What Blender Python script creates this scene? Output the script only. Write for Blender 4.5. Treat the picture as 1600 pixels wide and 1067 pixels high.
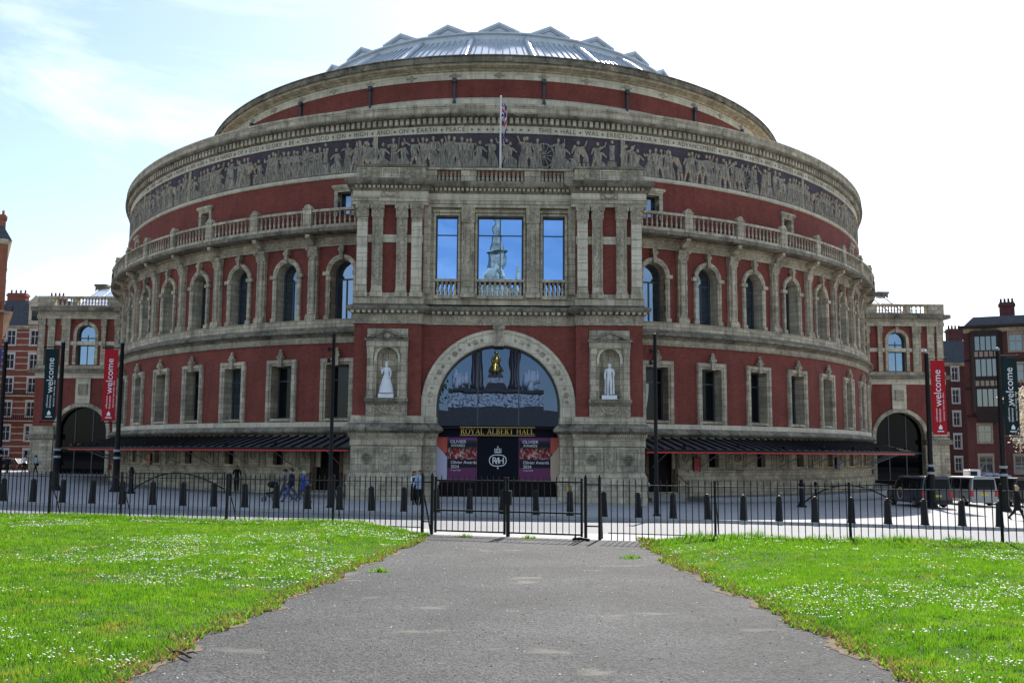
import bpy, bmesh, math, random
import numpy as np
from mathutils import Vector, Matrix
from mathutils.geometry import tessellate_polygon
random.seed(7); rng = np.random.default_rng(7)
for o in list(bpy.data.objects): bpy.data.objects.remove(o)
SC = bpy.context.scene
COL = SC.collection
R = math.radians
PI = math.pi

# ------------------------------------------------------------------ camera
CX, CY, CZ = -.504, -105.339, 2.85
YAW, PITCH, ROLL, FPX = .022, .112, .006, 1550.4
def cam_axes():
    cy, sy, cp, sp = math.cos(YAW), math.sin(YAW), math.cos(PITCH), math.sin(PITCH)
    r0 = Vector((cy, -sy, 0)); f0 = Vector((sy, cy, 0))
    fwd = f0*cp + Vector((0, 0, 1))*sp
    up0 = -f0*sp + Vector((0, 0, 1))*cp
    c, s = math.cos(ROLL), math.sin(ROLL)
    return r0*c + up0*s, -r0*s + up0*c, fwd
AXR, AXU, AXF = cam_axes()
cam_d = bpy.data.cameras.new('camera'); cam = bpy.data.objects.new('camera', cam_d); COL.objects.link(cam)
cam_d.sensor_fit = 'HORIZONTAL'; cam_d.sensor_width = 36; cam_d.lens = FPX/1600*36
cam_d.clip_start = .1; cam_d.clip_end = 6000
cam.matrix_world = Matrix((( AXR.x, AXU.x, -AXF.x, CX), (AXR.y, AXU.y, -AXF.y, CY), (AXR.z, AXU.z, -AXF.z, CZ), (0, 0, 0, 1)))
SC.camera = cam
def pix_dir(px, py):
    return AXF + AXR*((px-800)/FPX) - AXU*((py-533.5)/FPX)
def at_y(px, py, Y):                       # pixel -> point on the plane y = Y
    d = pix_dir(px, py); k = (Y-CY)/d.y
    return Vector((CX+d.x*k, Y, CZ+d.z*k))
def at_z(px, py, Z):
    d = pix_dir(px, py); k = (Z-CZ)/d.z
    return Vector((CX+d.x*k, CY+d.y*k, Z))

# ------------------------------------------------------------------ light
SUN_EL, SUN_AZ = R(40.5), R(15)           # sun stands behind the hall, a little to its right
SC.view_settings.view_transform = 'Standard'; SC.view_settings.look = 'None'
SC.view_settings.exposure = 0.8; SC.view_settings.gamma = 1.0
SC.render.engine = 'CYCLES'
w = bpy.data.worlds.new('World'); SC.world = w; w.use_nodes = True
nt = w.node_tree; nt.nodes.clear()
def N(nt, typ, **kw):
    n = nt.nodes.new(typ)
    for k, v in kw.items(): setattr(n, k, v)
    return n
out = N(nt, 'ShaderNodeOutputWorld'); bg = N(nt, 'ShaderNodeBackground')
sky = N(nt, 'ShaderNodeTexSky', sky_type='NISHITA'); sky.sun_disc = False
sky.sun_elevation = SUN_EL; sky.sun_rotation = SUN_AZ
sky.air_density = 1.0; sky.dust_density = .7; sky.ozone_density = 1.2
tc = N(nt, 'ShaderNodeTexCoord'); mp = N(nt, 'ShaderNodeMapping'); mp.inputs['Scale'].default_value = (1.0, 1.6, 3.2); mp.inputs['Rotation'].default_value = (.3, .2, .6)
nz = N(nt, 'ShaderNodeTexNoise'); nz.inputs['Scale'].default_value = 1.9; nz.inputs['Detail'].default_value = 9; nz.inputs['Roughness'].default_value = .62; nz.inputs['Distortion'].default_value = .7
rp = N(nt, 'ShaderNodeValToRGB'); rp.color_ramp.elements[0].position = .47; rp.color_ramp.elements[1].position = .80
rp.color_ramp.elements[0].color = (0, 0, 0, 1); rp.color_ramp.elements[1].color = (1, 1, 1, 1)
mx = N(nt, 'ShaderNodeMixRGB'); mx.inputs['Color2'].default_value = (9.6, 9.9, 10.3, 1)
mulc = N(nt, 'ShaderNodeMath', operation='MULTIPLY'); mulc.inputs[1].default_value = .65
nt.links.new(tc.outputs['Generated'], mp.inputs['Vector']); nt.links.new(mp.outputs['Vector'], nz.inputs['Vector'])
nt.links.new(nz.outputs['Fac'], rp.inputs['Fac']); nt.links.new(rp.outputs['Color'], mulc.inputs[0]); nt.links.new(mulc.outputs[0], mx.inputs['Fac'])
nt.links.new(sky.outputs['Color'], mx.inputs['Color1']); nt.links.new(mx.outputs['Color'], bg.inputs['Color'])
bg.inputs['Strength'].default_value = .115
nt.links.new(bg.outputs['Background'], out.inputs['Surface'])
sl = bpy.data.lights.new('sun', 'SUN'); sl.energy = 4.7; sl.angle = R(.55); sl.color = (1, .955, .88)
so = bpy.data.objects.new('sun', sl); COL.objects.link(so)
sdir = Vector((math.sin(SUN_AZ)*math.cos(SUN_EL), math.cos(SUN_AZ)*math.cos(SUN_EL), math.sin(SUN_EL)))
so.rotation_euler = sdir.to_track_quat('Z', 'Y').to_euler(); so.location = sdir*150

# ------------------------------------------------------------------ materials
MAT = {}
def newmat(name):
    m = bpy.data.materials.new(name); m.use_nodes = True
    MAT[name] = m
    return m, m.node_tree, m.node_tree.nodes['Principled BSDF']
def plain(name, col, rough=.6, metal=0, spec=.5, var=.0, scale=8, emit=None):
    m, t, b = newmat(name)
    b.inputs['Base Color'].default_value = (*col, 1); b.inputs['Roughness'].default_value = rough
    b.inputs['Metallic'].default_value = metal; b.inputs['Specular IOR Level'].default_value = spec
    if var:
        c = N(t, 'ShaderNodeTexCoord'); n = N(t, 'ShaderNodeTexNoise'); n.inputs['Scale'].default_value = scale; n.inputs['Detail'].default_value = 6
        mr = N(t, 'ShaderNodeMapRange'); mr.inputs['From Min'].default_value = .3; mr.inputs['From Max'].default_value = .7
        mr.inputs['To Min'].default_value = 1-var; mr.inputs['To Max'].default_value = 1+var
        mm = N(t, 'ShaderNodeMixRGB', blend_type='MULTIPLY'); mm.inputs['Fac'].default_value = 1; mm.inputs['Color1'].default_value = (*col, 1)
        t.links.new(c.outputs['Object'], n.inputs['Vector']); t.links.new(n.outputs['Fac'], mr.inputs['Value'])
        t.links.new(mr.outputs['Result'], mm.inputs['Color2']); t.links.new(mm.outputs['Color'], b.inputs['Base Color'])
    return m
def masonry(name, c1, c2, cm, bw, rh, mortar, stain=.0, streak=.0, carve=0., bumpd=.01, mottle=.12, rough=.85, drape=False):
    """blocks in UV metres, with stains, streaks and grain"""
    m, t, b = newmat(name); L = t.links.new
    b.inputs['Roughness'].default_value = rough; b.inputs['Specular IOR Level'].default_value = .25
    uv = N(t, 'ShaderNodeUVMap'); uv.uv_map = 'UVMap'
    br = N(t, 'ShaderNodeTexBrick'); br.inputs['Scale'].default_value = 1
    br.inputs['Color1'].default_value = (*c1, 1); br.inputs['Color2'].default_value = (*c2, 1); br.inputs['Mortar'].default_value = (*cm, 1)
    br.inputs['Brick Width'].default_value = bw; br.inputs['Row Height'].default_value = rh; br.inputs['Mortar Size'].default_value = mortar; br.inputs['Mortar Smooth'].default_value = .3
    L(uv.outputs['UV'], br.inputs['Vector'])
    geo = N(t, 'ShaderNodeNewGeometry')
    def noise(scale, det=6, vec=None, rgh=.6):
        n = N(t, 'ShaderNodeTexNoise'); n.inputs['Scale'].default_value = scale; n.inputs['Detail'].default_value = det; n.inputs['Roughness'].default_value = rgh
        L(vec or geo.outputs['Position'], n.inputs['Vector']); return n
    def rng_(n, a, b_, c, d):
        r = N(t, 'ShaderNodeMapRange'); L(n, r.inputs['Value'])
        for k, v in zip(('From Min', 'From Max', 'To Min', 'To Max'), (a, b_, c, d)): r.inputs[k].default_value = v
        return r.outputs['Result']
    def mult(col, fac):
        q = N(t, 'ShaderNodeMixRGB', blend_type='MULTIPLY'); q.inputs['Fac'].default_value = 1
        L(col, q.inputs['Color1']); L(fac, q.inputs['Color2']); return q.outputs['Color']
    col = br.outputs['Color']
    col = mult(col, rng_(noise(.55, 5).outputs['Fac'], .3, .7, 1-mottle, 1+mottle))
    col = mult(col, rng_(noise(9, 4).outputs['Fac'], .3, .7, 1-mottle*.9, 1+mottle*.7))
    if streak:
        mpn = N(t, 'ShaderNodeMapping'); mpn.inputs['Scale'].default_value = (2.6, 2.6, .22); L(geo.outputs['Position'], mpn.inputs['Vector'])
        col = mult(col, rng_(noise(1, 6, mpn.outputs['Vector'], .7).outputs['Fac'], .46, .72, 1, 1-streak))
    if stain:
        col = mult(col, rng_(noise(1.3, 9, None, .72).outputs['Fac'], .5, .68, 1, 1-stain))
    if carve:
        v = N(t, 'ShaderNodeTexNoise'); v.inputs['Scale'].default_value = 6.0; v.inputs['Detail'].default_value = 2; v.inputs['Roughness'].default_value = .55; v.inputs['Distortion'].default_value = 2.2 if not drape else .8
        dm = N(t, 'ShaderNodeMapping'); dm.inputs['Scale'].default_value = (1, 1, 1) if not drape else (2.2, 2.2, .35); L(geo.outputs['Position'], dm.inputs['Vector']); L(dm.outputs['Vector'], v.inputs['Vector'])
        col = mult(col, rng_(v.outputs['Fac'], .38, .62, 1.1, 1-carve))  # relief shading put into the colour: hollows and folds are darker
    L(col, b.inputs['Base Color'])
    bp = N(t, 'ShaderNodeBump'); bp.inputs['Distance'].default_value = bumpd; bp.inputs['Strength'].default_value = .8
    ad = N(t, 'ShaderNodeMath', operation='MULTIPLY_ADD'); L(noise(22, 5).outputs['Fac'], ad.inputs[0]); ad.inputs[1].default_value = .5
    inv = N(t, 'ShaderNodeMath', operation='SUBTRACT'); inv.inputs[0].default_value = 1; L(br.outputs['Fac'], inv.inputs[1]); L(inv.outputs[0], ad.inputs[2])
    hh = ad.outputs[0]
    if carve:
        a2 = N(t, 'ShaderNodeMath', operation='MULTIPLY_ADD'); L(v.outputs['Fac'], a2.inputs[0]); a2.inputs[1].default_value = -2.0; L(hh, a2.inputs[2]); hh = a2.outputs[0]
        bp.inputs['Distance'].default_value = .04
    L(hh, bp.inputs['Height']); L(bp.outputs['Normal'], b.inputs['Normal'])
    return m
BRICK = masonry('red_brick', (.285, .063, .043), (.205, .044, .032), (.19, .085, .068), .225, .075, .010, stain=.16, streak=.20, bumpd=.006, mottle=.16)
STONE = masonry('buff_terracotta', (.66, .56, .40), (.43, .365, .265), (.19, .165, .13), .72, .36, .013, stain=.46, streak=.50, mottle=.14)
STONEC = masonry('carved_terracotta', (.62, .525, .375), (.49, .415, .30), (.24, .205, .16), .9, 5., .004, stain=.36, streak=.40, carve=.42, mottle=.15)
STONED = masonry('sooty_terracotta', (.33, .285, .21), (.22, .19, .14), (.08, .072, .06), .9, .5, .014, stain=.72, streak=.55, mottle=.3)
STONEP = masonry('pale_terracotta', (.75, .66, .495), (.61, .535, .40), (.34, .3, .235), .95, .62, .012, stain=.24, streak=.26, mottle=.10)
MOSAIC = masonry('dark_mosaic', (.105, .085, .105), (.082, .068, .083), (.055, .046, .056), .06, .06, .006, mottle=.3, bumpd=.003)
FIGURE = masonry('buff_mosaic', (.64, .56, .44), (.55, .48, .38), (.36, .31, .25), .05, .05, .006, carve=.55, mottle=.14, bumpd=.004, drape=True)
FIGURE2 = masonry('warm_mosaic', (.74, .57, .40), (.66, .50, .36), (.42, .33, .24), .05, .05, .006, carve=.25, mottle=.14, bumpd=.004, drape=True)
def glassmat(name, tint, refl, base, rough=.015, wav=.0, spec=.2):
    m, t, b = newmat(name); L = t.links.new
    b.inputs['Base Color'].default_value = (*base, 1); b.inputs['Roughness'].default_value = .2; b.inputs['Specular IOR Level'].default_value = spec
    g = N(t, 'ShaderNodeBsdfGlossy'); g.inputs['Color'].default_value = (*tint, 1); g.inputs['Roughness'].default_value = rough
    mxs = N(t, 'ShaderNodeMixShader'); mxs.inputs['Fac'].default_value = refl
    o = t.nodes['Material Output']
    L(b.outputs['BSDF'], mxs.inputs[1]); L(g.outputs['BSDF'], mxs.inputs[2]); L(mxs.outputs['Shader'], o.inputs['Surface'])
    if wav:
        geo = N(t, 'ShaderNodeNewGeometry'); n = N(t, 'ShaderNodeTexNoise'); n.inputs['Scale'].default_value = .8; n.inputs['Detail'].default_value = 1
        bp = N(t, 'ShaderNodeBump'); bp.inputs['Distance'].default_value = wav; L(geo.outputs['Position'], n.inputs['Vector']); L(n.outputs['Fac'], bp.inputs['Height'])
        L(bp.outputs['Normal'], g.inputs['Normal'])
    return m
GL_PORCH = glassmat('porch_glass', (.20, .37, .68), .80, (.02, .022, .025), .0, .0035)
GL_ARCH = glassmat('arch_glass', (.062, .095, .165), .74, (.012, .014, .018), .0, .0015)
GL_DRUM = glassmat('drum_glass', (.34, .48, .70), .42, (.018, .02, .022), .01, .004)
GL_DARK = glassmat('dark_glass', (.5, .55, .6), .03, (.008, .009, .010), .02, 0, .04)
GL_BLACK = glassmat('portal_glass', (.3, .33, .36), .025, (.004, .004, .005), .02, 0, 0)
GL_DOME = glassmat('dome_glass', (.92, .95, .98), .5, (.62, .66, .69), .12)
GL_FAR = glassmat('far_glass', (.5, .56, .62), .2, (.03, .033, .036), .02)
plain('frame_metal', (.055, .065, .07), .45); plain('black_iron', (.007, .007, .008), .5, 0, .22, .2, 14)
plain('bollard_iron', (.006, .0065, .008), .5, 0, .25, .15, 9); plain('dome_metal', (.62, .65, .68), .42, .2, .5, .08, 2)
plain('lead', (.30, .32, .35), .55, .3, .5, .15, 3); plain('white_paint', (.78, .78, .76), .5); plain('curtain', (.62, .60, .55), .9, 0, .1, .12, 6)
plain('canopy_metal', (.085, .085, .095), .5, .2, .4, .15, 5); plain('canopy_seam', (.008, .008, .01), .5, 0, .2); plain('fascia_red', (.60, .015, .018), .5); plain('lamp_brass', (.6, .4, .12), .35, .8)
plain('marble', (.80, .80, .79), .5, 0, .4, .07, 7); plain('gold', (.85, .55, .12), .28, 1, .5); plain('gold_letter', (.72, .52, .15), .42, .25)
plain('navy_panel', (.007, .008, .014), .5, 0, .08); plain('print_white', (.8, .8, .8), .6); plain('downpipe', (.035, .055, .06), .5)
plain('door_dark', (.012, .009, .008), .5, 0, .08); plain('door_timber', (.10, .045, .02), .5); plain('interior', (.012, .012, .012), .9)
plain('letter_dark', (.11, .095, .075), .8); plain('granite', (.09, .085, .08), .6, 0, .4, .25, 2); plain('granite_red', (.06, .04, .04), .4, 0, .5, .2, 5)
plain('bronze', (.05, .055, .045), .4, .6); plain('gable_mosaic', (.36, .33, .25), .5, .1, .5, .6, 1.2); plain('tyre', (.012, .012, .012), .8); plain('rim', (.35, .36, .37), .35, .9); plain('plate_yellow', (.75, .55, .04), .5)
plain('rear_lamp', (.5, .01, .01), .25); plain('head_lamp', (.75, .77, .8), .15, .2); plain('chrome', (.6, .6, .62), .2, .9); plain('rubber', (.02, .02, .02), .7)
plain('yellow_plastic', (.8, .5, .02), .5); plain('step_stone', (.36, .35, .33), .8, 0, .3, .15, 6); plain('board_red', (.42, .02, .02), .5); plain('board_blue', (.02, .05, .16), .5); plain('board_orange', (.6, .18, .03), .5)
plain('bark', (.07, .055, .04), .9, 0, .2, .3, 6)
def carpaint(name, col, rough=.22, metal=.0):
    m, t, b = newmat(name); b.inputs['Base Color'].default_value = (*col, 1); b.inputs['Roughness'].default_value = rough
    b.inputs['Metallic'].default_value = metal; b.inputs['Coat Weight'].default_value = .6; b.inputs['Coat Roughness'].default_value = .06
carpaint('paint_navy', (.012, .022, .05)); carpaint('paint_silver', (.27, .28, .295), .35, .5); carpaint('paint_black', (.010, .010, .011)); carpaint('paint_white', (.72, .72, .70), .3)
def leafmat(name, col, trans, tcol, var=.3, scale=1.2):
    m, t, b = newmat(name); L = t.links.new
    geo = N(t, 'ShaderNodeNewGeometry'); n = N(t, 'ShaderNodeTexNoise'); n.inputs['Scale'].default_value = scale; n.inputs['Detail'].default_value = 7; n.inputs['Roughness'].default_value = .7
    L(geo.outputs['Position'], n.inputs['Vector'])
    def ramp(c):
        r = N(t, 'ShaderNodeValToRGB'); L(n.outputs['Fac'], r.inputs['Fac'])
        r.color_ramp.elements[0].position = .32; r.color_ramp.elements[1].position = .70
        r.color_ramp.elements[0].color = (c[0]*(1-var), c[1]*(1-var*.8), c[2]*(1-var), 1); r.color_ramp.elements[1].color = (min(1, c[0]*(1+var*1.4)), min(1, c[1]*(1+var*.7)), c[2]*(1+var*.4), 1)
        return r.outputs['Color']
    L(ramp(col), b.inputs['Base Color']); b.inputs['Roughness'].default_value = .55; b.inputs['Specular IOR Level'].default_value = .25
    tr = N(t, 'ShaderNodeBsdfTranslucent'); L(ramp(tcol), tr.inputs['Color'])
    mxs = N(t, 'ShaderNodeMixShader'); mxs.inputs['Fac'].default_value = trans
    L(b.outputs['BSDF'], mxs.inputs[1]); L(tr.outputs['BSDF'], mxs.inputs[2]); L(mxs.outputs['Shader'], t.nodes['Material Output'].inputs['Surface'])
    return m
def grassmat():
    m, t, b = newmat('grass_blade'); L = t.links.new; geo = N(t, 'ShaderNodeNewGeometry')
    def nz_(sc, det, lo, hi, off=0):
        n = N(t, 'ShaderNodeTexNoise'); n.inputs['Scale'].default_value = sc; n.inputs['Detail'].default_value = det; n.inputs['Roughness'].default_value = .65
        mp_ = N(t, 'ShaderNodeMapping'); mp_.inputs['Location'].default_value = (off, off*2, 0); L(geo.outputs['Position'], mp_.inputs['Vector']); L(mp_.outputs['Vector'], n.inputs['Vector'])
        r = N(t, 'ShaderNodeMapRange'); L(n.outputs['Fac'], r.inputs['Value']); r.inputs['From Min'].default_value = lo; r.inputs['From Max'].default_value = hi; return r.outputs['Result']
    def mixc(f, a, c):
        q = N(t, 'ShaderNodeMixRGB'); L(f, q.inputs['Fac'])
        for sock, v in (('Color1', a), ('Color2', c)):
            if isinstance(v, tuple): q.inputs[sock].default_value = (*v, 1)
            else: L(v, q.inputs[sock])
        return q.outputs['Color']
    patch, clump, dry = nz_(.8, 5, .35, .68), nz_(3.2, 6, .38, .66, 5), nz_(1.5, 7, .57, .72, 11)
    def tone(dark, mid, lite, yel): return mixc(dry, mixc(clump, mixc(patch, dark, mid), lite), yel)
    L(tone((.045, .105, .013), (.085, .165, .017), (.12, .20, .022), (.22, .20, .04)), b.inputs['Base Color']); b.inputs['Roughness'].default_value = .55; b.inputs['Specular IOR Level'].default_value = .25
    tr = N(t, 'ShaderNodeBsdfTranslucent'); L(tone((.09, .27, .012), (.17, .42, .015), (.26, .50, .02), (.42, .42, .05)), tr.inputs['Color'])
    mxs = N(t, 'ShaderNodeMixShader'); mxs.inputs['Fac'].default_value = .5
    L(b.outputs['BSDF'], mxs.inputs[1]); L(tr.outputs['BSDF'], mxs.inputs[2]); L(mxs.outputs['Shader'], t.nodes['Material Output'].inputs['Surface'])
grassmat()
leafmat('grass_dry', (.28, .20, .08), .3, (.35, .26, .09), .3, 6)
leafmat('daisy', (.82, .82, .78), .3, (.8, .8, .72), .04)
leafmat('tree_leaf', (.05, .10, .022), .35, (.12, .24, .03), .3, .5)
leafmat('blossom', (.66, .60, .50), .35, (.7, .62, .5), .15, 2)
def groundmat(name, col, agg, scale, var=.12, patch=None, bump=.004, rough=.9, joints=None):
    m, t, b = newmat(name); L = t.links.new
    geo = N(t, 'ShaderNodeNewGeometry'); b.inputs['Roughness'].default_value = rough; b.inputs['Specular IOR Level'].default_value = .3
    v = N(t, 'ShaderNodeTexVoronoi'); v.inputs['Scale'].default_value = scale; L(geo.outputs['Position'], v.inputs['Vector'])
    n = N(t, 'ShaderNodeTexNoise'); n.inputs['Scale'].default_value = .7; n.inputs['Detail'].default_value = 8; n.inputs['Roughness'].default_value = .65; L(geo.outputs['Position'], n.inputs['Vector'])
    r = N(t, 'ShaderNodeMapRange'); L(n.outputs['Fac'], r.inputs['Value']); r.inputs['From Min'].default_value = .3; r.inputs['From Max'].default_value = .7; r.inputs['To Min'].default_value = 1-var; r.inputs['To Max'].default_value = 1+var
    hs = N(t, 'ShaderNodeSeparateColor'); L(v.outputs['Color'], hs.inputs['Color'])
    r2 = N(t, 'ShaderNodeMapRange'); L(hs.outputs['Red'], r2.inputs['Value']); r2.inputs['To Min'].default_value = 1-agg; r2.inputs['To Max'].default_value = 1+agg*1.15
    mu = N(t, 'ShaderNodeMath', operation='MULTIPLY'); L(r.outputs['Result'], mu.inputs[0]); L(r2.outputs['Result'], mu.inputs[1])
    q = N(t, 'ShaderNodeMixRGB', blend_type='MULTIPLY'); q.inputs['Fac'].default_value = 1; q.inputs['Color1'].default_value = (*col, 1); L(mu.outputs[0], q.inputs['Color2'])
    c = q.outputs['Color']
    if patch:
        n2 = N(t, 'ShaderNodeTexNoise'); n2.inputs['Scale'].default_value = 1.1; n2.inputs['Detail'].default_value = 5
        mpn = N(t, 'ShaderNodeMapping'); mpn.inputs['Scale'].default_value = (1, 1.9, 1); mpn.inputs['Location'].default_value = (3.1, 7.7, 0); L(geo.outputs['Position'], mpn.inputs['Vector']); L(mpn.outputs['Vector'], n2.inputs['Vector'])
        r3 = N(t, 'ShaderNodeMapRange'); L(n2.outputs['Fac'], r3.inputs['Value']); r3.inputs['From Min'].default_value = .63; r3.inputs['From Max'].default_value = .70
        q2 = N(t, 'ShaderNodeMixRGB'); L(r3.outputs['Result'], q2.inputs['Fac']); L(c, q2.inputs['Color1']); q2.inputs['Color2'].default_value = (*patch, 1); c = q2.outputs['Color']
    if joints:
        br = N(t, 'ShaderNodeTexBrick'); br.inputs['Scale'].default_value = 1; br.inputs['Brick Width'].default_value = joints[0]; br.inputs['Row Height'].default_value = joints[1]; br.inputs['Mortar Size'].default_value = .012
        br.inputs['Color1'].default_value = (1, 1, 1, 1); br.inputs['Color2'].default_value = (.86, .86, .87, 1); br.inputs['Mortar'].default_value = (.55, .55, .55, 1)
        L(geo.outputs['Position'], br.inputs['Vector'])
        q3 = N(t, 'ShaderNodeMixRGB', blend_type='MULTIPLY'); q3.inputs['Fac'].default_value = 1; L(c, q3.inputs['Color1']); L(br.outputs['Color'], q3.inputs['Color2']); c = q3.outputs['Color']
    L(c, b.inputs['Base Color'])
    bp = N(t, 'ShaderNodeBump'); bp.inputs['Distance'].default_value = bump; L(v.outputs['Distance'], bp.inputs['Height']); L(bp.outputs['Normal'], b.inputs['Normal'])
    return m
groundmat('path_asphalt', (.054, .0535, .053), .70, 52, .24, (.13, .12, .10), .008, .86)
def path_detail():
    m = MAT['path_asphalt']; t = m.node_tree; b = t.nodes['Principled BSDF']; L = t.links.new; src = b.inputs['Base Color'].links[0].from_socket
    geo = N(t, 'ShaderNodeNewGeometry')
    n = N(t, 'ShaderNodeTexNoise'); n.inputs['Scale'].default_value = .32; n.inputs['Detail'].default_value = 7; n.inputs['Roughness'].default_value = .6; L(geo.outputs['Position'], n.inputs['Vector'])
    r = N(t, 'ShaderNodeMapRange'); L(n.outputs['Fac'], r.inputs['Value']); r.inputs['From Min'].default_value = .38; r.inputs['From Max'].default_value = .64; r.inputs['To Min'].default_value = .76; r.inputs['To Max'].default_value = 1.24
    q = N(t, 'ShaderNodeMixRGB', blend_type='MULTIPLY'); q.inputs['Fac'].default_value = 1; L(src, q.inputs['Color1']); L(r.outputs['Result'], q.inputs['Color2'])
    # hairline cracks: edges of large distorted cells
    n2 = N(t, 'ShaderNodeTexNoise'); n2.inputs['Scale'].default_value = 1.4; n2.inputs['Detail'].default_value = 6; L(geo.outputs['Position'], n2.inputs['Vector'])
    ad = N(t, 'ShaderNodeMixRGB', blend_type='ADD'); ad.inputs['Fac'].default_value = .9; L(geo.outputs['Position'], ad.inputs['Color1']); L(n2.outputs['Color'], ad.inputs['Color2'])
    v = N(t, 'ShaderNodeTexVoronoi', feature='DISTANCE_TO_EDGE'); v.inputs['Scale'].default_value = .28; L(ad.outputs['Color'], v.inputs['Vector'])
    r2 = N(t, 'ShaderNodeMapRange'); L(v.outputs['Distance'], r2.inputs['Value']); r2.inputs['From Min'].default_value = .0; r2.inputs['From Max'].default_value = .006; r2.inputs['To Min'].default_value = .55; r2.inputs['To Max'].default_value = 1
    q2 = N(t, 'ShaderNodeMixRGB', blend_type='MULTIPLY'); q2.inputs['Fac'].default_value = 1; L(q.outputs['Color'], q2.inputs['Color1']); L(r2.outputs['Result'], q2.inputs['Color2']); L(q2.outputs['Color'], b.inputs['Base Color'])
path_detail()
groundmat('road_asphalt', (.16, .163, .172), .25, 60, .10, None, .003, .75)
groundmat('paving', (.36, .355, .345), .12, 30, .10, None, .002, .8, (.9, .6))
groundmat('kerb_granite', (.40, .39, .37), .2, 60, .1)
groundmat('earth', (.06, .05, .03), .3, 30, .2)
groundmat('lawn_soil', (.022, .038, .009), .4, 30, .25)
plain('bare_soil', (.17, .135, .09), .95, 0, .1, .3, 14)

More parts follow.
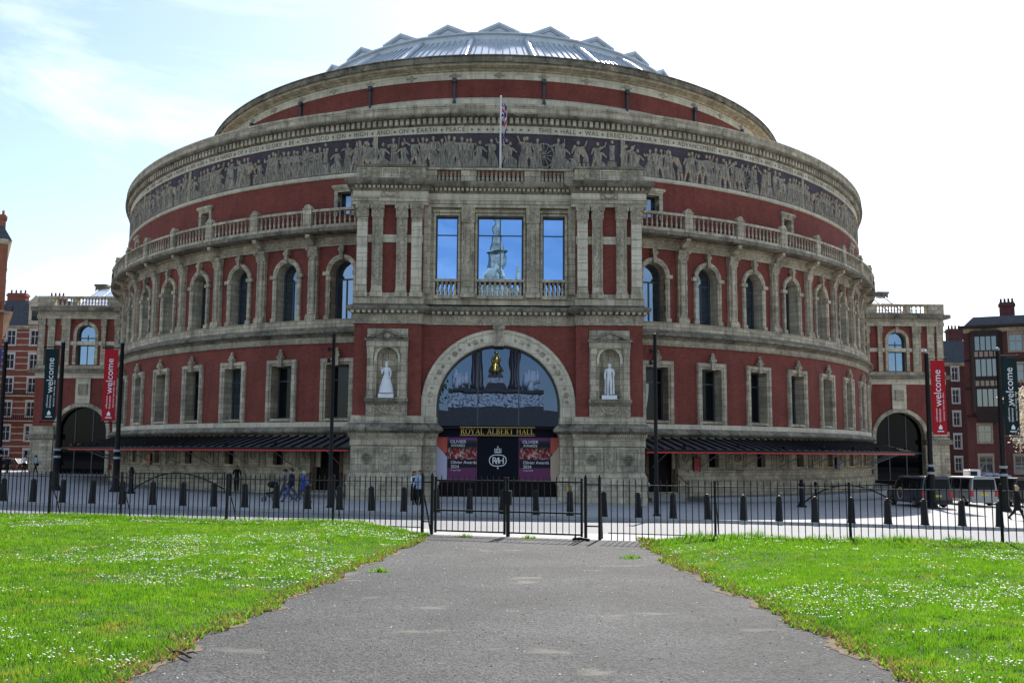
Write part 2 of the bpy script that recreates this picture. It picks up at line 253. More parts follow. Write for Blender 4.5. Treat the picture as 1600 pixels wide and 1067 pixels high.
# ------------------------------------------------------------------ mesh helpers
HA, HB = 36., 42.305                                       # semi-axes of the hall's upper wall
def hall_uv(co): return math.atan2(co[0]/HA, -co[1]/HB)*40.5
class MB:
    def __init__(s): s.v = []; s.f = []; s.mi = []
    def add(s, vs, fs, mi=0):
        b = len(s.v); s.v += [tuple(p) for p in vs]; s.f += [tuple(b+i for i in f) for f in fs]; s.mi += [mi]*len(fs); return s
    def box(s, x0, x1, y0, y1, z0, z1, mi=0):
        vs = [(x, y, z) for z in (z0, z1) for y in (y0, y1) for x in (x0, x1)]
        return s.add(vs, [(0, 2, 3, 1), (4, 5, 7, 6), (0, 1, 5, 4), (2, 6, 7, 3), (0, 4, 6, 2), (1, 3, 7, 5)], mi)
    def taper(s, cx, cy, z0, z1, a0, b0, a1, b1, mi=0):
        vs = [(cx+sx*a0, cy+sy*b0, z0) for sx, sy in ((-1, -1), (1, -1), (1, 1), (-1, 1))]+[(cx+sx*a1, cy+sy*b1, z1) for sx, sy in ((-1, -1), (1, -1), (1, 1), (-1, 1))]
        return s.add(vs, [(3, 2, 1, 0), (4, 5, 6, 7), (0, 1, 5, 4), (1, 2, 6, 5), (2, 3, 7, 6), (3, 0, 4, 7)], mi)
    def lathe(s, prof, n=12, c=(0, 0, 0), sx=1, sy=1, mi=0):
        vs = []; fs = []
        for r, z in prof:
            for i in range(n):
                a = 2*PI*i/n; vs.append((c[0]+r*math.cos(a)*sx, c[1]+r*math.sin(a)*sy, c[2]+z))
        for k in range(len(prof)-1):
            for i in range(n):
                j = (i+1) % n; fs.append((k*n+i, k*n+j, (k+1)*n+j, (k+1)*n+i))
        fs.append(tuple(range(n-1, -1, -1))); fs.append(tuple((len(prof)-1)*n+i for i in range(n)))
        return s.add(vs, fs, mi)
    def tube(s, pts, rad, n=8, mi=0):
        pts = [Vector(p) for p in pts]; rr = rad if hasattr(rad, '__len__') else [rad]*len(pts)
        vs = []; fs = []
        up = Vector((0, 0, 1))
        for k, p in enumerate(pts):
            d = (pts[min(k+1, len(pts)-1)]-pts[max(k-1, 0)]).normalized()
            a = d.cross(up)
            if a.length < .05: a = d.cross(Vector((1, 0, 0)))
            a.normalize(); b_ = a.cross(d)
            for i in range(n):
                t = 2*PI*i/n; vs.append(p+a*math.cos(t)*rr[k]+b_*math.sin(t)*rr[k])
        for k in range(len(pts)-1):
            for i in range(n):
                j = (i+1) % n; fs.append((k*n+i, k*n+j, (k+1)*n+j, (k+1)*n+i))
        fs.append(tuple(range(n-1, -1, -1))); fs.append(tuple((len(pts)-1)*n+i for i in range(n)))
        return s.add(vs, fs, mi)
    def ball(s, c, r, n=10, m=7, mi=0):
        r = r if hasattr(r, '__len__') else (r, r, r)
        vs = [(c[0], c[1], c[2]-r[2])]
        for k in range(1, m):
            ph = -PI/2+PI*k/m
            for i in range(n):
                a = 2*PI*i/n; vs.append((c[0]+r[0]*math.cos(ph)*math.cos(a), c[1]+r[1]*math.cos(ph)*math.sin(a), c[2]+r[2]*math.sin(ph)))
        vs.append((c[0], c[1], c[2]+r[2])); fs = []
        for i in range(n): fs.append((0, 1+(i+1) % n, 1+i))
        for k in range(m-2):
            for i in range(n):
                j = (i+1) % n; fs.append((1+k*n+i, 1+k*n+j, 1+(k+1)*n+j, 1+(k+1)*n+i))
        t = len(vs)-1
        for i in range(n): fs.append((t, 1+(m-2)*n+i, 1+(m-2)*n+(i+1) % n))
        return s.add(vs, fs, mi)
    def mesh(s, name, mats, smooth=False, uv='box'):
        me = bpy.data.meshes.new(name); me.from_pydata(s.v, [], s.f)
        for m in (mats if isinstance(mats, (list, tuple)) else [mats]): me.materials.append(MAT[m] if isinstance(m, str) else m)
        me.polygons.foreach_set('material_index', s.mi)
        if smooth is True: me.polygons.foreach_set('use_smooth', [True]*len(s.f))
        if uv:
            bm = bmesh.new(); bm.from_mesh(me); bmesh.ops.recalc_face_normals(bm, faces=bm.faces); bm.to_mesh(me); bm.free()
            ul = me.uv_layers.new(name='UVMap'); data = np.zeros(len(me.loops)*2, np.float32)
            for p in me.polygons:
                nx, ny, nz_ = p.normal
                for li in p.loop_indices:
                    c = me.vertices[me.loops[li].vertex_index].co
                    if uv == 'drum': u, v_ = hall_uv(c), (c.z if abs(nz_) < .8 else math.hypot(c.x, c.y))
                    elif abs(nz_) > .8: u, v_ = c.x, c.y
                    elif abs(ny) > abs(nx): u, v_ = c.x, c.z
                    else: u, v_ = c.y, c.z
                    data[2*li] = u; data[2*li+1] = v_
            ul.data.foreach_set('uv', data)
        me.update(); return me
    def build(s, name, mats, parent=None, smooth=False, uv='box', loc=None, rz=0):
        return link(name, s.mesh(name, mats, smooth, uv), parent, loc, rz)
def link(name, me, parent=None, loc=None, rz=0):
    o = bpy.data.objects.new(name, me); COL.objects.link(o)
    if parent is not None: o.parent = parent
    if loc is not None: o.location = loc
    if rz: o.rotation_euler = (0, 0, rz)
    return o
def tag(o, label, cat, group=None):
    o['label'] = label; o['category'] = cat
    if group: o['group'] = group
    return o
def thing(name, label, cat, loc=(0, 0, 0), rz=0, group=None):
    o = bpy.data.objects.new(name, None); COL.objects.link(o); o.location = loc; o.rotation_euler = (0, 0, rz); o.empty_display_size = .2
    return tag(o, label, cat, group)
def struct(o): o['kind'] = 'structure'; return o
def stuff(o): o['kind'] = 'stuff'; return o
def dup(root, loc, rz=0, label=None, group=None):
    r = root.copy(); COL.objects.link(r); r.location = loc; r.rotation_euler = (0, 0, rz)
    if label: r['label'] = label
    for ch in list(root.children):
        c = ch.copy(); COL.objects.link(c); c.parent = r
        for g in ch.children:
            d = g.copy(); COL.objects.link(d); d.parent = c
    return r
# surfaces: M(s, o, z) -> world point; s along the wall, o outwards
def Mdrum(t0):
    k = 1/math.hypot((HA+.4)*math.cos(t0), (HB+.4)*math.sin(t0))
    def M(s, o, z):
        t = t0+s*k; return ((HA+o)*math.sin(t), -(HB+o)*math.cos(t), z)
    return M
def Mring(s, o, z):                                        # s = angle in radians
    return ((HA+o)*math.sin(s), -(HB+o)*math.cos(s), z)
def Mflat(ox, oy, ang=0):                                  # faces -Y when ang = 0
    c, sn = math.cos(ang), math.sin(ang)
    def M(s, o, z): return (ox+s*c+o*sn, oy+s*sn-o*c, z)
    return M
def sbox(mb, M, s0, s1, o0, o1, z0, z1, n=1, mi=0):
    vs = []; fs = []
    for i in range(n+1):
        s = s0+(s1-s0)*i/n
        vs += [M(s, o0, z0), M(s, o1, z0), M(s, o1, z1), M(s, o0, z1)]
    for i in range(n):
        a, b = 4*i, 4*i+4
        for k in range(4): fs.append((a+k, a+(k+1) % 4, b+(k+1) % 4, b+k))
    fs += [(0, 3, 2, 1), tuple(4*n+k for k in range(4))]
    mb.add(vs, fs, mi); return mb
def sweep(mb, M, s0, s1, prof, n, closed=False, mi=0):
    """profile [(o,z)...] swept along s, closed polygon in section"""
    m = len(prof); vs = []; fs = []
    cnt = n if closed else n+1
    for i in range(cnt):
        s = s0+(s1-s0)*i/n
        vs += [M(s, o, z) for o, z in prof]
    for i in range(n):
        a, b = i*m, ((i+1) % cnt)*m
        for k in range(m): fs.append((a+k, a+(k+1) % m, b+(k+1) % m, b+k))
    if not closed: fs += [tuple(range(m-1, -1, -1)), tuple((cnt-1)*m+k for k in range(m))]
    mb.add(vs, fs, mi); return mb
def arch_pts(hw, z0, zc, n=12):
    """open outline: up the left side, over the round head, down the right side"""
    return [(-hw, z0)]+[(-hw*math.cos(PI*i/n), zc+hw*math.sin(PI*i/n)) for i in range(n+1)]+[(hw, z0)]
def rect_pts(hw, z0, z1): return [(-hw, z0), (-hw, z1), (hw, z1), (hw, z0)]
def wall_hole(mb, M, s0, s1, z0, z1, holes, o=0, depth=.5, n=6, mi=0, mir=None, back=None):
    """flat panel with openings (each a list of points in order) and reveals of the given depth"""
    outer = [(s0+(s1-s0)*i/n, z0) for i in range(n+1)]+[(s1-(s1-s0)*i/n, z1) for i in range(n+1)]
    loops = [[Vector((a, b, 0)) for a, b in outer]]+[[Vector((a, b, 0)) for a, b in h] for h in holes]
    flat = [p for l in loops for p in l]
    tris = tessellate_polygon(loops)
    mb.add([M(p.x, o, p.y) for p in flat], [t for t in tris], mi)
    for h in holes:
        k = len(h); vs = [M(a, o, b) for a, b in h]+[M(a, o-depth, b) for a, b in h]
        mb.add(vs, [(i, (i+1) % k, k+(i+1) % k, k+i) for i in range(k)], mi if mir is None else mir)
def fill(mb, M, pts, o, mi=0):
    mb.add([M(a, o, b) for a, b in pts], [tuple(range(len(pts)))], mi)
def frame_along(mb, M, pts, prof, closed=False, mi=0):
    """sweep (w outward in the wall plane, o) profile along an outline of (s,z)"""
    P = [Vector((a, b)) for a, b in pts]; n = len(P); rows = []
    for i in range(n):
        a = P[i-1] if (i > 0 or closed) else None; b = P[(i+1) % n] if (i < n-1 or closed) else None
        ds = [(P[i]-a).normalized()] if a is not None else []
        if b is not None: ds.append((b-P[i]).normalized())
        ns = [Vector((-d.y, d.x)) for d in ds]; nn = sum(ns, Vector((0, 0))).normalized()
        k = 1/max(.35, nn.dot(ns[0]))
        rows.append([(P[i]+nn*wd*k, oo) for wd, oo in prof])
    m = len(prof); vs = [M(p.x, oo, p.y) for r in rows for p, oo in r]; fs = []
    for i in range(n if closed else n-1):
        j = (i+1) % n
        for k in range(m): fs.append((i*m+k, i*m+(k+1) % m, j*m+(k+1) % m, j*m+k))
    if not closed: fs += [tuple(range(m-1, -1, -1)), tuple((n-1)*m+k for k in range(m))]
    mb.add(vs, fs, mi); return mb
def text_tris(txt, size=1., spacing=1., shear=0):
    cu = bpy.data.curves.new('text', 'FONT'); cu.body = txt; cu.size = size; cu.align_x = 'CENTER'; cu.space_character = spacing; cu.resolution_u = 3
    ob = bpy.data.objects.new('text', cu); COL.objects.link(ob); dg = bpy.context.evaluated_depsgraph_get()
    me = ob.evaluated_get(dg).to_mesh(); vs = [(v.co.x, v.co.y) for v in me.vertices]; fs = [tuple(p.vertices) for p in me.polygons]
    ob.evaluated_get(dg).to_mesh_clear(); bpy.data.objects.remove(ob); bpy.data.curves.remove(cu)
    return vs, fs

# ------------------------------------------------------------------ terrain
def clampf(v, a, b): return a if v < a else b if v > b else v
def gz(X, Y):                                              # pavement level in the street and round the hall
    q = Y+.15*X; x = clampf(X, -60, 60)
    if q < -65.05: z = .42-(clampf(q, -86, 0)+65.05)*.0337
    elif q < -47: z = .42*(-47-q)/18.05
    else: z = 0
    return z-.012*x
PATHZ = 1.10
def fence_y(X): return -84.06-.342*X
PL = [(-1.8, -84.4), (-2.15, -87), (-2.56, -89.9), (-2.98, -93.5), (-3.24, -95.9), (-3.38, -97.5), (-3.5, -101), (-3.3, -112), (-3.3, -150)]
PR = [(2.62, -84.9), (2.47, -89.05), (2.70, -92.6), (2.76, -94.3), (2.82, -96.6), (2.95, -97.6), (3.0, -101), (2.8, -112), (2.8, -150)]
def edge_x(E, Y):
    j = .05*math.sin(2.3*Y+E[0][0])+.045*math.sin(5.1*Y+2*E[0][0])+.03*math.sin(13.7*Y)+.02*math.sin(31*Y+1)
    for (xa, ya), (xb, yb) in zip(E, E[1:]):
        if yb <= Y <= ya: return xa+(xb-xa)*(Y-ya)/(yb-ya)+j
    return (E[0][0] if Y > E[0][1] else E[-1][0])+j
def edge_np(E, Y):
    return np.interp(-Y, [-p[1] for p in E], [p[0] for p in E])+.05*np.sin(2.3*Y+E[0][0])+.045*np.sin(5.1*Y+2*E[0][0])+.03*np.sin(13.7*Y)+.02*np.sin(31*Y+1)
def lawn_z(X, Y):
    d = (edge_x(PL, Y)-X) if X < 0 else (X-edge_x(PR, Y))
    k = clampf(d/1.6, 0, 1); k = k*k*(3-2*k)
    f = clampf((Y+100)/14, 0, 1)
    return PATHZ+.012+k*(.05+.10*f)+.02*math.sin(X*1.3+Y*.9)*k+.015*math.sin(X*.5-Y*1.7)*k
def sheet(name, mat, fz, xs, ys, skirt=0):
    xs = list(xs); ys = list(ys); vs = [(x, y, fz(x, y)) for y in ys for x in xs]; nx = len(xs)
    fs = [(j*nx+i, j*nx+i+1, (j+1)*nx+i+1, (j+1)*nx+i) for j in range(len(ys)-1) for i in range(nx-1)]
    me = bpy.data.meshes.new(name); me.from_pydata(vs, [], fs); me.materials.append(MAT[mat]); return struct(link(name, me))
def strip(name, mat, qa, qb, fz, xs, nq=8):                # band between q = qa and q = qb (q = y + .15 x)
    vs = []; xs = list(xs); nx = len(xs)
    for j in range(nq+1):
        q = qa+(qb-qa)*j/nq
        for x in xs:
            y = q-.15*x; vs.append((x, y, fz(x, y)))
    fs = [(j*nx+i, j*nx+i+1, (j+1)*nx+i+1, (j+1)*nx+i) for j in range(nq) for i in range(nx-1)]
    me = bpy.data.meshes.new(name); me.from_pydata(vs, [], fs); me.materials.append(MAT[mat]); return struct(link(name, me))
QF, QN = -65.6, -80.6                                      # far and near kerb
def ground_z(x, y): return min(gz(x, y), .8)-.45
sheet('ground', 'earth', ground_z, [-2500, -600]+list(range(-200, 201, 20))+[600, 2500], [-2500, -600]+list(range(-220, 241, 10))+[600, 2500])
XS = [-220, -120, -80]+list(np.arange(-60, 61, 4.))+[80, 120, 220]
strip('road', 'road_asphalt', QN-.02, QF+.02, lambda x, y: gz(x, y)-.12, XS, 8)
strip('pavement', 'paving', QF, 60, gz, XS, 40)
def near_pave():
    mb = MB(); rows = []
    for x in [-220, -120]+list(np.arange(-60, 61, 3.))+[120, 220]:
        ya = QN-.15*x; yb = min(fence_y(clampf(x, -40, 40))-.25, ya-.5)
        if x < -22: yb = ya-2.2
        rows.append([(x, ya+(yb-ya)*k/4, gz(x, ya+(yb-ya)*k/4)+.0) for k in range(5)])
    vs = [p for r in rows for p in r]; fs = [(i*5+k, i*5+k+1, (i+1)*5+k+1, (i+1)*5+k) for i in range(len(rows)-1) for k in range(4)]
    return struct(mb.add(vs, fs).build('pavement', 'paving', uv=None))
near_pave()
def kerb(q, sgn):
    n = 0; x = -48.
    root = thing('kerb', 'row of pale granite kerb stones along the %s side of the road' % ('hall' if sgn < 0 else 'park'), 'kerb')
    proto = None
    while x < 48:
        xa, xb = x+.006, x+.994; mb = MB()
        ya, yb = q-.15*xa, q-.15*xb
        d = -.15*sgn
        vs = []
        for xx, yy in ((xa, ya), (xb, yb)):
            z = gz(xx, yy)
            vs += [(xx, yy, z-.16), (xx, yy+sgn*.0, z+.006), (xx, yy-sgn*.2, z+.006), (xx, yy-sgn*.2, z-.16)]
        mb.add(vs, [(0, 1, 5, 4), (1, 2, 6, 5), (2, 3, 7, 6), (3, 0, 4, 7), (3, 2, 1, 0), (4, 5, 6, 7)])
        mb.build('kerb_stone', 'kerb_granite', root, uv=None); x += 1.0
    return root
kerb(QF-.0, -1); kerb(QN, 1)

# ================================================================== THE HALL
hall = thing('concert_hall', 'huge round red brick concert hall with buff terracotta bands, mosaic frieze and glass dome', 'concert hall')
NSEG = 180
def ringpart(name, prof, mat, parent=hall, n=NSEG, s0=0, s1=2*PI, closed=True):
    return sweep(MB(), Mring, s0, s1, prof, n, closed).build(name, mat, parent, uv='drum')
# solid core so that nothing shows through
ringpart('inner_wall', [(-1.6, -.5), (-1.6, 25.0), (-14, 25.0), (-14, -.5)], 'interior')
# attic and dome
ringpart('attic_wall', [(-7, 25.0), (-7, 29.98), (-9, 29.98), (-9, 25.0)], BRICK)
ringpart('attic_plinth', [(-6.9, 25.4), (-6.9, 28.55), (-6.98, 28.62), (-7.3, 28.62), (-7.3, 25.4)], STONEP)
ringpart('attic_frieze', [(-6.93, 29.99), (-6.93, 30.56), (-7.6, 30.56), (-7.6, 29.99)], STONEP)
ringpart('attic_cornice', [(-6.90, 30.565), (-6.80, 30.70), (-6.72, 30.72), (-6.35, 30.86), (-6.30, 31.02), (-7.6, 31.02), (-7.6, 30.565)], STONE)
ringpart('attic_parapet', [(-6.15, 31.025), (-6.12, 31.16), (-6.22, 31.18), (-6.24, 31.46), (-6.14, 31.50), (-6.16, 31.58), (-7.8, 31.58), (-7.8, 31.025)], STONED)
for k in range(-14, 15):
    M = Mdrum(R(6.6*k)); mb = MB()
    c = M(0, -6.9, 30.27); ang = R(6.6*k)
    ring = [(math.cos(a)*.17, math.sin(a)*.17) for a in np.linspace(0, 2*PI, 13)[:-1]]
    frame_along(mb, M, [(a, b+30.27) for a, b in ring], [(-.05, -6.95), (-.05, -6.86), (.05, -6.86), (.05, -6.95)], True)
    sbox(mb, M, -.55, -.24, -6.95, -6.88, 30.235, 30.305); sbox(mb, M, .24, .55, -6.95, -6.88, 30.235, 30.305); sbox(mb, M, -.10, .10, -6.95, -6.87, 30.17, 30.37)
    mb.build('boss', STONEC, hall, uv='drum')
    if k % 2:
        mb = MB(); sbox(mb, M, -.09, .09, -6.98, -6.8, 28.2, 29.75); sbox(mb, M, -.18, .18, -7.0, -6.68, 29.75, 30.05); sbox(mb, M, -.15, .15, -6.98, -6.74, 28.1, 28.35)
        mb.build('downpipe', 'downpipe', hall, uv=None)
for ob in hall.children:
    if ob.name.split('.')[0] in ('attic_wall', 'attic_plinth', 'attic_frieze', 'attic_cornice', 'attic_parapet', 'boss', 'downpipe'): ob.scale.x = .978
# glass dome: gabled lantern ring, ribs and glazing
def dome_pt(t, a, z): return (a*math.sin(t), -(a+8)*math.cos(t), z)
def dome_prof(u):                                           # 0 at lantern foot, 1 at parapet
    return 20.3+6.6*u, 36.05-4.9*max(u, 0)-min(u, 0)*2
gl = MB()
for seg in range(30):
    t0, t1 = R(12*seg-6), R(12*seg+6)
    for i in range(9):
        ta = t0+(t1-t0)*(i+.03)/9; tb = t0+(t1-t0)*(i+.97)/9
        gb = MB(); vs = []
        for u in (0, .33, .66, 1):
            a, z = dome_prof(u); vs += [dome_pt(ta, a, z), dome_pt(tb, a, z)]
        gb.add(vs, [(2*j, 2*j+1, 2*j+3, 2*j+2) for j in range(3)])
        if -75 < 12*seg-360*(seg > 15) < 75: gb.build('dome_pane', GL_DOME, hall, uv=None) if (abs(12*seg-360*(seg > 15)) < 62) else gl.add(gb.v, gb.f)
        else: gl.add(gb.v, gb.f)
stuff(gl.build('rear_dome_panes', GL_DOME, hall, uv=None))
sweep(MB(), lambda s, o, z: dome_pt(s, o, z), 0, 2*PI, [(20.2, 35.9), (26.7, 31.0), (26.9, 30.6), (20.2, 35.2)], 120, True).build('dome_base', 'lead', hall, uv=None)
bars = MB()
for seg in range(30):
    for i in range(1, 9):
        t = R(12*seg-6+12*i/9); bars.tube([dome_pt(t, dome_prof(u)[0], dome_prof(u)[1]+.05) for u in (0, .5, 1)], .045, 4)
stuff(bars.build('glazing_bars', 'dome_metal', hall, uv=None))
for seg in range(30):
    t = R(12*seg+6)
    MB().tube([dome_pt(t, dome_prof(u)[0], dome_prof(u)[1]+.22) for u in (-.06, .2, .5, .8, 1)], .2, 6).build('dome_rib', 'dome_metal', hall, smooth=True, uv=None)
sweep(MB(), lambda s, o, z: dome_pt(s, o, z), 0, 2*PI, [(20.3, 35.5), (20.3, 36.45), (20.55, 36.5), (20.55, 36.62), (19, 36.62), (19, 35.5)], 120, True).build('lantern_wall', 'dome_metal', hall, uv=None)
for seg in range(30):
    t = R(12*seg); c, s = math.cos(t), math.sin(t)
    M = (lambda s_, o, z, t=t: (lambda p: (p[0]+s_*math.cos(t)+o*math.sin(t), p[1]+s_*math.sin(t)-o*math.cos(t), z))(dome_pt(t, 20, 0)))
    mb = MB(); hw = 1.68
    for (a, b, zz0, oo) in ((0, 1, 0, .1),):
        for y0, y1, sc, mi in ((.1, -7, 1, 0),):
            tri = [(-hw*sc, 36.74), (0, 37.52), (hw*sc, 36.74), (hw*sc, 36.56), (-hw*sc, 36.56)]
            n = len(tri); vs = [M(p, y0, z) for p, z in tri]+[M(p*.75, y1, z+.8) for p, z in tri]
            mb.add(vs, [tuple(range(n)), tuple(range(2*n-1, n-1, -1))]+[(i, (i+1) % n, n+(i+1) % n, n+i) for i in range(n)])
    g = mb.build('dome_gable', 'dome_metal', hall, uv=None)
    mb = MB(); frame_along(mb, M, [(-hw, 36.74), (0, 37.52), (hw, 36.74)], [(-.13, .1), (-.13, .2), (.06, .2), (.06, .1)])
    sbox(mb, M, -hw-.05, hw+.05, .1, .2, 36.52, 36.66); mb.build('gable_trim', 'dome_metal', g, uv=None)
    mb = MB(); frame_along(mb, M, [(-hw*.52, 36.8), (0, 37.2), (hw*.52, 36.8)], [(-.04, .1), (-.04, .16), (.03, .16), (.03, .1)], True); mb.build('tympanum', 'lead', g, uv=None)
sweep(MB(), lambda s, o, z: dome_pt(s, o, z), 0, 2*PI, [(18.9, 36.0), (18.9, 36.4), (13, 37.6), (13, 36.0)], 90, True).build('dome_crown', 'lead', hall, uv=None)
# main cornice
ringpart('cornice_parapet', [(.34, 24.82), (.40, 24.95), (.40, 25.30), (.46, 25.34), (.44, 25.49), (-3.0, 25.6), (-7.2, 25.6), (-7.2, 24.82)], STONE)
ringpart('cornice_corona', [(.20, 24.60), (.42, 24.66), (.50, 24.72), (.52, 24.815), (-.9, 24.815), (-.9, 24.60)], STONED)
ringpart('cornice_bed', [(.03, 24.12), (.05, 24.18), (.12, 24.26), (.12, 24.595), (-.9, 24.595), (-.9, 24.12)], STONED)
den = MB(); ndone = 0
for k in range(-150, 151):
    t = R(k*.6); M = Mdrum(t); sbox(den, M, -.12, .10, .11, .30, 24.22, 24.585); 
stuff(den.build('dentils', STONE, hall, uv='drum'))
ringpart('inscription_band', [(.0, 23.62), (.06, 23.63), (.06, 24.115), (-.9, 24.115), (-.9, 23.62)], STONEP)
ringpart('mosaic_ground', [(-.04, 21.29), (-.04, 23.615), (-1.0, 23.615), (-1.0, 21.29)], MOSAIC)
ringpart('frieze_ledge', [(-.02, 20.99), (.10, 21.02), (.13, 21.2), (.05, 21.285), (-1, 21.285), (-1, 20.99)], STONEP)
def word(txt, t0, h=.30, z=23.74, sp=1.12):
    vs, fs = text_tris(txt, h*1.38, sp)
    wdt = max(v[0] for v in vs)-min(v[0] for v in vs); k = 1/math.hypot(HA*math.cos(t0), HB*math.sin(t0))
    M = Mdrum(t0); mb = MB(); m0 = min(v[0] for v in vs)
    mb.add([M(v[0]-m0, .075, z+v[1]) for v in vs], fs); mb.build('inscription_word', 'letter_dark', hall, uv=None)
    return wdt*k
def star(t0, z=23.86):
    M = Mdrum(t0); mb = MB(); pts = [(math.cos(a)*r, z+math.sin(a)*r) for a, r in ((2*PI*i/10, .11 if i % 2 == 0 else .05) for i in range(10))]
    mb.add([M(a, .075, b) for a, b in pts], [tuple(range(9, -1, -1))]); mb.build('inscription_star', 'letter_dark', hall, uv=None)
def run_text(words, t, step=.0064):
    for wd in words:
        dt = word(wd, t); t += dt+step; star(t+.0015); t += step+.004
    return t
right = 'THIS HALL WAS ERECTED FOR THE ADVANCEMENT OF THE ARTS AND SCIENCES AND WORKS OF INDUSTRY OF ALL NATIONS'.split()
run_text(right, R(4.0))
def width_of(wd):
    vs, fs = text_tris(wd, .30*1.38, 1.12); return max(v[0] for v in vs)-min(v[0] for v in vs)
t = R(-3.6)
for wd in reversed('THE WISE AND THEIR WORKS ARE IN THE HAND OF GOD GLORY BE TO GOD ON HIGH AND ON EARTH PEACE'.split()):
    k = 1/math.hypot(HA*math.cos(t), HB*math.sin(t)); dt = width_of(wd)*k
    t -= dt; word(wd, t); t -= .0064; star(t+.0015-.003); t -= .0064+.004
for a in (-2.9, -2.2, -1.3, -.7, 0, .7, 1.3, 2.2, 3.0): star(R(a))
# mosaic figures
def figure_mesh(i):
    r = random.Random(100+i); mb = MB()
    def poly(pts, d0, d1, mi=0):
        n = len(pts); c = (sum(p[0] for p in pts)/n, sum(p[1] for p in pts)/n)
        vs = [(x, 0, z) for x, z in pts]+[(c[0]+(x-c[0])*.82, -d1, c[1]+(z-c[1])*.9) for x, z in pts]
        mb.add(vs, [tuple(range(n, 2*n))]+[(k, (k+1) % n, n+(k+1) % n, n+k) for k in range(n)], mi)
    def ell(cx, cz, a, b, d, mi=0, n=9): poly([(cx+a*math.cos(2*PI*k/n), cz+b*math.sin(2*PI*k/n)) for k in range(n)], 0, d, mi)
    def limb(p, q, w0, w1, d, mi=0):
        dx, dz = q[0]-p[0], q[1]-p[1]; l = math.hypot(dx, dz) or 1; nx, nz_ = -dz/l, dx/l
        poly([(p[0]+nx*w0, p[1]+nz_*w0), (p[0]-nx*w0, p[1]-nz_*w0), (q[0]-nx*w1, q[1]-nz_*w1), (q[0]+nx*w1, q[1]+nz_*w1)], 0, d, mi)
    kind = i % 10; sk = 1
    lean = r.uniform(-.12, .12)
    if kind in (0, 1, 2, 3, 4):                             # robed standing
        H = r.uniform(1.8, 2.0); sh = H*.82; wb = r.uniform(.26, .36); ws = r.uniform(.19, .23)
        poly([(-wb-r.uniform(0, .1), 0), (wb+r.uniform(0, .12), 0), (wb*.9, H*.3), (ws*.85+lean, H*.55), (ws+lean, sh), (-ws+lean, sh), (-ws*.85+lean, H*.55), (-wb*.85, H*.3)], 0, .07)
        for k in range(3):
            x = -wb*.6+k*wb*.6; limb((x, .05), (x*.5+lean*.6, H*.6), .025, .02, .10)
        ell(lean, H*.92, .095, .13, .1, 1); limb((lean, sh-.02), (lean, H*.88), .055, .05, .07, 1)
        a = r.choice((-1, 1)); e = (lean+a*(ws+.16), sh-r.uniform(.05, .3)); limb((lean+a*ws*.9, sh-.06), e, .065, .05, .09); limb(e, (e[0]+a*r.uniform(-.12, .16), e[1]+r.uniform(-.05, .4)), .05, .035, .09, 1)
        e = (lean-a*(ws+.06), sh-.38); limb((lean-a*ws*.9, sh-.06), e, .065, .05, .09); limb(e, (e[0]+a*.2, e[1]-.06), .05, .035, .1, 1)
        if kind == 3: limb((e[0], 0), (e[0]-a*.1, H*1.0), .02, .02, .05)
    elif kind in (5, 6):                                    # striding, bare legs
        H = 1.9
        limb((-.28, .0), (-.12, .5), .06, .08, .08, 1); limb((-.12, .5), (0, .95), .085, .11, .08, 1); limb((.3, 0), (.2, .5), .06, .08, .08, 1); limb((.2, .5), (.02, .95), .085, .11, .08, 1)
        poly([(-.22, .78), (.24, .74), (.2+lean, 1.15), (.22+lean, 1.52), (-.22+lean, 1.52), (-.18+lean, 1.15)], 0, .1)
        ell(lean*1.3+.04, 1.74, .1, .13, .1, 1); a = r.choice((-1, 1))
        limb((lean+.2*a, 1.45), (lean+.48*a, 1.5+.2*r.random()), .06, .045, .09, 1); limb((lean+.48*a, 1.55), (lean+.62*a, 1.9), .045, .035, .09, 1)
        limb((lean-.2*a, 1.45), (lean-.34*a, 1.05), .06, .045, .09, 1)
    elif kind == 7:                                         # seated
        poly([(-.42, 0), (.4, 0), (.44, .5), (.1, .72), (.18, 1.3), (-.2, 1.34), (-.26, .75), (-.44, .4)], 0, .09); ell(0, 1.52, .1, .13, .1, 1)
        limb((.12, 1.22), (.42, .95), .06, .04, .1, 1); limb((-.16, 1.2), (-.36, .85), .06, .04, .1)
        for k in range(3): limb((-.3+.28*k, .04), (-.1+.12*k, .62), .03, .02, .12)
    elif kind == 8:                                         # bending over an anvil or chest
        limb((-.35, 0), (-.28, .5), .07, .09, .08, 1); limb((-.28, .5), (-.2, .95), .09, .13, .08); limb((-.1, 0), (-.05, .5), .07, .09, .08, 1); limb((-.05, .5), (-.18, .95), .09, .12, .08)
        poly([(-.34, .85), (-.02, .8), (.4, 1.2), (.3, 1.45), (-.1, 1.4)], 0, .1, 1); ell(.5, 1.42, .1, .12, .1, 1); limb((.32, 1.25), (.5, .75), .06, .04, .09, 1)
        poly([(.25, 0), (.8, 0), (.74, .62), (.3, .62)], 0, .08); limb((.25, .66), (.85, .66), .05, .05, .1)
    else:                                                   # wheel or statue on a plinth
        if i % 20 < 10:
            for k in range(18):
                a0, a1 = 2*PI*k/18, 2*PI*(k+1)/18; limb((.62*math.cos(a0), .8+.72*math.sin(a0)), (.62*math.cos(a1), .8+.72*math.sin(a1)), .05, .05, .08)
            for k in range(6): a0 = PI*k/6; limb((.6*math.cos(a0), .8+.7*math.sin(a0)), (-.6*math.cos(a0), .8-.7*math.sin(a0)), .02, .02, .06)
        else:
            poly([(-.34, 0), (.34, 0), (.28, .75), (-.28, .75)], 0, .1); poly([(-.2, .76), (.2, .76), (.16, 1.3), (.2, 1.75), (-.2, 1.75), (-.14, 1.3)], 0, .08); ell(0, 1.93, .1, .12, .1, 1)
    return mb.mesh('frieze_figure', [FIGURE, FIGURE2], uv='box')
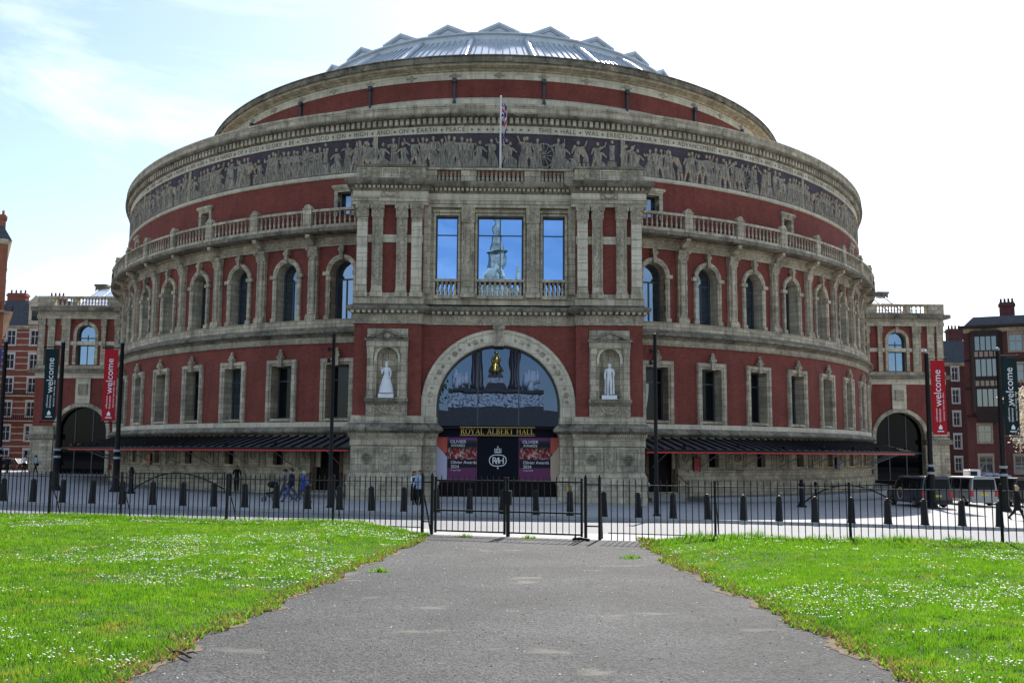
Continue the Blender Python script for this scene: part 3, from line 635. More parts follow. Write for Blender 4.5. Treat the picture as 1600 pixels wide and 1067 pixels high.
FM = [figure_mesh(i) for i in range(20)]
def put_on_drum(name, me, t, o, z, parent, s=1, flip=1):
    p = Mring(t, o, z); nx, ny = math.sin(t)/HA, -math.cos(t)/HB
    ob = link(name, me, parent, p, math.atan2(ny, nx)+PI/2); ob.scale = (s*flip, 1, s); return ob
t = R(-84)
rr = random.Random(3)
while t < R(84):
    k = rr.randrange(20)
    if k in (9, 8, 18) and rr.random() < .6: k = rr.randrange(8)
    if abs(t) < R(.6): t += R(.5)
    put_on_drum('frieze_figure', FM[k], t, -.038, 21.31, hall, rr.uniform(1.04, 1.16), rr.choice((-1, 1)))
    t += R(rr.uniform(.45, .80) if k % 10 < 7 else 1.2)*40/math.hypot(HA*math.cos(t), HB*math.sin(t))
for a in (-79.5, -66.5, -53, -39.7, -13.2, 13.2, 39.7, 53, 66.5, 79.5):
    mb = MB(); sbox(mb, Mdrum(R(a)), -.16, .16, -.03, .05, 21.29, 23.61); mb.build('frieze_divider', STONEC, hall, uv='drum')
# upper wall with small windows
def upper_wall():
    mb = MB(); holes = [R(a) for a in (-16.55, 16.55, -36.2, 36.2, -56, 56, -76, 76)]
    seg = sorted(holes); pts = [-PI]+sum([[h-R(1.6), h+R(1.6)] for h in seg], [])+[PI]
    for i in range(0, len(pts), 2):
        a, b = pts[i], pts[i+1]; n = max(2, int((b-a)/R(2)))
        sweep(mb, Mring, a, b, [(0, 17.3), (0, 20.988), (-1, 20.988), (-1, 17.3)], n)
    for h in seg:
        k = math.hypot(HA*math.cos(h), HB*math.sin(h)); s = R(1.6)*k
        wall_hole(mb, Mdrum(h), -s-.02, s+.02, 17.3, 20.988, [rect_pts(.5, 18.55, 20.05)], 0, .55, mir=1)
    mb.build('upper_wall', [BRICK, STONE], hall, uv='drum')
    for h in seg:
        M = Mdrum(h); mb = MB()
        frame_along(mb, M, rect_pts(.5, 18.4, 20.05), [(0, -.02), (0, .1), (.26, .12), (.26, -.02)])
        sbox(mb, M, -.92, .92, -.02, .22, 20.32, 20.52); sbox(mb, M, -.82, .82, -.02, .15, 20.22, 20.318)
        wd = mb.build('small_window', STONE, hall, uv='drum')
        mb = MB(); fill(mb, M, rect_pts(.52, 18.4, 20.07), -.5); mb.build('pane', GL_DRUM, wd, uv=None)
upper_wall()
# balcony
ringpart('balcony_slab', [(0.02, 17.05), (.9, 17.08), (1.22, 17.10), (1.38, 17.17), (1.40, 17.36), (1.3, 17.42), (0.02, 17.42)], STONED)
ringpart('balcony_plinth', [(.96, 17.425), (1.26, 17.425), (1.24, 17.64), (.98, 17.64)], STONE)
ringpart('balcony_rail', [(.95, 18.50), (1.27, 18.50), (1.29, 18.62), (1.2, 18.69), (1.0, 18.69), (.93, 18.62)], STONE)
BAL = MB().lathe([(.075, 0), (.075, .06), (.045, .1), (.085, .27), (.05, .52), (.04, .62), (.07, .72), (.07, .86)], 8).mesh('baluster', STONE, True)
BAYS = [3.3+6.6*k for k in range(13)]
ALLB = sorted([b for b in BAYS]+[-b for b in BAYS])
def inview(a): return 12.5 < abs(a) < 86
for a in ALLB:
    if abs(a) < 13 or abs(a) > 72: continue
    k = math.hypot(HA*math.cos(R(a)), HB*math.sin(R(a))); hwid = R(3.3)*k-.32
    nb = 10 if abs(a) < 60 else 8
    for i in range(nb):
        s = -hwid+2*hwid*(i+.5)/nb; p = Mdrum(R(a))(s, 1.11, 17.64); link('baluster', BAL, hall, p)
for kk in range(-12, 13):
    a = 6.6*kk
    if abs(a) < 13: continue
    M = Mdrum(R(a)); mb = MB(); sbox(mb, M, -.30, .30, .90, 1.32, 17.42, 18.70); sbox(mb, M, -.2, .2, 1.32, 1.36, 17.7, 18.4); sbox(mb, M, -.34, .34, .88, 1.35, 18.70, 18.80)
    pts = [(.26*math.cos(PI*i/8), 18.80+.26*math.sin(PI*i/8)) for i in range(9)]
    vs = [M(s, 1.3, z) for s, z in pts]+[M(s, .94, z) for s, z in pts]; n = 9
    mb.add(vs, [tuple(range(n)), tuple(range(2*n-1, n-1, -1))]+[(i, (i+1) % n, n+(i+1) % n, n+i) for i in range(n)])
    mb.build('balcony_pier', STONE, hall, uv='drum')
    # bracket under the slab
    mb = MB(); prof = [(.3, 16.55), (.62, 16.5), (.86, 16.72), (1.22, 16.86), (1.25, 17.045), (.3, 17.045)]
    sweep(mb, M, -.16, .16, prof, 1); mb.build('balcony_bracket', STONE, hall, uv='drum')
ringpart('entablature', [(.0, 16.37), (.32, 16.37), (.34, 16.50), (.42, 16.56), (.42, 16.62), (.30, 16.64), (.30, 16.98), (.5, 17.0), (.6, 17.045), (0, 17.045)], STONEC)
# arcade storey
arcs = {-1: MB(), 1: MB()}
for a in ALLB:
    arc = arcs[1 if a > 0 else -1]
    M = Mdrum(R(a)); k = math.hypot(HA*math.cos(R(a)), HB*math.sin(R(a))); hw = R(3.3)*k*1.006
    if abs(a) < 12: continue
    o = min(.84, hw-.75)
    wall_hole(arc, M, -hw, hw, 11.45, 16.375, [arch_pts(o, 11.46, 14.62)], .15, .85, mir=1)
    mb = MB(); ap = arch_pts(o, 11.46, 14.62, 16)
    frame_along(mb, M, ap, [(0, .1), (0, .27), (.09, .30), (.12, .34), (.27, .36), (.33, .30), (.33, .1)])
    e = mb.build('archivolt', STONE, hall, uv='drum')
    for sg in (-1, 1):
        mb = MB(); xa, xb = sorted((sg*(o-.03), sg*min(o+.5, hw-.3))); sbox(mb, M, xa, xb, .12, .42, 14.42, 14.66); mb.build('impost', STONE, e, uv='drum')
        mb = MB(); xa, xb = sorted((sg*(o-.02), sg*(o+.38))); sbox(mb, M, xa, xb, .12, .40, 11.46, 11.75); mb.build('jamb_base', STONE, e, uv='drum')
    mb = MB(); vs = []
    sbox(mb, M, -.13, .13, .2, .48, 15.40, 15.98); sbox(mb, M, -.2, .2, .14, .52, 15.98, 16.18); sbox(mb, M, -.16, .16, .14, .44, 16.18, 16.36); mb.build('keystone', STONEC, e, uv='drum')
    # window
    mb = MB(); fr = [(s*.985, z) for s, z in ap]
    frame_along(mb, M, fr, [(-.12, -.66), (-.12, -.56), (.0, -.56), (.0, -.66)]); sbox(mb, M, -o, o, -.66, -.56, 11.46, 11.6); sbox(mb, M, -o*.97, o*.97, -.66, -.57, 14.2, 14.30); sbox(mb, M, -.045, .045, -.66, -.575, 11.6, 14.2)
    wd = mb.build('arched_window', 'frame_metal', hall, uv=None)
    mb = MB(); fill(mb, M, fr, -.62); mb.build('pane', GL_DRUM, wd, uv=None)
for q_ in arcs.values(): q_.build('arcade_wall', [BRICK, STONE], hall, uv='drum')
ringpart('arcade_wall_rear', [(.15, 11.45), (.15, 16.37), (-1, 16.37), (-1, 11.45)], BRICK, hall, 100, R(86), R(274), False)
for kk in range(-12, 13):
    a = 6.6*kk
    if abs(a) < 13: continue
    M = Mdrum(R(a)); mb = MB(); sbox(mb, M, -.36, .36, .12, .40, 11.46, 16.36); sbox(mb, M, -.24, .24, .40, .50, 11.9, 15.7)
    pl = mb.build('pilaster', STONE, hall, uv='drum')
    mb = MB(); frame_along(mb, M, [(-.17, 12.05), (-.17, 15.55), (.17, 15.55), (.17, 12.05)], [(-.03, .49), (-.03, .53), (.03, .53), (.03, .49)], True); mb.build('panel', STONEC, pl, uv='drum')
    mb = MB(); sbox(mb, M, -.42, .42, .12, .58, 11.46, 11.72); sbox(mb, M, -.39, .39, .12, .54, 11.72, 11.86); mb.build('base', STONE, pl, uv='drum')
    mb = MB(); sweep(mb, M, -.40, .40, [(.12, 15.72), (.50, 15.72), (.50, 15.82), (.54, 15.95), (.62, 16.22), (.64, 16.36), (.12, 16.36)], 1)
    for s in (-.36, .36): sbox(mb, M, s-.09, s+.09, .45, .70, 16.14, 16.33)
    mb.build('capital', STONEC, pl, uv='drum')
# sill cornice between storeys
ringpart('sill_band', [(.5, 10.9), (.56, 10.95), (.56, 11.38), (.62, 11.42), (.6, 11.455), (-1, 11.455), (-1, 10.9)], STONE)
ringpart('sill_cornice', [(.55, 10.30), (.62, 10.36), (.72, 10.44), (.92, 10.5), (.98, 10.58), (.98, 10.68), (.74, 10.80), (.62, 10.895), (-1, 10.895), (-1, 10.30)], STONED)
ringpart('sill_frieze', [(.52, 9.88), (.60, 9.90), (.60, 9.95), (.55, 9.97), (.55, 10.25), (.6, 10.295), (-1, 10.295), (-1, 9.88)], STONEC)
# lower storey
lows = {-1: MB(), 1: MB()}
for a in ALLB:
    low = lows[1 if a > 0 else -1]
    if abs(a) < 12: continue
    M = Mdrum(R(a)); k = math.hypot(HA*math.cos(R(a)), HB*math.sin(R(a))); hw = R(3.3)*k*1.012; o = .82
    wall_hole(low, M, -hw, hw, 4.78, 9.885, [rect_pts(o, 5.02, 8.5)], .45, .8, mir=1)
    mb = MB(); frame_along(mb, M, rect_pts(o, 4.80, 8.5), [(0, .40), (0, .56), (.1, .58), (.14, .66), (.33, .68), (.40, .60), (.40, .40)])
    su = mb.build('window_surround', STONE, hall, uv='drum')
    mb = MB(); sbox(mb, M, -.16, .16, .5, .78, 8.42, 8.98); sbox(mb, M, -.22, .22, .5, .84, 8.98, 9.14)
    mb.taper(*M(0, .68, 0)[:2], 9.14, 9.36, .17, .12, .12, .1); mb.ball(M(0, .66, 9.46), (.12, .12, .15), 8, 6); mb.build('keystone', STONEC, su, uv='drum')
    mb = MB(); sbox(mb, M, -o-.02, o+.02, -.3, .55, 4.86, 5.02); mb.build('sill', STONE, su, uv='drum')
    mb = MB(); frame_along(mb, M, rect_pts(o-.005, 5.02, 8.5), [(-.11, -.33), (-.11, -.23), (0, -.23), (0, -.33)]); sbox(mb, M, -o, o, -.33, -.24, 5.022, 5.13); sbox(mb, M, -o+.1, o-.1, -.33, -.25, 7.5, 7.58)
    wd = mb.build('tall_window', 'frame_metal', hall, uv=None)
    mb = MB(); fill(mb, M, rect_pts(o, 5.02, 8.5), -.29); mb.build('pane', GL_DRUM if int(abs(a)/6.6) in ((4, 7) if a < 0 else (5,)) else GL_DARK, wd, uv=None)
    if int(abs(a)/6.6) in (3, 4, 6) or (a > 0 and int(a/6.6) in (5, 2)):
        mb = MB(); sg = -1 if a < 0 else 1
        vs = []
        for i in range(9):
            u = i/8; z = 7.45-2.3*u
            inn = .12+.34*math.cos(u*PI*.5)
            for j in range(6): vs.append(M(sg*(-.70+inn*j/5), -.262+.012*(j % 2), z))
        mb.add(vs, [(r_*6+j, r_*6+j+1, (r_+1)*6+j+1, (r_+1)*6+j) for r_ in range(8) for j in range(5)]); mb.build('curtain', 'curtain', wd, uv=None)
for q_ in lows.values(): q_.build('lower_wall', [BRICK, STONE], hall, uv='drum')
ringpart('lower_wall_rear', [(.45, 4.78), (.45, 9.88), (-1, 9.88), (-1, 4.78)], BRICK, hall, 100, R(86), R(274), False)
# base storey
ringpart('base_band', [(.62, 4.45), (.66, 4.47), (.66, 4.78), (-1, 4.78), (-1, 4.45)], STONEP)
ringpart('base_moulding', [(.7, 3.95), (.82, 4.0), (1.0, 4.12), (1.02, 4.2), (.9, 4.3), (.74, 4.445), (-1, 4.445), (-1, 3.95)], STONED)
bases = {-1: MB(), 1: MB()}
for a in ALLB:
    basew = bases[1 if a > 0 else -1]
    if abs(a) < 12: continue
    M = Mdrum(R(a)); k = math.hypot(HA*math.cos(R(a)), HB*math.sin(R(a))); hw = R(3.3)*k*1.018
    door = abs(a) < 17
    h = rect_pts(.95, .42, 3.25) if door else rect_pts(.42, 2.0, 3.15)
    if door and a > 0: h = [(p+.25, z) for p, z in h]
    if door and a < 0: h = [(p-.6, z) for p, z in h]
    wall_hole(basew, M, -hw, hw, -.8, 3.96, [h], .55, .5)
    if door:
        cxs = sum(p for p, z in h)/4
        mb = MB(); frame_along(mb, M, h, [(0, .5), (0, .62), (.22, .64), (.22, .5)]); dr = mb.build('side_door', 'door_timber', hall, uv=None)
        mb = MB(); fill(mb, M, h, .12); mb.build('door_leaf', 'door_dark', dr, uv=None)
        for i in range(3):
            mb = MB(); sbox(mb, M, cxs-1.15, cxs+1.15, .5, 1.9-.4*i, -.3+.2*i, -.1+.2*i+.0); mb.build('step', 'step_stone', dr, uv=None)
        mb = MB()
        for sg in (-1, 1):
            mb.tube([M(cxs+sg*1.1, 2.1, .1), M(cxs+sg*1.1, 2.1, .9), M(cxs+sg*1.1, .65, 1.55), M(cxs+sg*1.1, .65, .4)], .025, 6)
        mb.build('handrail', 'black_iron', dr, uv=None)
    else:
        mb = MB(); frame_along(mb, M, h, [(0, .5), (0, .60), (.1, .60), (.1, .5)], True); wd = mb.build('base_window', STONE, hall, uv='drum')
        mb = MB(); fill(mb, M, h, .18); mb.build('pane', GL_DARK, wd, uv=None)
    for s_ in (-hw+.02, ):
        # panel with medallion between windows
        mb = MB(); frame_along(mb, M, [(s_-.55, 1.95), (s_-.55, 3.3), (s_+.55, 3.3), (s_+.55, 1.95)], [(-.05, .5), (-.05, .62), (.05, .62), (.05, .5)], True)
        frame_along(mb, M, [(s_+.24*math.cos(-q), 2.7+.34*math.sin(-q)) for q in np.linspace(0, 2*PI, 13)[:-1]], [(-.06, .5), (-.06, .64), (.05, .64), (.05, .5)], True)
        sbox(mb, M, s_-.1, s_+.1, .5, .63, 2.58, 2.82)
        mb.build('medallion_panel', STONEC, hall, uv='drum')
    for s_ in (-hw+.95, hw-.95):
        mb = MB(); sbox(mb, M, s_-.17, s_+.17, .5, .615, 1.9, 3.4); mb.build('strip_pilaster', STONEC, hall, uv='drum')
for q_ in bases.values(): q_.build('base_wall', STONE, hall, uv='drum')
ringpart('base_wall_rear', [(.55, -.8), (.55, 3.95), (-1, 3.95), (-1, -.8)], STONE, hall, 100, R(86), R(274), False)
for s0, s1 in ((R(-84), R(-20.4)), (R(19.9), R(84))):
    ringpart('dado_moulding', [(.5, 1.62), (.66, 1.66), (.72, 1.74), (.72, 1.8), (.62, 1.86), (.5, 1.86)], STONE, hall, 70, s0, s1, False)
    ringpart('plinth', [(.5, -.8), (.78, -.8), (.78, 1.05), (.68, 1.18), (.5, 1.2)], STONE, hall, 70, s0, s1, False)
    ringpart('terrace', [(.8, -.8), (2.6, -.8), (2.6, .12), (.8, .16)], 'step_stone', hall, 70, s0, s1, False)
# canopy: metal roof with standing seams, red fascia, struts
for s0, s1 in ((R(-80), R(-13)), (R(13), R(80))):
    cn = ringpart('canopy', [(.72, 3.86), (4.0, 3.12), (4.0, 3.02), (.72, 3.76)], 'canopy_metal', hall, 80, s0, s1, False)
    ringpart('gutter', [(3.98, 3.0), (4.10, 3.0), (4.10, 3.14), (3.98, 3.14)], 'canopy_seam', cn, 80, s0, s1, False)
    ringpart('fascia', [(4.0, 2.90), (4.07, 2.90), (4.07, 2.998), (4.0, 2.998)], 'fascia_red', cn, 80, s0, s1, False)
    t = s0+.01
    while t < s1-.004:
        M = Mdrum(t); mb = MB()
        vs = [M(-.05, .74, 3.855), M(.05, .74, 3.855), M(.05, .74, 3.95), M(-.05, .74, 3.95), M(-.05, 4.0, 3.12), M(.05, 4.0, 3.12), M(.05, 4.0, 3.21), M(-.05, 4.0, 3.21)]
        mb.add(vs, [(3, 2, 1, 0), (4, 5, 6, 7), (0, 1, 5, 4), (1, 2, 6, 5), (2, 3, 7, 6), (3, 0, 4, 7)]); mb.build('seam', 'canopy_seam', cn, uv=None)
        t += .68/math.hypot(HA*math.cos(t), HB*math.sin(t))
    a = math.degrees(s0)
    for kk in range(12):
        tt = s0+(kk+.5)*(s1-s0)/12; M = Mdrum(tt)
        MB().tube([M(0, .6, 2.0), M(0, 3.3, 3.12)], .035, 6).build('strut', 'lead', cn, uv=None)
        M = Mdrum(tt+.02); mb = MB(); mb.lathe([(.02, 0), (.02, .14), (.12, .14), (.15, .22), (.12, .3)], 8, M(0, 3.75, 3.16)); mb.build('spotlight', 'black_iron', cn, uv=None)
        for q in range(3):
            M = Mdrum(tt+(q-1)*.03); MB().ball(M(0, 4.08, 2.95), .035, 6, 4).build('bulb', 'lamp_brass', cn, uv=None)
# notice boards on the base wall
def notice(a, mat, z=2.25, w=.26, h=.48, s=0, lab=''):
    M = Mdrum(R(a)); mb = MB(); sbox(mb, M, -w-.05, w+.05, .64, .72, z-h-.05, z+h+.05)
    b = mb.build('notice_board', 'black_iron', None, uv=None); tag(b, lab, 'notice board')
    mb = MB(); sbox(mb, M, -w, w, .72, .735, z-h, z+h); mb.build('poster', mat, b, uv=None)
notice(20.9, 'board_red', 2.2, .24, .42, lab='red poster in a black frame on the hall base wall')
notice(44.5, 'board_blue', 2.2, .22, .42, lab='dark blue poster in a black frame on the hall base wall')
notice(-44.5, 'board_orange', 2.2, .22, .42, lab='orange poster in a dark frame on the hall base wall')

# ------------------------------------------------------------------ north porch (part of the hall)
PY = -46.85
M0 = Mflat(0, PY)
BO = .45                                                    # side bays stand forward
core = MB(); core.box(-8.3, 8.3, PY+.95, -40.2, -.5, 19.0); core.build('porch_core', 'interior', hall, uv=None)
sidew = MB()
for sg in (-1, 1):
    x0, x1 = sorted((sg*8.32, sg*8.48)); sidew.box(x0, x1, PY-.2, -40.0, 4.9, 19.0)
sidew.build('porch_side_wall', BRICK, hall)
# upper centre wall with three openings
mb = MB()
wins = [(-3.15, .65), (.05, 1.36), (3.25, .65)]
holes = [[(c+p, z) for p, z in rect_pts(hw+.02, 11.95, 17.0)] for c, hw in wins]
wall_hole(mb, M0, -4.6, 4.6, 11.6, 17.45, holes, 0, .6); mb.build('porch_upper_wall', STONE, hall)
for (c, hw) in wins:
    M = Mflat(c, PY)
    mb = MB(); frame_along(mb, M, rect_pts(hw+.02, 11.95, 17.0), [(0, -.02), (0, .08), (.1, .12), (.16, .06), (.16, -.02)]); sbox(mb, M, -hw-.2, hw+.2, -.02, .2, 17.17, 17.32)
    su = mb.build('porch_window_surround', STONE, hall)
    mb = MB(); frame_along(mb, M, rect_pts(hw, 11.95, 16.98), [(-.07, -.46), (-.07, -.36), (0, -.36), (0, -.46)]); sbox(mb, M, -hw, hw, -.46, -.37, 15.85, 15.91)
    if hw > 1: sbox(mb, M, -.03, .03, -.46, -.37, 12, 16.95)
    wd = mb.build('porch_window', 'frame_metal', hall, uv=None)
    for (za, zb) in ((11.95, 15.85), (15.91, 16.98)):
        for (sa, sb) in (((-hw, -.03), (.03, hw)) if hw > 1 else ((-hw, hw),)):
            mb = MB(); mb.add([M(sa, -.42, za), M(sb, -.42, za), M(sb, -.42, zb), M(sa, -.42, zb)], [(0, 1, 2, 3)]); mb.build('pane', GL_PORCH, wd, uv=None)
    nb = 9 if hw > 1 else 5
    mb = MB(); sbox(mb, M, -hw-.05, hw+.05, -.2, .16, 12.98, 13.13); mb.build('window_rail', STONE, hall); mb = MB(); sbox(mb, M, -hw-.05, hw+.05, -.2, .16, 11.95, 12.16); mb.build('window_ledge', STONE, hall)
    for i in range(nb):
        ob = link('baluster', BAL, hall, M(-hw+2*hw*(i+.5)/nb, 0, 12.16)); ob.scale = (1.15, 1.15, .955)
for c in (-1.89, 1.99):
    M = Mflat(c, PY); mb = MB(); sbox(mb, M, -.36, .36, -.02, .26, 12.1, 17.44); sbox(mb, M, -.27, .27, .26, .32, 12.7, 16.2); p = mb.build('pilaster', STONE, hall)
    mb = MB(); frame_along(mb, M, [(-.2, 12.85), (-.2, 16.05), (.2, 16.05), (.2, 12.85)], [(-.035, .3), (-.035, .36), (.035, .36), (.035, .3)], True); sbox(mb, M, -.14, .14, .3, .345, 13.0, 15.9); mb.build('panel', STONEC, p)
    mb = MB(); sbox(mb, M, -.42, .42, -.02, .40, 12.0, 12.3); mb.build('base', STONE, p)
    mb = MB(); sweep(mb, M, -.40, .40, [(-.02, 16.5), (.34, 16.5), (.34, 16.62), (.42, 17.1), (.48, 17.3), (.48, 17.44), (-.02, 17.44)], 1); mb.build('capital', STONEC, p)
# side bays of the upper storey
for sg in (-1, 1):
    xc = sg*6.52
    M = Mflat(xc, PY-BO)
    mb = MB(); sbox(mb, M, -1.98, 1.98, -.7, 0, 11.5, 17.45); mb.build('bay_wall', BRICK, hall)
    mb = MB(); sbox(mb, M, -1.97, 1.97, -.1, .06, 15.23, 15.69); mb.build('bay_string', STONEP, hall)
    mb = MB(); sbox(mb, M, -2.06, 2.06, -.7, .30, 11.50, 11.92); sbox(mb, M, -2.02, 2.02, -.7, .14, 11.92, 12.2); mb.build('bay_pedestal', STONE, hall)
    for i, px in enumerate((-1.60, -.71, .73, 1.61)):
        carved = i in (1, 2)
        mb = MB(); sbox(mb, M, px-.31, px+.31, -.05, .30, 12.2, 17.44)
        p = mb.build('pilaster', STONE, hall)
        mb = MB()
        if carved: frame_along(mb, M, [(px-.2, 12.75), (px-.2, 16.2), (px+.2, 16.2), (px+.2, 12.75)], [(-.03, .29), (-.03, .35), (.03, .35), (.03, .29)], True); sbox(mb, M, px-.15, px+.15, .29, .335, 12.9, 16.05)
        else:
            for q in range(8): sbox(mb, M, px-.30, px+.30, .29, .335, 12.65+q*.47, 12.65+q*.47+.44)
        mb.build('panel', STONEC if carved else STONEP, p)
        mb = MB(); sbox(mb, M, px-.37, px+.37, -.05, .44, 11.925, 12.16); sbox(mb, M, px-.34, px+.34, -.05, .38, 12.16, 12.36); mb.build('base', STONE, p)
        mb = MB(); sweep(mb, M, px-.36, px+.36, [(-.05, 16.68), (.36, 16.68), (.38, 16.8), (.42, 17.05), (.52, 17.3), (.52, 17.44), (-.05, 17.44)], 1)
        for s in (-.33, .33): sbox(mb, M, px+s-.08, px+s+.08, .3, .58, 17.16, 17.4)
        mb.build('capital', STONEC, p)
    # narrow pilaster beside the bay
    xi = sg*4.33; M2 = Mflat(xi, PY); mb = MB(); sbox(mb, M2, -.2, .2, -.02, .2, 12.2, 17.44); p = mb.build('pilaster', STONE, hall)
    mb = MB(); sweep(mb, M2, -.24, .24, [(-.02, 16.3), (.25, 16.3), (.34, 17.2), (.36, 17.44), (-.02, 17.44)], 1); mb.build('capital', STONEC, p)
def banded(name, prof, mat, x0=8.46, parent=hall):
    """entablature band that steps forward over the side bays; prof = [(o, z)] measured from the bay face"""
    mb = MB()
    pts = lambda o: [(-x0-o, -39.9), (-x0-o, PY-BO-o), (-4.55+o, PY-BO-o), (-4.55+o, PY-o), (4.55-o, PY-o), (4.55-o, PY-BO-o), (x0+o, PY-BO-o), (x0+o, -39.9)]
    rows = [[(x, y, z) for x, y in pts(o)] for o, z in prof]
    n = len(rows[0]); vs = [p for r in rows for p in r]; fs = []
    for k in range(len(prof)-1):
        for i in range(n-1): fs.append((k*n+i, k*n+i+1, (k+1)*n+i+1, (k+1)*n+i))
    fs.append(tuple(range(n-1, -1, -1))); fs.append(tuple((len(prof)-1)*n+i for i in range(n)))
    mb.add(vs, fs); return mb.build(name, mat, parent)
banded('porch_architrave', [(.30, 17.445), (.30, 17.62), (.33, 17.63), (.33, 17.83), (.38, 17.87)], STONE)
banded('porch_frieze', [(.28, 17.872), (.28, 18.28)], STONEP)
banded('porch_cornice', [(.32, 18.285), (.36, 18.40), (.40, 18.56), (.60, 18.62), (.68, 18.70), (.74, 18.82), (.76, 18.94), (.5, 19.03)], STONED)
den = MB()
for i in range(66):
    x = -8.5+17.0*i/65; f = PY-(BO if abs(x) > 4.55 else 0)
    if abs(abs(x)-4.55) < .15: continue
    den.box(x-.075, x+.075, f-.56, f-.36, 18.40, 18.56)
stuff(den.build('porch_dentils', STONE, hall))
for sg in (-1, 1):
    M = Mflat(sg*6.52, PY-BO)
    mb = MB(); frame_along(mb, M, [(-.5, 17.93), (-.5, 18.24), (.5, 18.24), (.5, 17.93)], [(-.03, .27), (-.03, .33), (.03, .33), (.03, .27)], True)
    mb.tube([M(-.36, .31, 18.16), M(-.18, .32, 18.0), M(0, .33, 17.97), M(.18, .32, 18.0), M(.36, .31, 18.16)], .05, 6); mb.build('swag', STONEC, hall)
    mb = MB(); sbox(mb, M, -2.05, 2.05, -1.0, .12, 19.03, 19.80)
    mb2 = MB(); sbox(mb2, M, -2.1, 2.1, -1.05, .20, 19.80, 19.95)
    pp = mb.build('bay_parapet', STONE, hall); mb2.build('coping', STONED, pp)
    for px in (-1.3, 0, 1.3):
        mb = MB(); frame_along(mb, M, [(px-.5, 19.14), (px-.5, 19.7), (px+.5, 19.7), (px+.5, 19.14)], [(-.03, .1), (-.03, .17), (.03, .17), (.03, .1)], True)
        if px: sbox(mb, M, px-.14, px+.14, .1, .2, 19.16, 19.72); sbox(mb, M, px-.42, px-.2, .1, .15, 19.34, 19.5); sbox(mb, M, px+.2, px+.42, .1, .15, 19.34, 19.5)
        mb.build('parapet_panel', STONEC if px else STONEP, pp)
# parapet balustrade
mb = MB(); sbox(mb, M0, -4.5, 4.5, -.4, .06, 19.03, 19.12); sbox(mb, M0, -4.5, 4.5, -.42, .1, 19.80, 19.92)
for a, b in ((-4.5, -3.8), (-2.35, -1.42), (1.48, 2.45), (3.9, 4.5)): sbox(mb, M0, a, b, -.36, .04, 19.12, 19.80)
mb.build('porch_parapet', STONE, hall)
for a, b, n in ((-3.8, -2.35, 6), (-1.42, 1.48, 11), (2.45, 3.9, 6)):
    for i in range(n):
        ob = link('baluster', BAL, hall, M0(a+(b-a)*(i+.5)/n, -.16, 19.12)); ob.scale = (1.25, 1.25, .79)
MB().box(-4.4, 4.4, PY+1.1, PY+1.3, 19.06, 19.78).build('dark_backing', 'interior', hall, uv=None)  # added dark sheet behind the balusters, so the gaps between them look dark
MB().box(-8.4, 8.4, PY+.2, -40.5, 18.9, 19.06).build('porch_roof', 'lead', hall, uv=None)
banded('porch_band_cornice', [(.12, 10.95), (.2, 11.02), (.42, 11.14), (.50, 11.22), (.52, 11.34), (.24, 11.47), (.1, 11.50)], STONED)
mod = MB()
for i in range(52):
    x = -8.6+17.2*i/51
    if abs(abs(x)-4.5) < .3: continue
    f = PY-(BO if abs(x) > 4.5 else 0); mod.box(x-.09, x+.09, f-.40, f-.1, 10.98, 11.13)
stuff(mod.build('porch_modillions', STONE, hall))
banded('porch_band_frieze', [(.06, 10.36), (.12, 10.38), (.12, 10.48), (.05, 10.52), (.05, 10.88), (.1, 10.948)], STONEC, 8.50)
# lower storey: arch and niche bays
mb = MB(); ACZ = 5.55
op = arch_pts(3.65, 4.3, ACZ, 28)
wall_hole(mb, M0, -4.6, 4.6, 4.3+.0, 10.37, [[(s, max(z, 4.302)) for s, z in op]], 0, .9, n=8, mir=1); mb.build('porch_arch_wall', [BRICK, STONE], hall)
mb = MB(); frame_along(mb, M0, op, [(0, -.02), (0, .10), (.08, .14), (.14, .08), (.66, .08), (.72, .16), (.88, .18), (.92, .1), (.92, -.02)])
av = mb.build('archivolt', STONEP, hall)
mb = MB()
for i in range(9):
    th = PI*(i+.5)/9
    if i == 4: continue
    for dd in (-.10, 0, .10):
        a0 = th+dd; rr_ = 3.65+.40; mb.ball(M0(-rr_*math.cos(a0), .09, ACZ+rr_*math.sin(a0)), (.17 if dd == 0 else .1, .05, .17 if dd == 0 else .1), 8, 5)
mb.build('carving', STONEC, av)
mb = MB(); sbox(mb, M0, -.30, .30, 0, .30, 9.12, 10.2); sbox(mb, M0, -.36, .36, 0, .36, 10.12, 10.34); mb.build('keystone', STONEC, av)
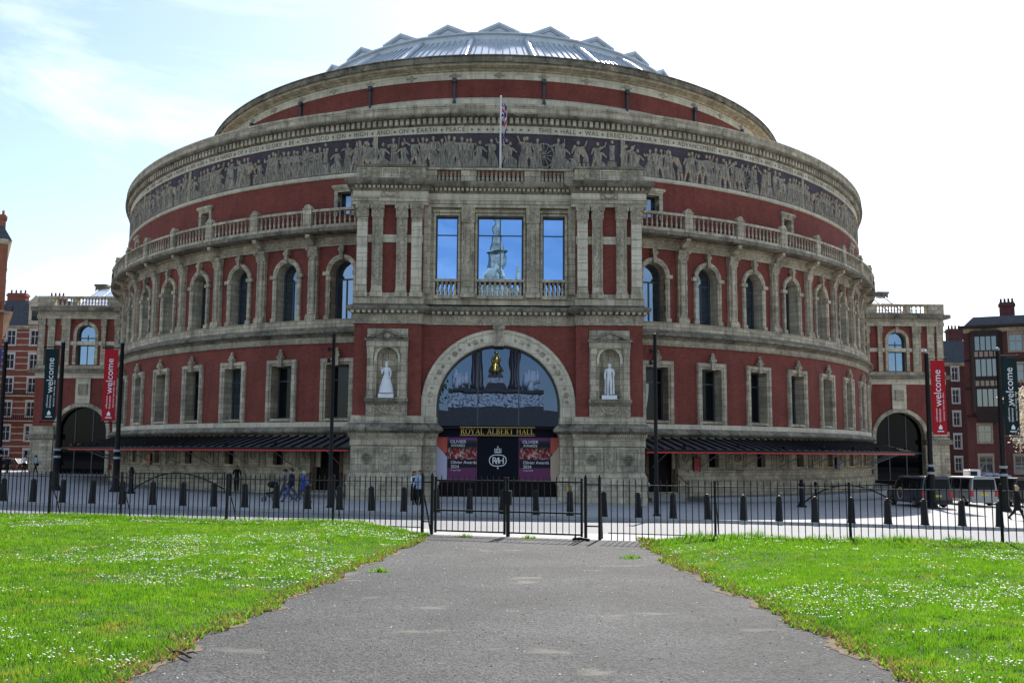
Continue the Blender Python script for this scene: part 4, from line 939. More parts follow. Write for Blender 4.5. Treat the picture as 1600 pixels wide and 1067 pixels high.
for sg in (-1, 1):
    M = Mflat(sg*6.52, PY-BO); 
    nhw, nz0, nzc = .62, 6.05, 8.35
    nb_ = arch_pts(nhw, nz0, nzc, 14)
    mb = MB(); wall_hole(mb, M, -1.98, 1.98, 4.90, 10.37, [nb_], 0, .02); mb.build('bay_wall', BRICK, hall)
    x0, x1 = sorted((sg*4.54, sg*4.56)); MB().box(min(sg*4.542, sg*4.56), max(sg*4.542, sg*4.56), PY-BO+.004, PY+.5, 4.9, 10.36).build('bay_return', BRICK, hall)
    mb = MB(); wall_hole(mb, M, -1.20, 1.20, 4.92, 10.10, [nb_], .08, .1)
    for a, b in ((-1.2, -1.19), (1.19, 1.2)): sbox(mb, M, a, b, -.02, .08, 4.92, 10.1)
    sbox(mb, M, -1.2, 1.2, 0, .08, 10.09, 10.10)
    ni = mb.build('niche', STONE, hall)
    # niche hollow: half round with a shell head
    mb = MB(); rows = []; zs = [nz0+(nzc-nz0)*i/5 for i in range(6)]
    for z in zs: rows.append([M(-nhw*math.cos(PI*j/12), -.02-.42*math.sin(PI*j/12), z) for j in range(13)])
    for i in range(1, 7):
        ph = PI/2*i/6; rows.append([M(-nhw*math.cos(PI*j/12)*math.cos(ph), -.02-.42*math.sin(PI*j/12)*(math.cos(ph)), nzc+nhw*math.sin(ph)) for j in range(13)])
    vs = [p for r in rows for p in r]; mb.add(vs, [(i*13+j, i*13+j+1, (i+1)*13+j+1, (i+1)*13+j) for i in range(len(rows)-1) for j in range(12)])
    mb.build('hollow', STONE, ni, smooth=True)
    mb = MB()
    for j in range(1, 12):
        mb.tube([M(-nhw*math.cos(PI*j/12)*math.cos(PI/2*i/4)*.97, -.02-.41*math.sin(PI*j/12)*math.cos(PI/2*i/4), nzc+nhw*.97*math.sin(PI/2*i/4)) for i in range(4)], .028, 5)
    mb.build('shell', STONEC, ni)
    mb = MB(); frame_along(mb, M, arch_pts(nhw, 8.1, nzc, 14), [(0, .06), (0, .13), (.14, .15), (.16, .06)]); mb.build('arch_trim', STONEP, ni)
    for s in (-.98, .98):
        mb = MB(); sbox(mb, M, s-.16, s+.16, .07, .22, 6.0, 8.95); sbox(mb, M, s-.2, s+.2, .07, .28, 8.55, 8.96); sbox(mb, M, s-.2, s+.2, .07, .28, 5.98, 6.2); mb.build('column', STONE, ni)
    mb = MB(); sbox(mb, M, -1.22, 1.22, .07, .30, 8.965, 9.35); mb.build('entablature', STONE, ni)
    mb = MB(); tri = [(-1.28, 9.40), (0, 9.98), (1.28, 9.40)]
    vs = [M(s, .08, z) for s, z in tri]+[M(s, .26, z) for s, z in tri]; mb.add(vs, [(0, 1, 2), (5, 4, 3), (0, 3, 4, 1), (1, 4, 5, 2), (2, 5, 3, 0)])
    frame_along(mb, M, [(-1.3, 9.42), (0, 10.02), (1.3, 9.42)], [(-.1, .24), (-.1, .40), (.04, .42), (.04, .24)]); sbox(mb, M, -1.32, 1.32, .07, .42, 9.352, 9.43); mb.build('pediment', STONED, ni)
    mb = MB(); mb.ball(M(0, .28, 9.62), (.2, .06, .15), 10, 6); mb.build('cartouche', STONEC, ni)
    mb = MB(); sbox(mb, M, -1.26, 1.26, .07, .42, 5.78, 5.98); sbox(mb, M, -1.2, 1.2, .07, .32, 5.66, 5.78); mb.build('shelf', STONED, ni)
    mb = MB(); sbox(mb, M, -1.2, 1.2, .05, .14, 4.95, 5.66); sbox(mb, M, -.62, .62, .14, .18, 5.05, 5.6); mb.tube([M(-.5, .2, 5.5), M(-.25, .22, 5.2), M(0, .24, 5.12), M(.25, .22, 5.2), M(.5, .2, 5.5)], .08, 6); mb.ball(M(0, .18, 5.4), (.3, .06, .12), 10, 6)
    for s in (-.95, .95): mb.ball(M(s, .14, 5.32), (.16, .08, .26), 8, 6)
    mb.build('apron', STONEC, ni)
# plinth of the porch
def plinth_blk(name, prof, mat):
    for sg in (-1, 1):
        mb = MB(); a, b = sorted((sg*4.55, sg*8.52))
        rows = []
        inner = sg*3.68
        for o, z in prof:
            outx = sg*(8.5+o); stx = sg*(4.5-o); inx = sg*(3.68-o*.8)
            rows.append([(outx, -40.0, z), (outx, PY-BO-o, z), (stx, PY-BO-o, z), (stx, PY-o, z), (inx, PY-o, z), (inx, PY+.94, z)])
        n = 6; vs = [p for r in rows for p in r]; fs = [(k*n+i, k*n+i+1, (k+1)*n+i+1, (k+1)*n+i) for k in range(len(rows)-1) for i in range(n-1)]
        fs += [tuple(range(n-1, -1, -1)), tuple((len(rows)-1)*n+i for i in range(n))]
        mb.add(vs, fs); mb.build(name, mat, hall)
plinth_blk('porch_dado_cap', [(.16, 4.585), (.12, 4.62), (.10, 4.93), (.02, 4.99)], STONE)
plinth_blk('porch_plinth_cornice', [(.22, 3.97), (.30, 4.02), (.50, 4.10), (.54, 4.14), (.54, 4.27), (.3, 4.45), (.16, 4.58)], STONED)
plinth_blk('porch_plinth_bed', [(.10, 3.68), (.13, 3.72), (.22, 3.965)], STONEC)
plinth_blk('porch_plinth_frieze', [(.10, 3.25), (.14, 3.28), (.10, 3.32), (.10, 3.66), (.12, 3.675)], STONE)
plinth_blk('porch_plinth_die', [(.05, 1.70), (.05, 3.245)], STONE)
plinth_blk('porch_plinth_base', [(.30, 1.0), (.30, 1.12), (.2, 1.3), (.14, 1.55), (.06, 1.695)], STONE)
plinth_blk('porch_plinth_foot', [(.22, -.8), (.22, .995)], STONE)
for sg in (-1, 1):
    M = Mflat(sg*6.52, PY-BO)
    for px in (-1.08, 1.08):
        mb = MB(); frame_along(mb, M, [(px-.62, 1.80), (px-.62, 3.15), (px+.62, 3.15), (px+.62, 1.80)], [(-.07, .04), (-.07, .12), (.05, .10), (.05, .04)], True)
        frame_along(mb, M, [(px-.40, 1.92), (px-.40, 3.03), (px+.40, 3.03), (px+.40, 1.92)], [(-.03, .04), (-.03, .09), (.03, .09), (.03, .04)], True); e = mb.build('plinth_panel', STONE, hall)
        mb = MB(); frame_along(mb, M, [(px+.24*math.cos(-q), 2.5+.27*math.sin(-q)) for q in np.linspace(0, 2*PI, 13)[:-1]], [(-.05, .04), (-.05, .13), (.05, .13), (.05, .04)], True); mb.ball(M(px, .05, 2.5), (.17, .06, .19), 10, 6); mb.build('roundel', STONED, e)
    mb = MB(); frame_along(mb, M, [(-.3, 1.80), (-.3, 3.15), (.3, 3.15), (.3, 1.80)], [(-.03, .04), (-.03, .11), (.03, .11), (.03, .04)], True)
    for z in (2.05, 2.48, 2.9): mb.ball(M(0, .06, z), (.16, .06, .14), 8, 5)
    mb.build('plinth_panel', STONEC, hall)
    M = Mflat(sg*4.1, PY); mb = MB(); frame_along(mb, M, [(-.26, 1.80), (-.26, 3.15), (.26, 3.15), (.26, 1.80)], [(-.04, .04), (-.04, .12), (.03, .12), (.03, .04)], True)
    for z in (2.0, 2.3, 2.6, 2.9): mb.ball(M(0, .06, z), (.09, .05, .12), 8, 5)
    mb.build('plinth_panel', STONEC, hall)
den = MB()
for i in range(150):
    x = -8.62+17.24*i/149
    if abs(x) < 3.6 or abs(abs(x)-4.5) < .12: continue
    f = PY-(BO if abs(x) > 4.5 else 0); den.box(x-.03, x+.03, f-.27, f-.14, 3.80, 3.95)
stuff(den.build('plinth_dentils', STONE, hall))
# glass screen under the arch
GY = .72
mb = MB(); scr = arch_pts(3.64, 4.45, ACZ, 28)
frame_along(mb, M0, scr, [(-.10, -GY-.05), (-.10, -GY+.05), (0, -GY+.05), (0, -GY-.05)])
for x in (-1.22, 1.22): sbox(mb, M0, x-.035, x+.035, -GY-.05, -GY+.05, 4.45, 9.0)
sc_ = mb.build('arch_screen', 'frame_metal', hall, uv=None)
def clip_arch(xa, xb):
    pts = [(xa, 4.45)]
    for i in range(29):
        x = xa+(xb-xa)*i/28; pts.append((x, ACZ+math.sqrt(max(0, 3.6**2-x*x)) if abs(x) < 3.6 else 4.46))
    return pts+[(xb, 4.45)]
for xa, xb in ((-3.62, -1.25), (-1.19, 1.19), (1.25, 3.62)):
    mb = MB(); fill(mb, M0, clip_arch(xa, xb), -GY); mb.build('pane', GL_ARCH, sc_, uv=None)
mb = MB(); sbox(mb, M0, -3.72, 3.72, -GY-.1, -GY+.18, 3.80, 4.45); fb = mb.build('name_fascia', 'navy_panel', hall, uv=None)
# serif capitals drawn from strokes
def serif_text(txt, h, M, o, z, parent, mat):
    mb = MB(); W = {'R': .72, 'O': .80, 'Y': .72, 'A': .76, 'L': .60, 'B': .66, 'E': .60, 'T': .66, 'H': .78, ' ': .34}
    tot = sum(W[c]+.10 for c in txt)*h; x = -tot/2
    D = .024
    def bar(p, q, w_):
        dx, dz = q[0]-p[0], q[1]-p[1]; l = math.hypot(dx, dz); nx, nz_ = -dz/l*w_/2, dx/l*w_/2
        c4 = [(p[0]+nx, p[1]+nz_), (p[0]-nx, p[1]-nz_), (q[0]-nx, q[1]-nz_), (q[0]+nx, q[1]+nz_)]
        vs = [M(x+a*h, o, z+b*h) for a, b in c4]+[M(x+a*h, o+D, z+b*h) for a, b in c4]
        mb.add(vs, [(0, 1, 2, 3), (7, 6, 5, 4), (0, 4, 5, 1), (1, 5, 6, 2), (2, 6, 7, 3), (3, 7, 4, 0)])
    def ser(a, b, w_=.17): bar((a-w_, b), (a+w_, b), .045)
    def arc_(cx, cz, rx, rz, a0, a1, n=12):
        for i in range(n):
            t0, t1 = a0+(a1-a0)*i/n, a0+(a1-a0)*(i+1)/n; wd = .06+.08*abs(math.cos((t0+t1)/2))
            bar((cx+rx*math.cos(t0), cz+rz*math.sin(t0)), (cx+rx*math.cos(t1), cz+rz*math.sin(t1)), wd)
    TK, TN = .14, .06
    for c in txt:
        if c == 'R': bar((.14, 0), (.14, 1), TK); ser(.14, .02); ser(.12, .98, .13); arc_(.22, .75, .32, .23, -PI/2, PI/2); bar((.14, .98), (.24, .98), TN); bar((.14, .52), (.24, .52), TN); bar((.3, .52), (.66, .02), TK); ser(.68, .02, .1)
        elif c == 'O': arc_(.4, .5, .34, .48, 0, 2*PI, 20)
        elif c == 'Y': bar((.36, 0), (.36, .46), TK); ser(.36, .02); bar((.36, .44), (.08, .97), TK); bar((.36, .44), (.64, .97), TN); ser(.1, .98, .12); ser(.62, .98, .11)
        elif c == 'A': bar((.10, .02), (.37, 1), TN); bar((.37, 1), (.66, .02), TK); bar((.2, .34), (.55, .34), TN); ser(.10, .02, .12); ser(.66, .02, .13)
        elif c == 'L': bar((.14, 0), (.14, 1), TK); ser(.14, .98); bar((.02, .02), (.56, .02), .05); bar((.56, 0), (.56, .2), .05)
        elif c == 'B': bar((.14, 0), (.14, 1), TK); bar((.02, .98), (.26, .98), TN); bar((.02, .02), (.28, .02), TN); bar((.14, .53), (.26, .53), TN); arc_(.24, .755, .26, .225, -PI/2, PI/2); arc_(.26, .275, .31, .255, -PI/2, PI/2)
        elif c == 'E': bar((.14, 0), (.14, 1), TK); bar((.02, .98), (.54, .98), .05); bar((.02, .02), (.56, .02), .05); bar((.14, .52), (.42, .52), .05); bar((.54, .98), (.54, .82), .04); bar((.56, 0), (.56, .2), .04); bar((.42, .43), (.42, .61), .04)
        elif c == 'T': bar((.33, 0), (.33, 1), TK); ser(.33, .02); bar((.02, .98), (.64, .98), .05); bar((.03, .98), (.03, .8), .04); bar((.63, .98), (.63, .8), .04)
        elif c == 'H': bar((.14, 0), (.14, 1), TK); bar((.64, 0), (.64, 1), TK); bar((.14, .52), (.64, .52), TN); [ser(a, b, .13) for a in (.14, .64) for b in (.02, .98)]
        x += (W[c]+.10)*h
    mb.build('lettering', mat, parent, uv=None); return tot
sx = .0
tw = serif_text('ROYAL ALBERT HALL', .345, Mflat(-.02, PY), -GY+.182, 3.955, fb, 'gold_letter')
mb = MB()
for z in (3.885, 4.365): sbox(mb, M0, -.02-tw/2-.05, -.02+tw/2+.02, -GY+.18, -GY+.2, z-.014, z+.014)
mb.build('gold_rule', 'gold_letter', fb, uv=None)
# doors and poster panels
mb = MB(); sbox(mb, M0, -3.72, 3.72, -GY-.12, -GY, .3, 1.2); mb.build('door_base', 'door_dark', hall, uv=None)
mb = MB(); sbox(mb, M0, -1.22, 1.22, -GY-.1, -GY+.06, 1.0, 3.80); cp = mb.build('crest_panel', 'navy_panel', hall, uv=None)
def emblem(parent):
    mb = MB(); o0, o1 = -GY+.06, -GY+.075; cz = 2.42
    # outer double-lobed frame
    pts = []
    for i in range(40):
        a = 2*PI*i/40; r = .40*(1+.16*abs(math.cos(a))**3-.05*math.cos(4*a)); pts.append((1.12*r*math.cos(-a), cz+r*.86*math.sin(-a)))
    frame_along(mb, M0, pts, [(-.022, o0), (-.022, o1), (.022, o1), (.022, o0)], True)
    for txt, dx, s in (('R', -.19, .50), ('A', .0, .42), ('H', .19, .50)):
        vs, fs = text_tris(txt, s*1.1); mb.add([M0(dx+v[0], o1+.002*(1 if txt == 'A' else 2), cz-s*.38+v[1]) for v in vs], fs)
    # crown
    for i in range(5):
        x = -.16+.08*i; zt = .66+(.09 if i == 2 else .05)
        mb.ball(M0(x*1.15, o0+.01, cz+zt-.03), (.024, .012, .03), 6, 4); sbox(mb, M0, x*1.1-.014, x*1.1+.014, o0, o1, cz+.48, cz+zt-.04)
    sbox(mb, M0, -.2, .2, o0, o1, cz+.45, cz+.50); sbox(mb, M0, -.014, .014, o0, o1, cz+.68, cz+.86); sbox(mb, M0, -.05, .05, o0, o1, cz+.78, cz+.805)
    mb.tube([M0(-.2, o0+.01, cz+.5), M0(-.17, o0+.01, cz+.6), M0(0, o0+.01, cz+.69), M0(.17, o0+.01, cz+.6), M0(.2, o0+.01, cz+.5)], .014, 5)
    mb.add([M0(0, o1, cz-.52), M0(.06, o1, cz-.4), M0(-.06, o1, cz-.4)], [(0, 1, 2)])
    mb.build('emblem', 'print_white', parent, uv=None)
emblem(cp)
def poster_mat():
    m, t, b = newmat('poster_print'); L = t.links.new
    geo = N(t, 'ShaderNodeTexCoord'); sp = N(t, 'ShaderNodeSeparateXYZ'); L(geo.outputs['Generated'], sp.inputs['Vector'])
    vo = N(t, 'ShaderNodeTexVoronoi'); vo.inputs['Scale'].default_value = 19; L(geo.outputs['Generated'], vo.inputs['Vector'])
    r = N(t, 'ShaderNodeValToRGB'); sc = N(t, 'ShaderNodeSeparateColor'); L(vo.outputs['Color'], sc.inputs['Color']); L(sc.outputs['Red'], r.inputs['Fac'])
    els = r.color_ramp.elements; els[0].position = 0; els[0].color = (.02, .02, .025, 1); els[1].position = 1; els[1].color = (.62, .5, .42, 1)
    for p, c in ((.35, (.45, .02, .03, 1)), (.5, (.08, .06, .07, 1)), (.62, (.55, .06, .06, 1)), (.75, (.25, .2, .17, 1))): e = els.new(p); e.color = c
    # crowd band in the middle, dark hall above, purple below
    r2 = N(t, 'ShaderNodeValToRGB'); L(sp.outputs['Z'], r2.inputs['Fac']); e2 = r2.color_ramp.elements
    e2[0].position = 0; e2[0].color = (.16, .045, .11, 1); e2[1].position = .97; e2[1].color = (.20, .06, .24, 1)
    for p, c in ((.30, (.15, .045, .11, 1)), (.31, (.02, .018, .025, 1)), (.42, (.03, .02, .028, 1)), (.86, (.02, .022, .028, 1)), (.93, (.05, .05, .06, 1))): e = e2.new(p); e.color = c
    r3 = N(t, 'ShaderNodeValToRGB'); L(sp.outputs['Z'], r3.inputs['Fac']); e3 = r3.color_ramp.elements
    e3[0].position = .49; e3[0].color = (0, 0, 0, 1); e3[1].position = .80; e3[1].color = (0, 0, 0, 1)
    for p in (.53, .68): e = e3.new(p); e.color = (1, 1, 1, 1)
    q = N(t, 'ShaderNodeMixRGB'); L(r3.outputs['Color'], q.inputs['Fac']); L(r2.outputs['Color'], q.inputs['Color1']); L(r.outputs['Color'], q.inputs['Color2']); L(q.outputs['Color'], b.inputs['Base Color'])
    b.inputs['Roughness'].default_value = .5; b.inputs['Specular IOR Level'].default_value = .1
poster_mat(); plain('poster_purple', (.15, .045, .10), .5, 0, .1); plain('poster_coral', (.55, .12, .08), .5, 0, .1); plain('poster_pale', (.52, .50, .62), .5, 0, .1); plain('poster_cream', (.55, .42, .30), .5, 0, .1)
for sg in (-1, 1):
    xa, xb = (-3.72, -1.23) if sg < 0 else (1.23, 3.72)
    of = -GY+.05
    mb = MB(); sbox(mb, M0, xa, xb, -GY-.1, of, 1.15, 3.80); pp = mb.build('poster_panel', 'poster_purple', hall, uv=None)
    px0, px1 = (xa+.72, xb-.03) if sg < 0 else (xa+.05, xb-.60)
    mb = MB(); sbox(mb, M0, px0, px1, of, of+.012, 1.22, 3.74); mb.build('picture', 'poster_print', pp, uv=None)
    mb = MB()
    ex = xa if sg < 0 else xb; ix = px0 if sg < 0 else px1
    mb.add([M0(ex, of+.006, 3.79), M0(ix, of+.006, 3.79), M0(ix, of+.006, 2.95), M0(ex, of+.006, 2.2)], [(0, 1, 2, 3)]); mb.build('coral_wedge', 'poster_coral', pp, uv=None)
    mb = MB(); mb.add([M0(ex, of+.007, 3.4), M0(ix, of+.007, 2.6), M0(ix, of+.007, 1.2), M0(ex, of+.007, 1.2)], [(0, 1, 2, 3)]); mb.build('pale_wedge', 'poster_pale' if sg < 0 else 'poster_cream', pp, uv=None)
    def line(txt, s, z, x=None, name='lettering'):
        vs, fs = text_tris(txt, s); m0 = min(v[0] for v in vs); xx = px0+.22 if x is None else x
        mb = MB(); mb.add([M0(xx+v[0]-m0, of+.02, z+v[1]) for v in vs], fs); mb.build(name, 'print_white', pp, uv=None)
    line('Olivier Awards', .25, 2.22); line('2024', .25, 1.97); line('14 April 2024', .11, 1.80)
    line('OLIVIER', .27, 3.42, px0+.18); line('AWARDS', .2, 3.22, px0+.22)
# steps before the arch and a hydrant marker
for i in range(2):
    mb = MB(); sbox(mb, M0, -3.6, 3.6, -GY, .5-.45*i, -.4, .14+.16*i); mb.build('porch_step', 'step_stone', hall, uv=None)
mb = MB(); mb.box(4.02, 4.2, PY-.27, PY-.225, .62, .9); tag(mb.build('hydrant_plate', 'yellow_plastic', uv=None), 'small yellow plate low on the porch plinth', 'plate')

# ------------------------------------------------------------------ side porches of the hall
def side_porch(sg):
    YF = -3.0; M = Mflat(0, YF)
    def S(a, b): return sorted((sg*a, sg*b))
    def bx(name, a, b, o0, o1, z0, z1, mat, parent=hall): mb = MB(); s0, s1 = S(a, b); sbox(mb, M, s0, s1, o0, o1, z0, z1); return mb.build(name, mat, parent)
    bx('side_porch_core', 34, 46.2, -14, -1.0, -.6, 17.4, 'interior')
    ac = sg*42.05
    mb = MB(); s0, s1 = S(35.5, 46.9); op_ = [(ac+p, z) for p, z in arch_pts(2.55, .3, 4.75, 20)]
    wall_hole(mb, M, s0, s1, .28, 10.2, [op_], 0, .95, mir=1); mb.build('side_porch_lower_wall', [BRICK, STONE], hall)
    mb = MB(); frame_along(mb, M, op_, [(0, -.02), (0, .1), (.1, .14), (.35, .14), (.42, .08), (.42, -.02)]); mb.build('archivolt', STONE, hall)
    mb = MB(); fill(mb, M, [(ac+p, z) for p, z in arch_pts(2.55, .3, 4.75, 20)], -.8); sc2 = mb.build('arch_screen', GL_BLACK, hall, uv=None)
    mb = MB()
    for p in (-.9, .9): sbox(mb, M, ac+p-.05, ac+p+.05, -.8, -.72, .3, 7.0)
    sbox(mb, M, ac-2.5, ac+2.5, -.8, -.72, 3.0, 3.2); mb.build('mullion', 'frame_metal', sc2, uv=None)
    mb = MB(); sbox(mb, M, ac-1.3, ac+1.0, -.7, -.6, 3.25, 3.55); mb.build('lit_sign', 'board_red', sc2, uv=None)
    bx('side_crest', 41.3, 42.8, -.02, .16, 7.65, 10.15, STONEP); bx('side_crest_boss', 41.6, 42.5, .16, .3, 8.5, 9.6, STONEC)
    bx('side_plinth', 44.75, 47.0, -.9, .35, -.6, 4.0, STONE); bx('side_plinth_cap', 44.55, 47.3, -.9, .6, 4.0, 4.5, STONED); bx('side_plinth_top', 44.7, 47.05, -.9, .4, 4.5, 5.3, STONE)
    bx('side_frieze', 35.5, 47.0, -.9, .12, 10.2, 10.75, STONEP); bx('side_band', 35.5, 47.5, -.9, .45, 10.75, 11.15, STONED); bx('side_pedestal', 35.5, 47.05, -.9, .15, 11.15, 11.5, STONE)
    mb = MB(); wc = sg*42.05; op2 = [(wc+p, z) for p, z in arch_pts(.95, 11.6, 14.75, 14)]
    s0, s1 = S(35.5, 46.8); wall_hole(mb, M, s0, s1, 11.5, 16.3, [op2], 0, .7, mir=1); mb.build('side_porch_upper_wall', [BRICK, STONE], hall)
    mb = MB(); frame_along(mb, M, op2, [(0, -.02), (0, .12), (.3, .14), (.36, -.02)]); av2 = mb.build('archivolt', STONE, hall)
    mb = MB(); sbox(mb, M, wc-.16, wc+.16, 0, .25, 15.6, 16.2); mb.build('keystone', STONEC, av2)
    mb = MB(); frame_along(mb, M, op2, [(-.1, -.55), (-.1, -.45), (0, -.45), (0, -.55)]); sbox(mb, M, wc-.04, wc+.04, -.55, -.46, 11.6, 14.7); sbox(mb, M, wc-.9, wc+.9, -.55, -.46, 14.3, 14.42); w2 = mb.build('arched_window', 'frame_metal', hall, uv=None)
    mb = MB(); fill(mb, M, op2, -.5); mb.build('pane', GL_DRUM, w2, uv=None)
    for a, b in ((38.2, 39.1), (40.0, 40.45), (43.65, 44.5), (45.2, 45.9), (46.2, 46.85)):
        mb = MB(); s0, s1 = S(a, b); sbox(mb, M, s0, s1, -.02, .22, 11.5, 16.28); p = mb.build('pilaster', STONE, hall)
        mb = MB(); sbox(mb, M, s0-.06, s1+.06, -.02, .32, 15.6, 16.28); mb.build('capital', STONEC, p)
    mb = MB()
    for sx_ in (40.45, 39.1): pass
    bx('side_string', 36, 45.2, -.02, .05, 13.6, 14.0, STONEP)
    bx('side_architrave', 35.5, 47.05, -.9, .28, 16.3, 16.7, STONE); bx('side_upper_frieze', 35.5, 47.0, -.9, .22, 16.7, 17.1, STONEC); bx('side_cornice', 35.5, 47.6, -.9, .62, 17.1, 17.5, STONED)
    bx('side_parapet_base', 35.5, 47.1, -.5, .2, 17.5, 17.72, STONE); bx('side_parapet_rail', 35.5, 47.1, -.5, .22, 18.45, 18.65, STONE)
    bx('side_parapet_pier', 45.4, 47.1, -.5, .18, 17.72, 18.45, STONE); bx('side_parapet_pier', 43.1, 43.6, -.4, .14, 17.72, 18.45, STONE); bx('side_parapet_pier', 36, 39.9, -.4, .14, 17.72, 18.45, STONE)
    for a, b, n in ((39.9, 43.1, 10), (43.6, 45.4, 4)):
        for i in range(n): ob = link('baluster', BAL, hall, M(sg*(a+(b-a)*(i+.5)/n), -.1, 17.72)); ob.scale = (1.3, 1.3, .85)
    mb = MB(); s0, s1 = S(46.9, 47.0); mb.box(s0, s1, YF-.0, YF+14, 4.9, 17.1); mb.build('side_outer_wall', BRICK, hall)
    mb = MB(); s0, s1 = S(36, 46.5); mb.box(s0, s1, YF+.6, YF+14, 17.3, 17.6); mb.build('side_flat_roof', 'lead', hall, uv=None)
    # pitched roof light behind the parapet
    mb = MB(); s0, s1 = S(35.5, 44.5); vs = [(s0, YF+2.5, 17.7), (s1, YF+2.5, 17.7), (s1, YF+9, 20.9), (s0, YF+9, 20.9)]
    mb.add(vs+[(x, y, z-.15) for x, y, z in vs], [(0, 1, 2, 3), (7, 6, 5, 4), (0, 4, 5, 1), (1, 5, 6, 2), (2, 6, 7, 3), (3, 7, 4, 0)]); rl = mb.build('roof_light', GL_DOME, hall, uv=None)
    mb = MB()
    for i in range(7): x = s0+(s1-s0)*i/6; mb.tube([(x, YF+2.5, 17.76), (x, YF+9, 20.96)], .05, 5)
    mb.build('glazing_bar', 'frame_metal', rl, uv=None)
    for x in (40.2, 44.0):
        mb = MB(); mb.box(*sorted((sg*x, sg*(x+1.2))), YF+9.5, YF+10.6, 17.6, 21.3); mb.box(*sorted((sg*(x-.1), sg*(x+1.3))), YF+9.4, YF+10.7, 21.3, 21.55); ch = mb.build('chimney', STONED, hall)
        if sg > 0: pass
side_porch(-1); side_porch(1)
#--PART2--
# ================================================================== street, park and people
def feet(px, py, fz=gz):                                   # pixel -> point on the street surface
    d = pix_dir(px, py); k = 8.
    while k < 400:
        p = Vector((CX, CY, CZ))+d*k
        if p.z < fz(p.x, p.y): return Vector((p.x, p.y, fz(p.x, p.y)))
        k += .04
# ---- park surfaces
def park_path():
    ys = [-84.3, -84.9, -86, -87, -88.5, -90, -91.5, -93.5, -95, -96.5, -98, -101, -106, -112, -130, -150]; vs = []
    for y in ys:
        xa, xb = edge_x(PL, y), edge_x(PR, y)
        for i in range(9):
            x = xa-.3+(xb-xa+.6)*i/8; yy = y
            if y > -85.5: yy = fence_y(x)-.15 if y == -84.3 else y-.1*max(0, x)
            vs.append((x, yy, PATHZ))
    mb = MB(); mb.add(vs, [(j*9+i, j*9+i+1, (j+1)*9+i+1, (j+1)*9+i) for j in range(len(ys)-1) for i in range(8)])
    return struct(mb.build('path', 'path_asphalt', uv=None))
park_path()
# worn paving between gate and path
mb = MB(); mb.add([(-2.2, fence_y(-2.2)+.9, PATHZ-.012), (-2.2, fence_y(-2.2)-.3, PATHZ-.004), (2.9, fence_y(2.9)-.3, PATHZ-.004), (2.9, fence_y(2.9)+.9, PATHZ-.012)], [(0, 1, 2, 3)]); struct(mb.build('gate_threshold', 'paving', uv=None))
def lawn(sg):
    ys = list(np.arange(-150, -98, 4.))+list(np.arange(-98, -84, .08))+list(np.arange(-84, -70, .5)); vs = []; nx = 30
    E = PL if sg < 0 else PR
    for y in ys:
        for i in range(nx):
            u = (i/(nx-1))**1.6; x = edge_x(E, y)+sg*u*34
            lim = fence_y(x)
            yy = min(y, lim-.06)
            vs.append((x, yy, lawn_z(x, yy)-.0))
    mb = MB(); mb.add(vs, [(j*nx+i, j*nx+i+1, (j+1)*nx+i+1, (j+1)*nx+i) for j in range(len(ys)-1) for i in range(nx-1)])
    return struct(mb.build('lawn', 'lawn_soil', uv=None))
lawn(-1); lawn(1)
sheet('park_lawn', 'lawn_soil', lambda x, y: PATHZ-.05, [-300, -150, -80, -40, 0, 40, 80, 150, 300], [-420, -300, -200, -150])
# ---- grass blades, daisies and dry fringe (masses nobody could count)
def in_lawn(X, Y):
    xl = edge_np(PL, Y); xr = edge_np(PR, Y)
    return ((X < xl) | (X > xr)) & (Y < -84.06-.342*X-.02)
def lawn_z_np(X, Y):
    xl = edge_np(PL, Y); xr = edge_np(PR, Y)
    d = np.where(X < 0, xl-X, X-xr); k = np.clip(d/1.6, 0, 1); k = k*k*(3-2*k); f = np.clip((Y+100)/14, 0, 1)
    return PATHZ+.012+k*(.05+.10*f)+.02*np.sin(X*1.3+Y*.9)*k+.015*np.sin(X*.5-Y*1.7)*k, d
def sample_lawn(n, dmin=6.2, dmax=30, pw=1.25):
    out = []; tot = 0
    while tot < n:
        m = n*2; u = rng.random(m); d = (dmin**(2-pw)+u*(dmax**(2-pw)-dmin**(2-pw)))**(1/(2-pw)); a = (rng.random(m)-.5)*1.06+YAW
        X = CX+d*np.sin(a); Y = CY+d*np.cos(a); k = in_lawn(X, Y); out.append(np.stack([X[k], Y[k], d[k]], 1)); tot += k.sum()
    return np.concatenate(out)[:n]
def vnoise(X, Y, s, seed=0):
    r = np.random.default_rng(seed); g = r.random((64, 64)); x = X*s; y = Y*s; xi = np.floor(x).astype(int); yi = np.floor(y).astype(int); fx = x-xi; fy = y-yi; fx = fx*fx*(3-2*fx); fy = fy*fy*(3-2*fy)
    G = lambda i, j: g[i % 64, j % 64]
    return (G(xi, yi)*(1-fx)+G(xi+1, yi)*fx)*(1-fy)+(G(xi, yi+1)*(1-fx)+G(xi+1, yi+1)*fx)*fy
def mesh_np(name, V, F, mat, per=3):
    me = bpy.data.meshes.new(name); me.vertices.add(len(V)); me.vertices.foreach_set('co', V.astype(np.float32).ravel())
    nf = len(F); me.loops.add(nf*per); me.loops.foreach_set('vertex_index', F.astype(np.int32).ravel()); me.polygons.add(nf)
    me.polygons.foreach_set('loop_start', np.arange(nf, dtype=np.int32)*per); me.polygons.foreach_set('loop_total', np.full(nf, per, np.int32))
    me.materials.append(MAT[mat]); me.update(calc_edges=True); return link(name, me)
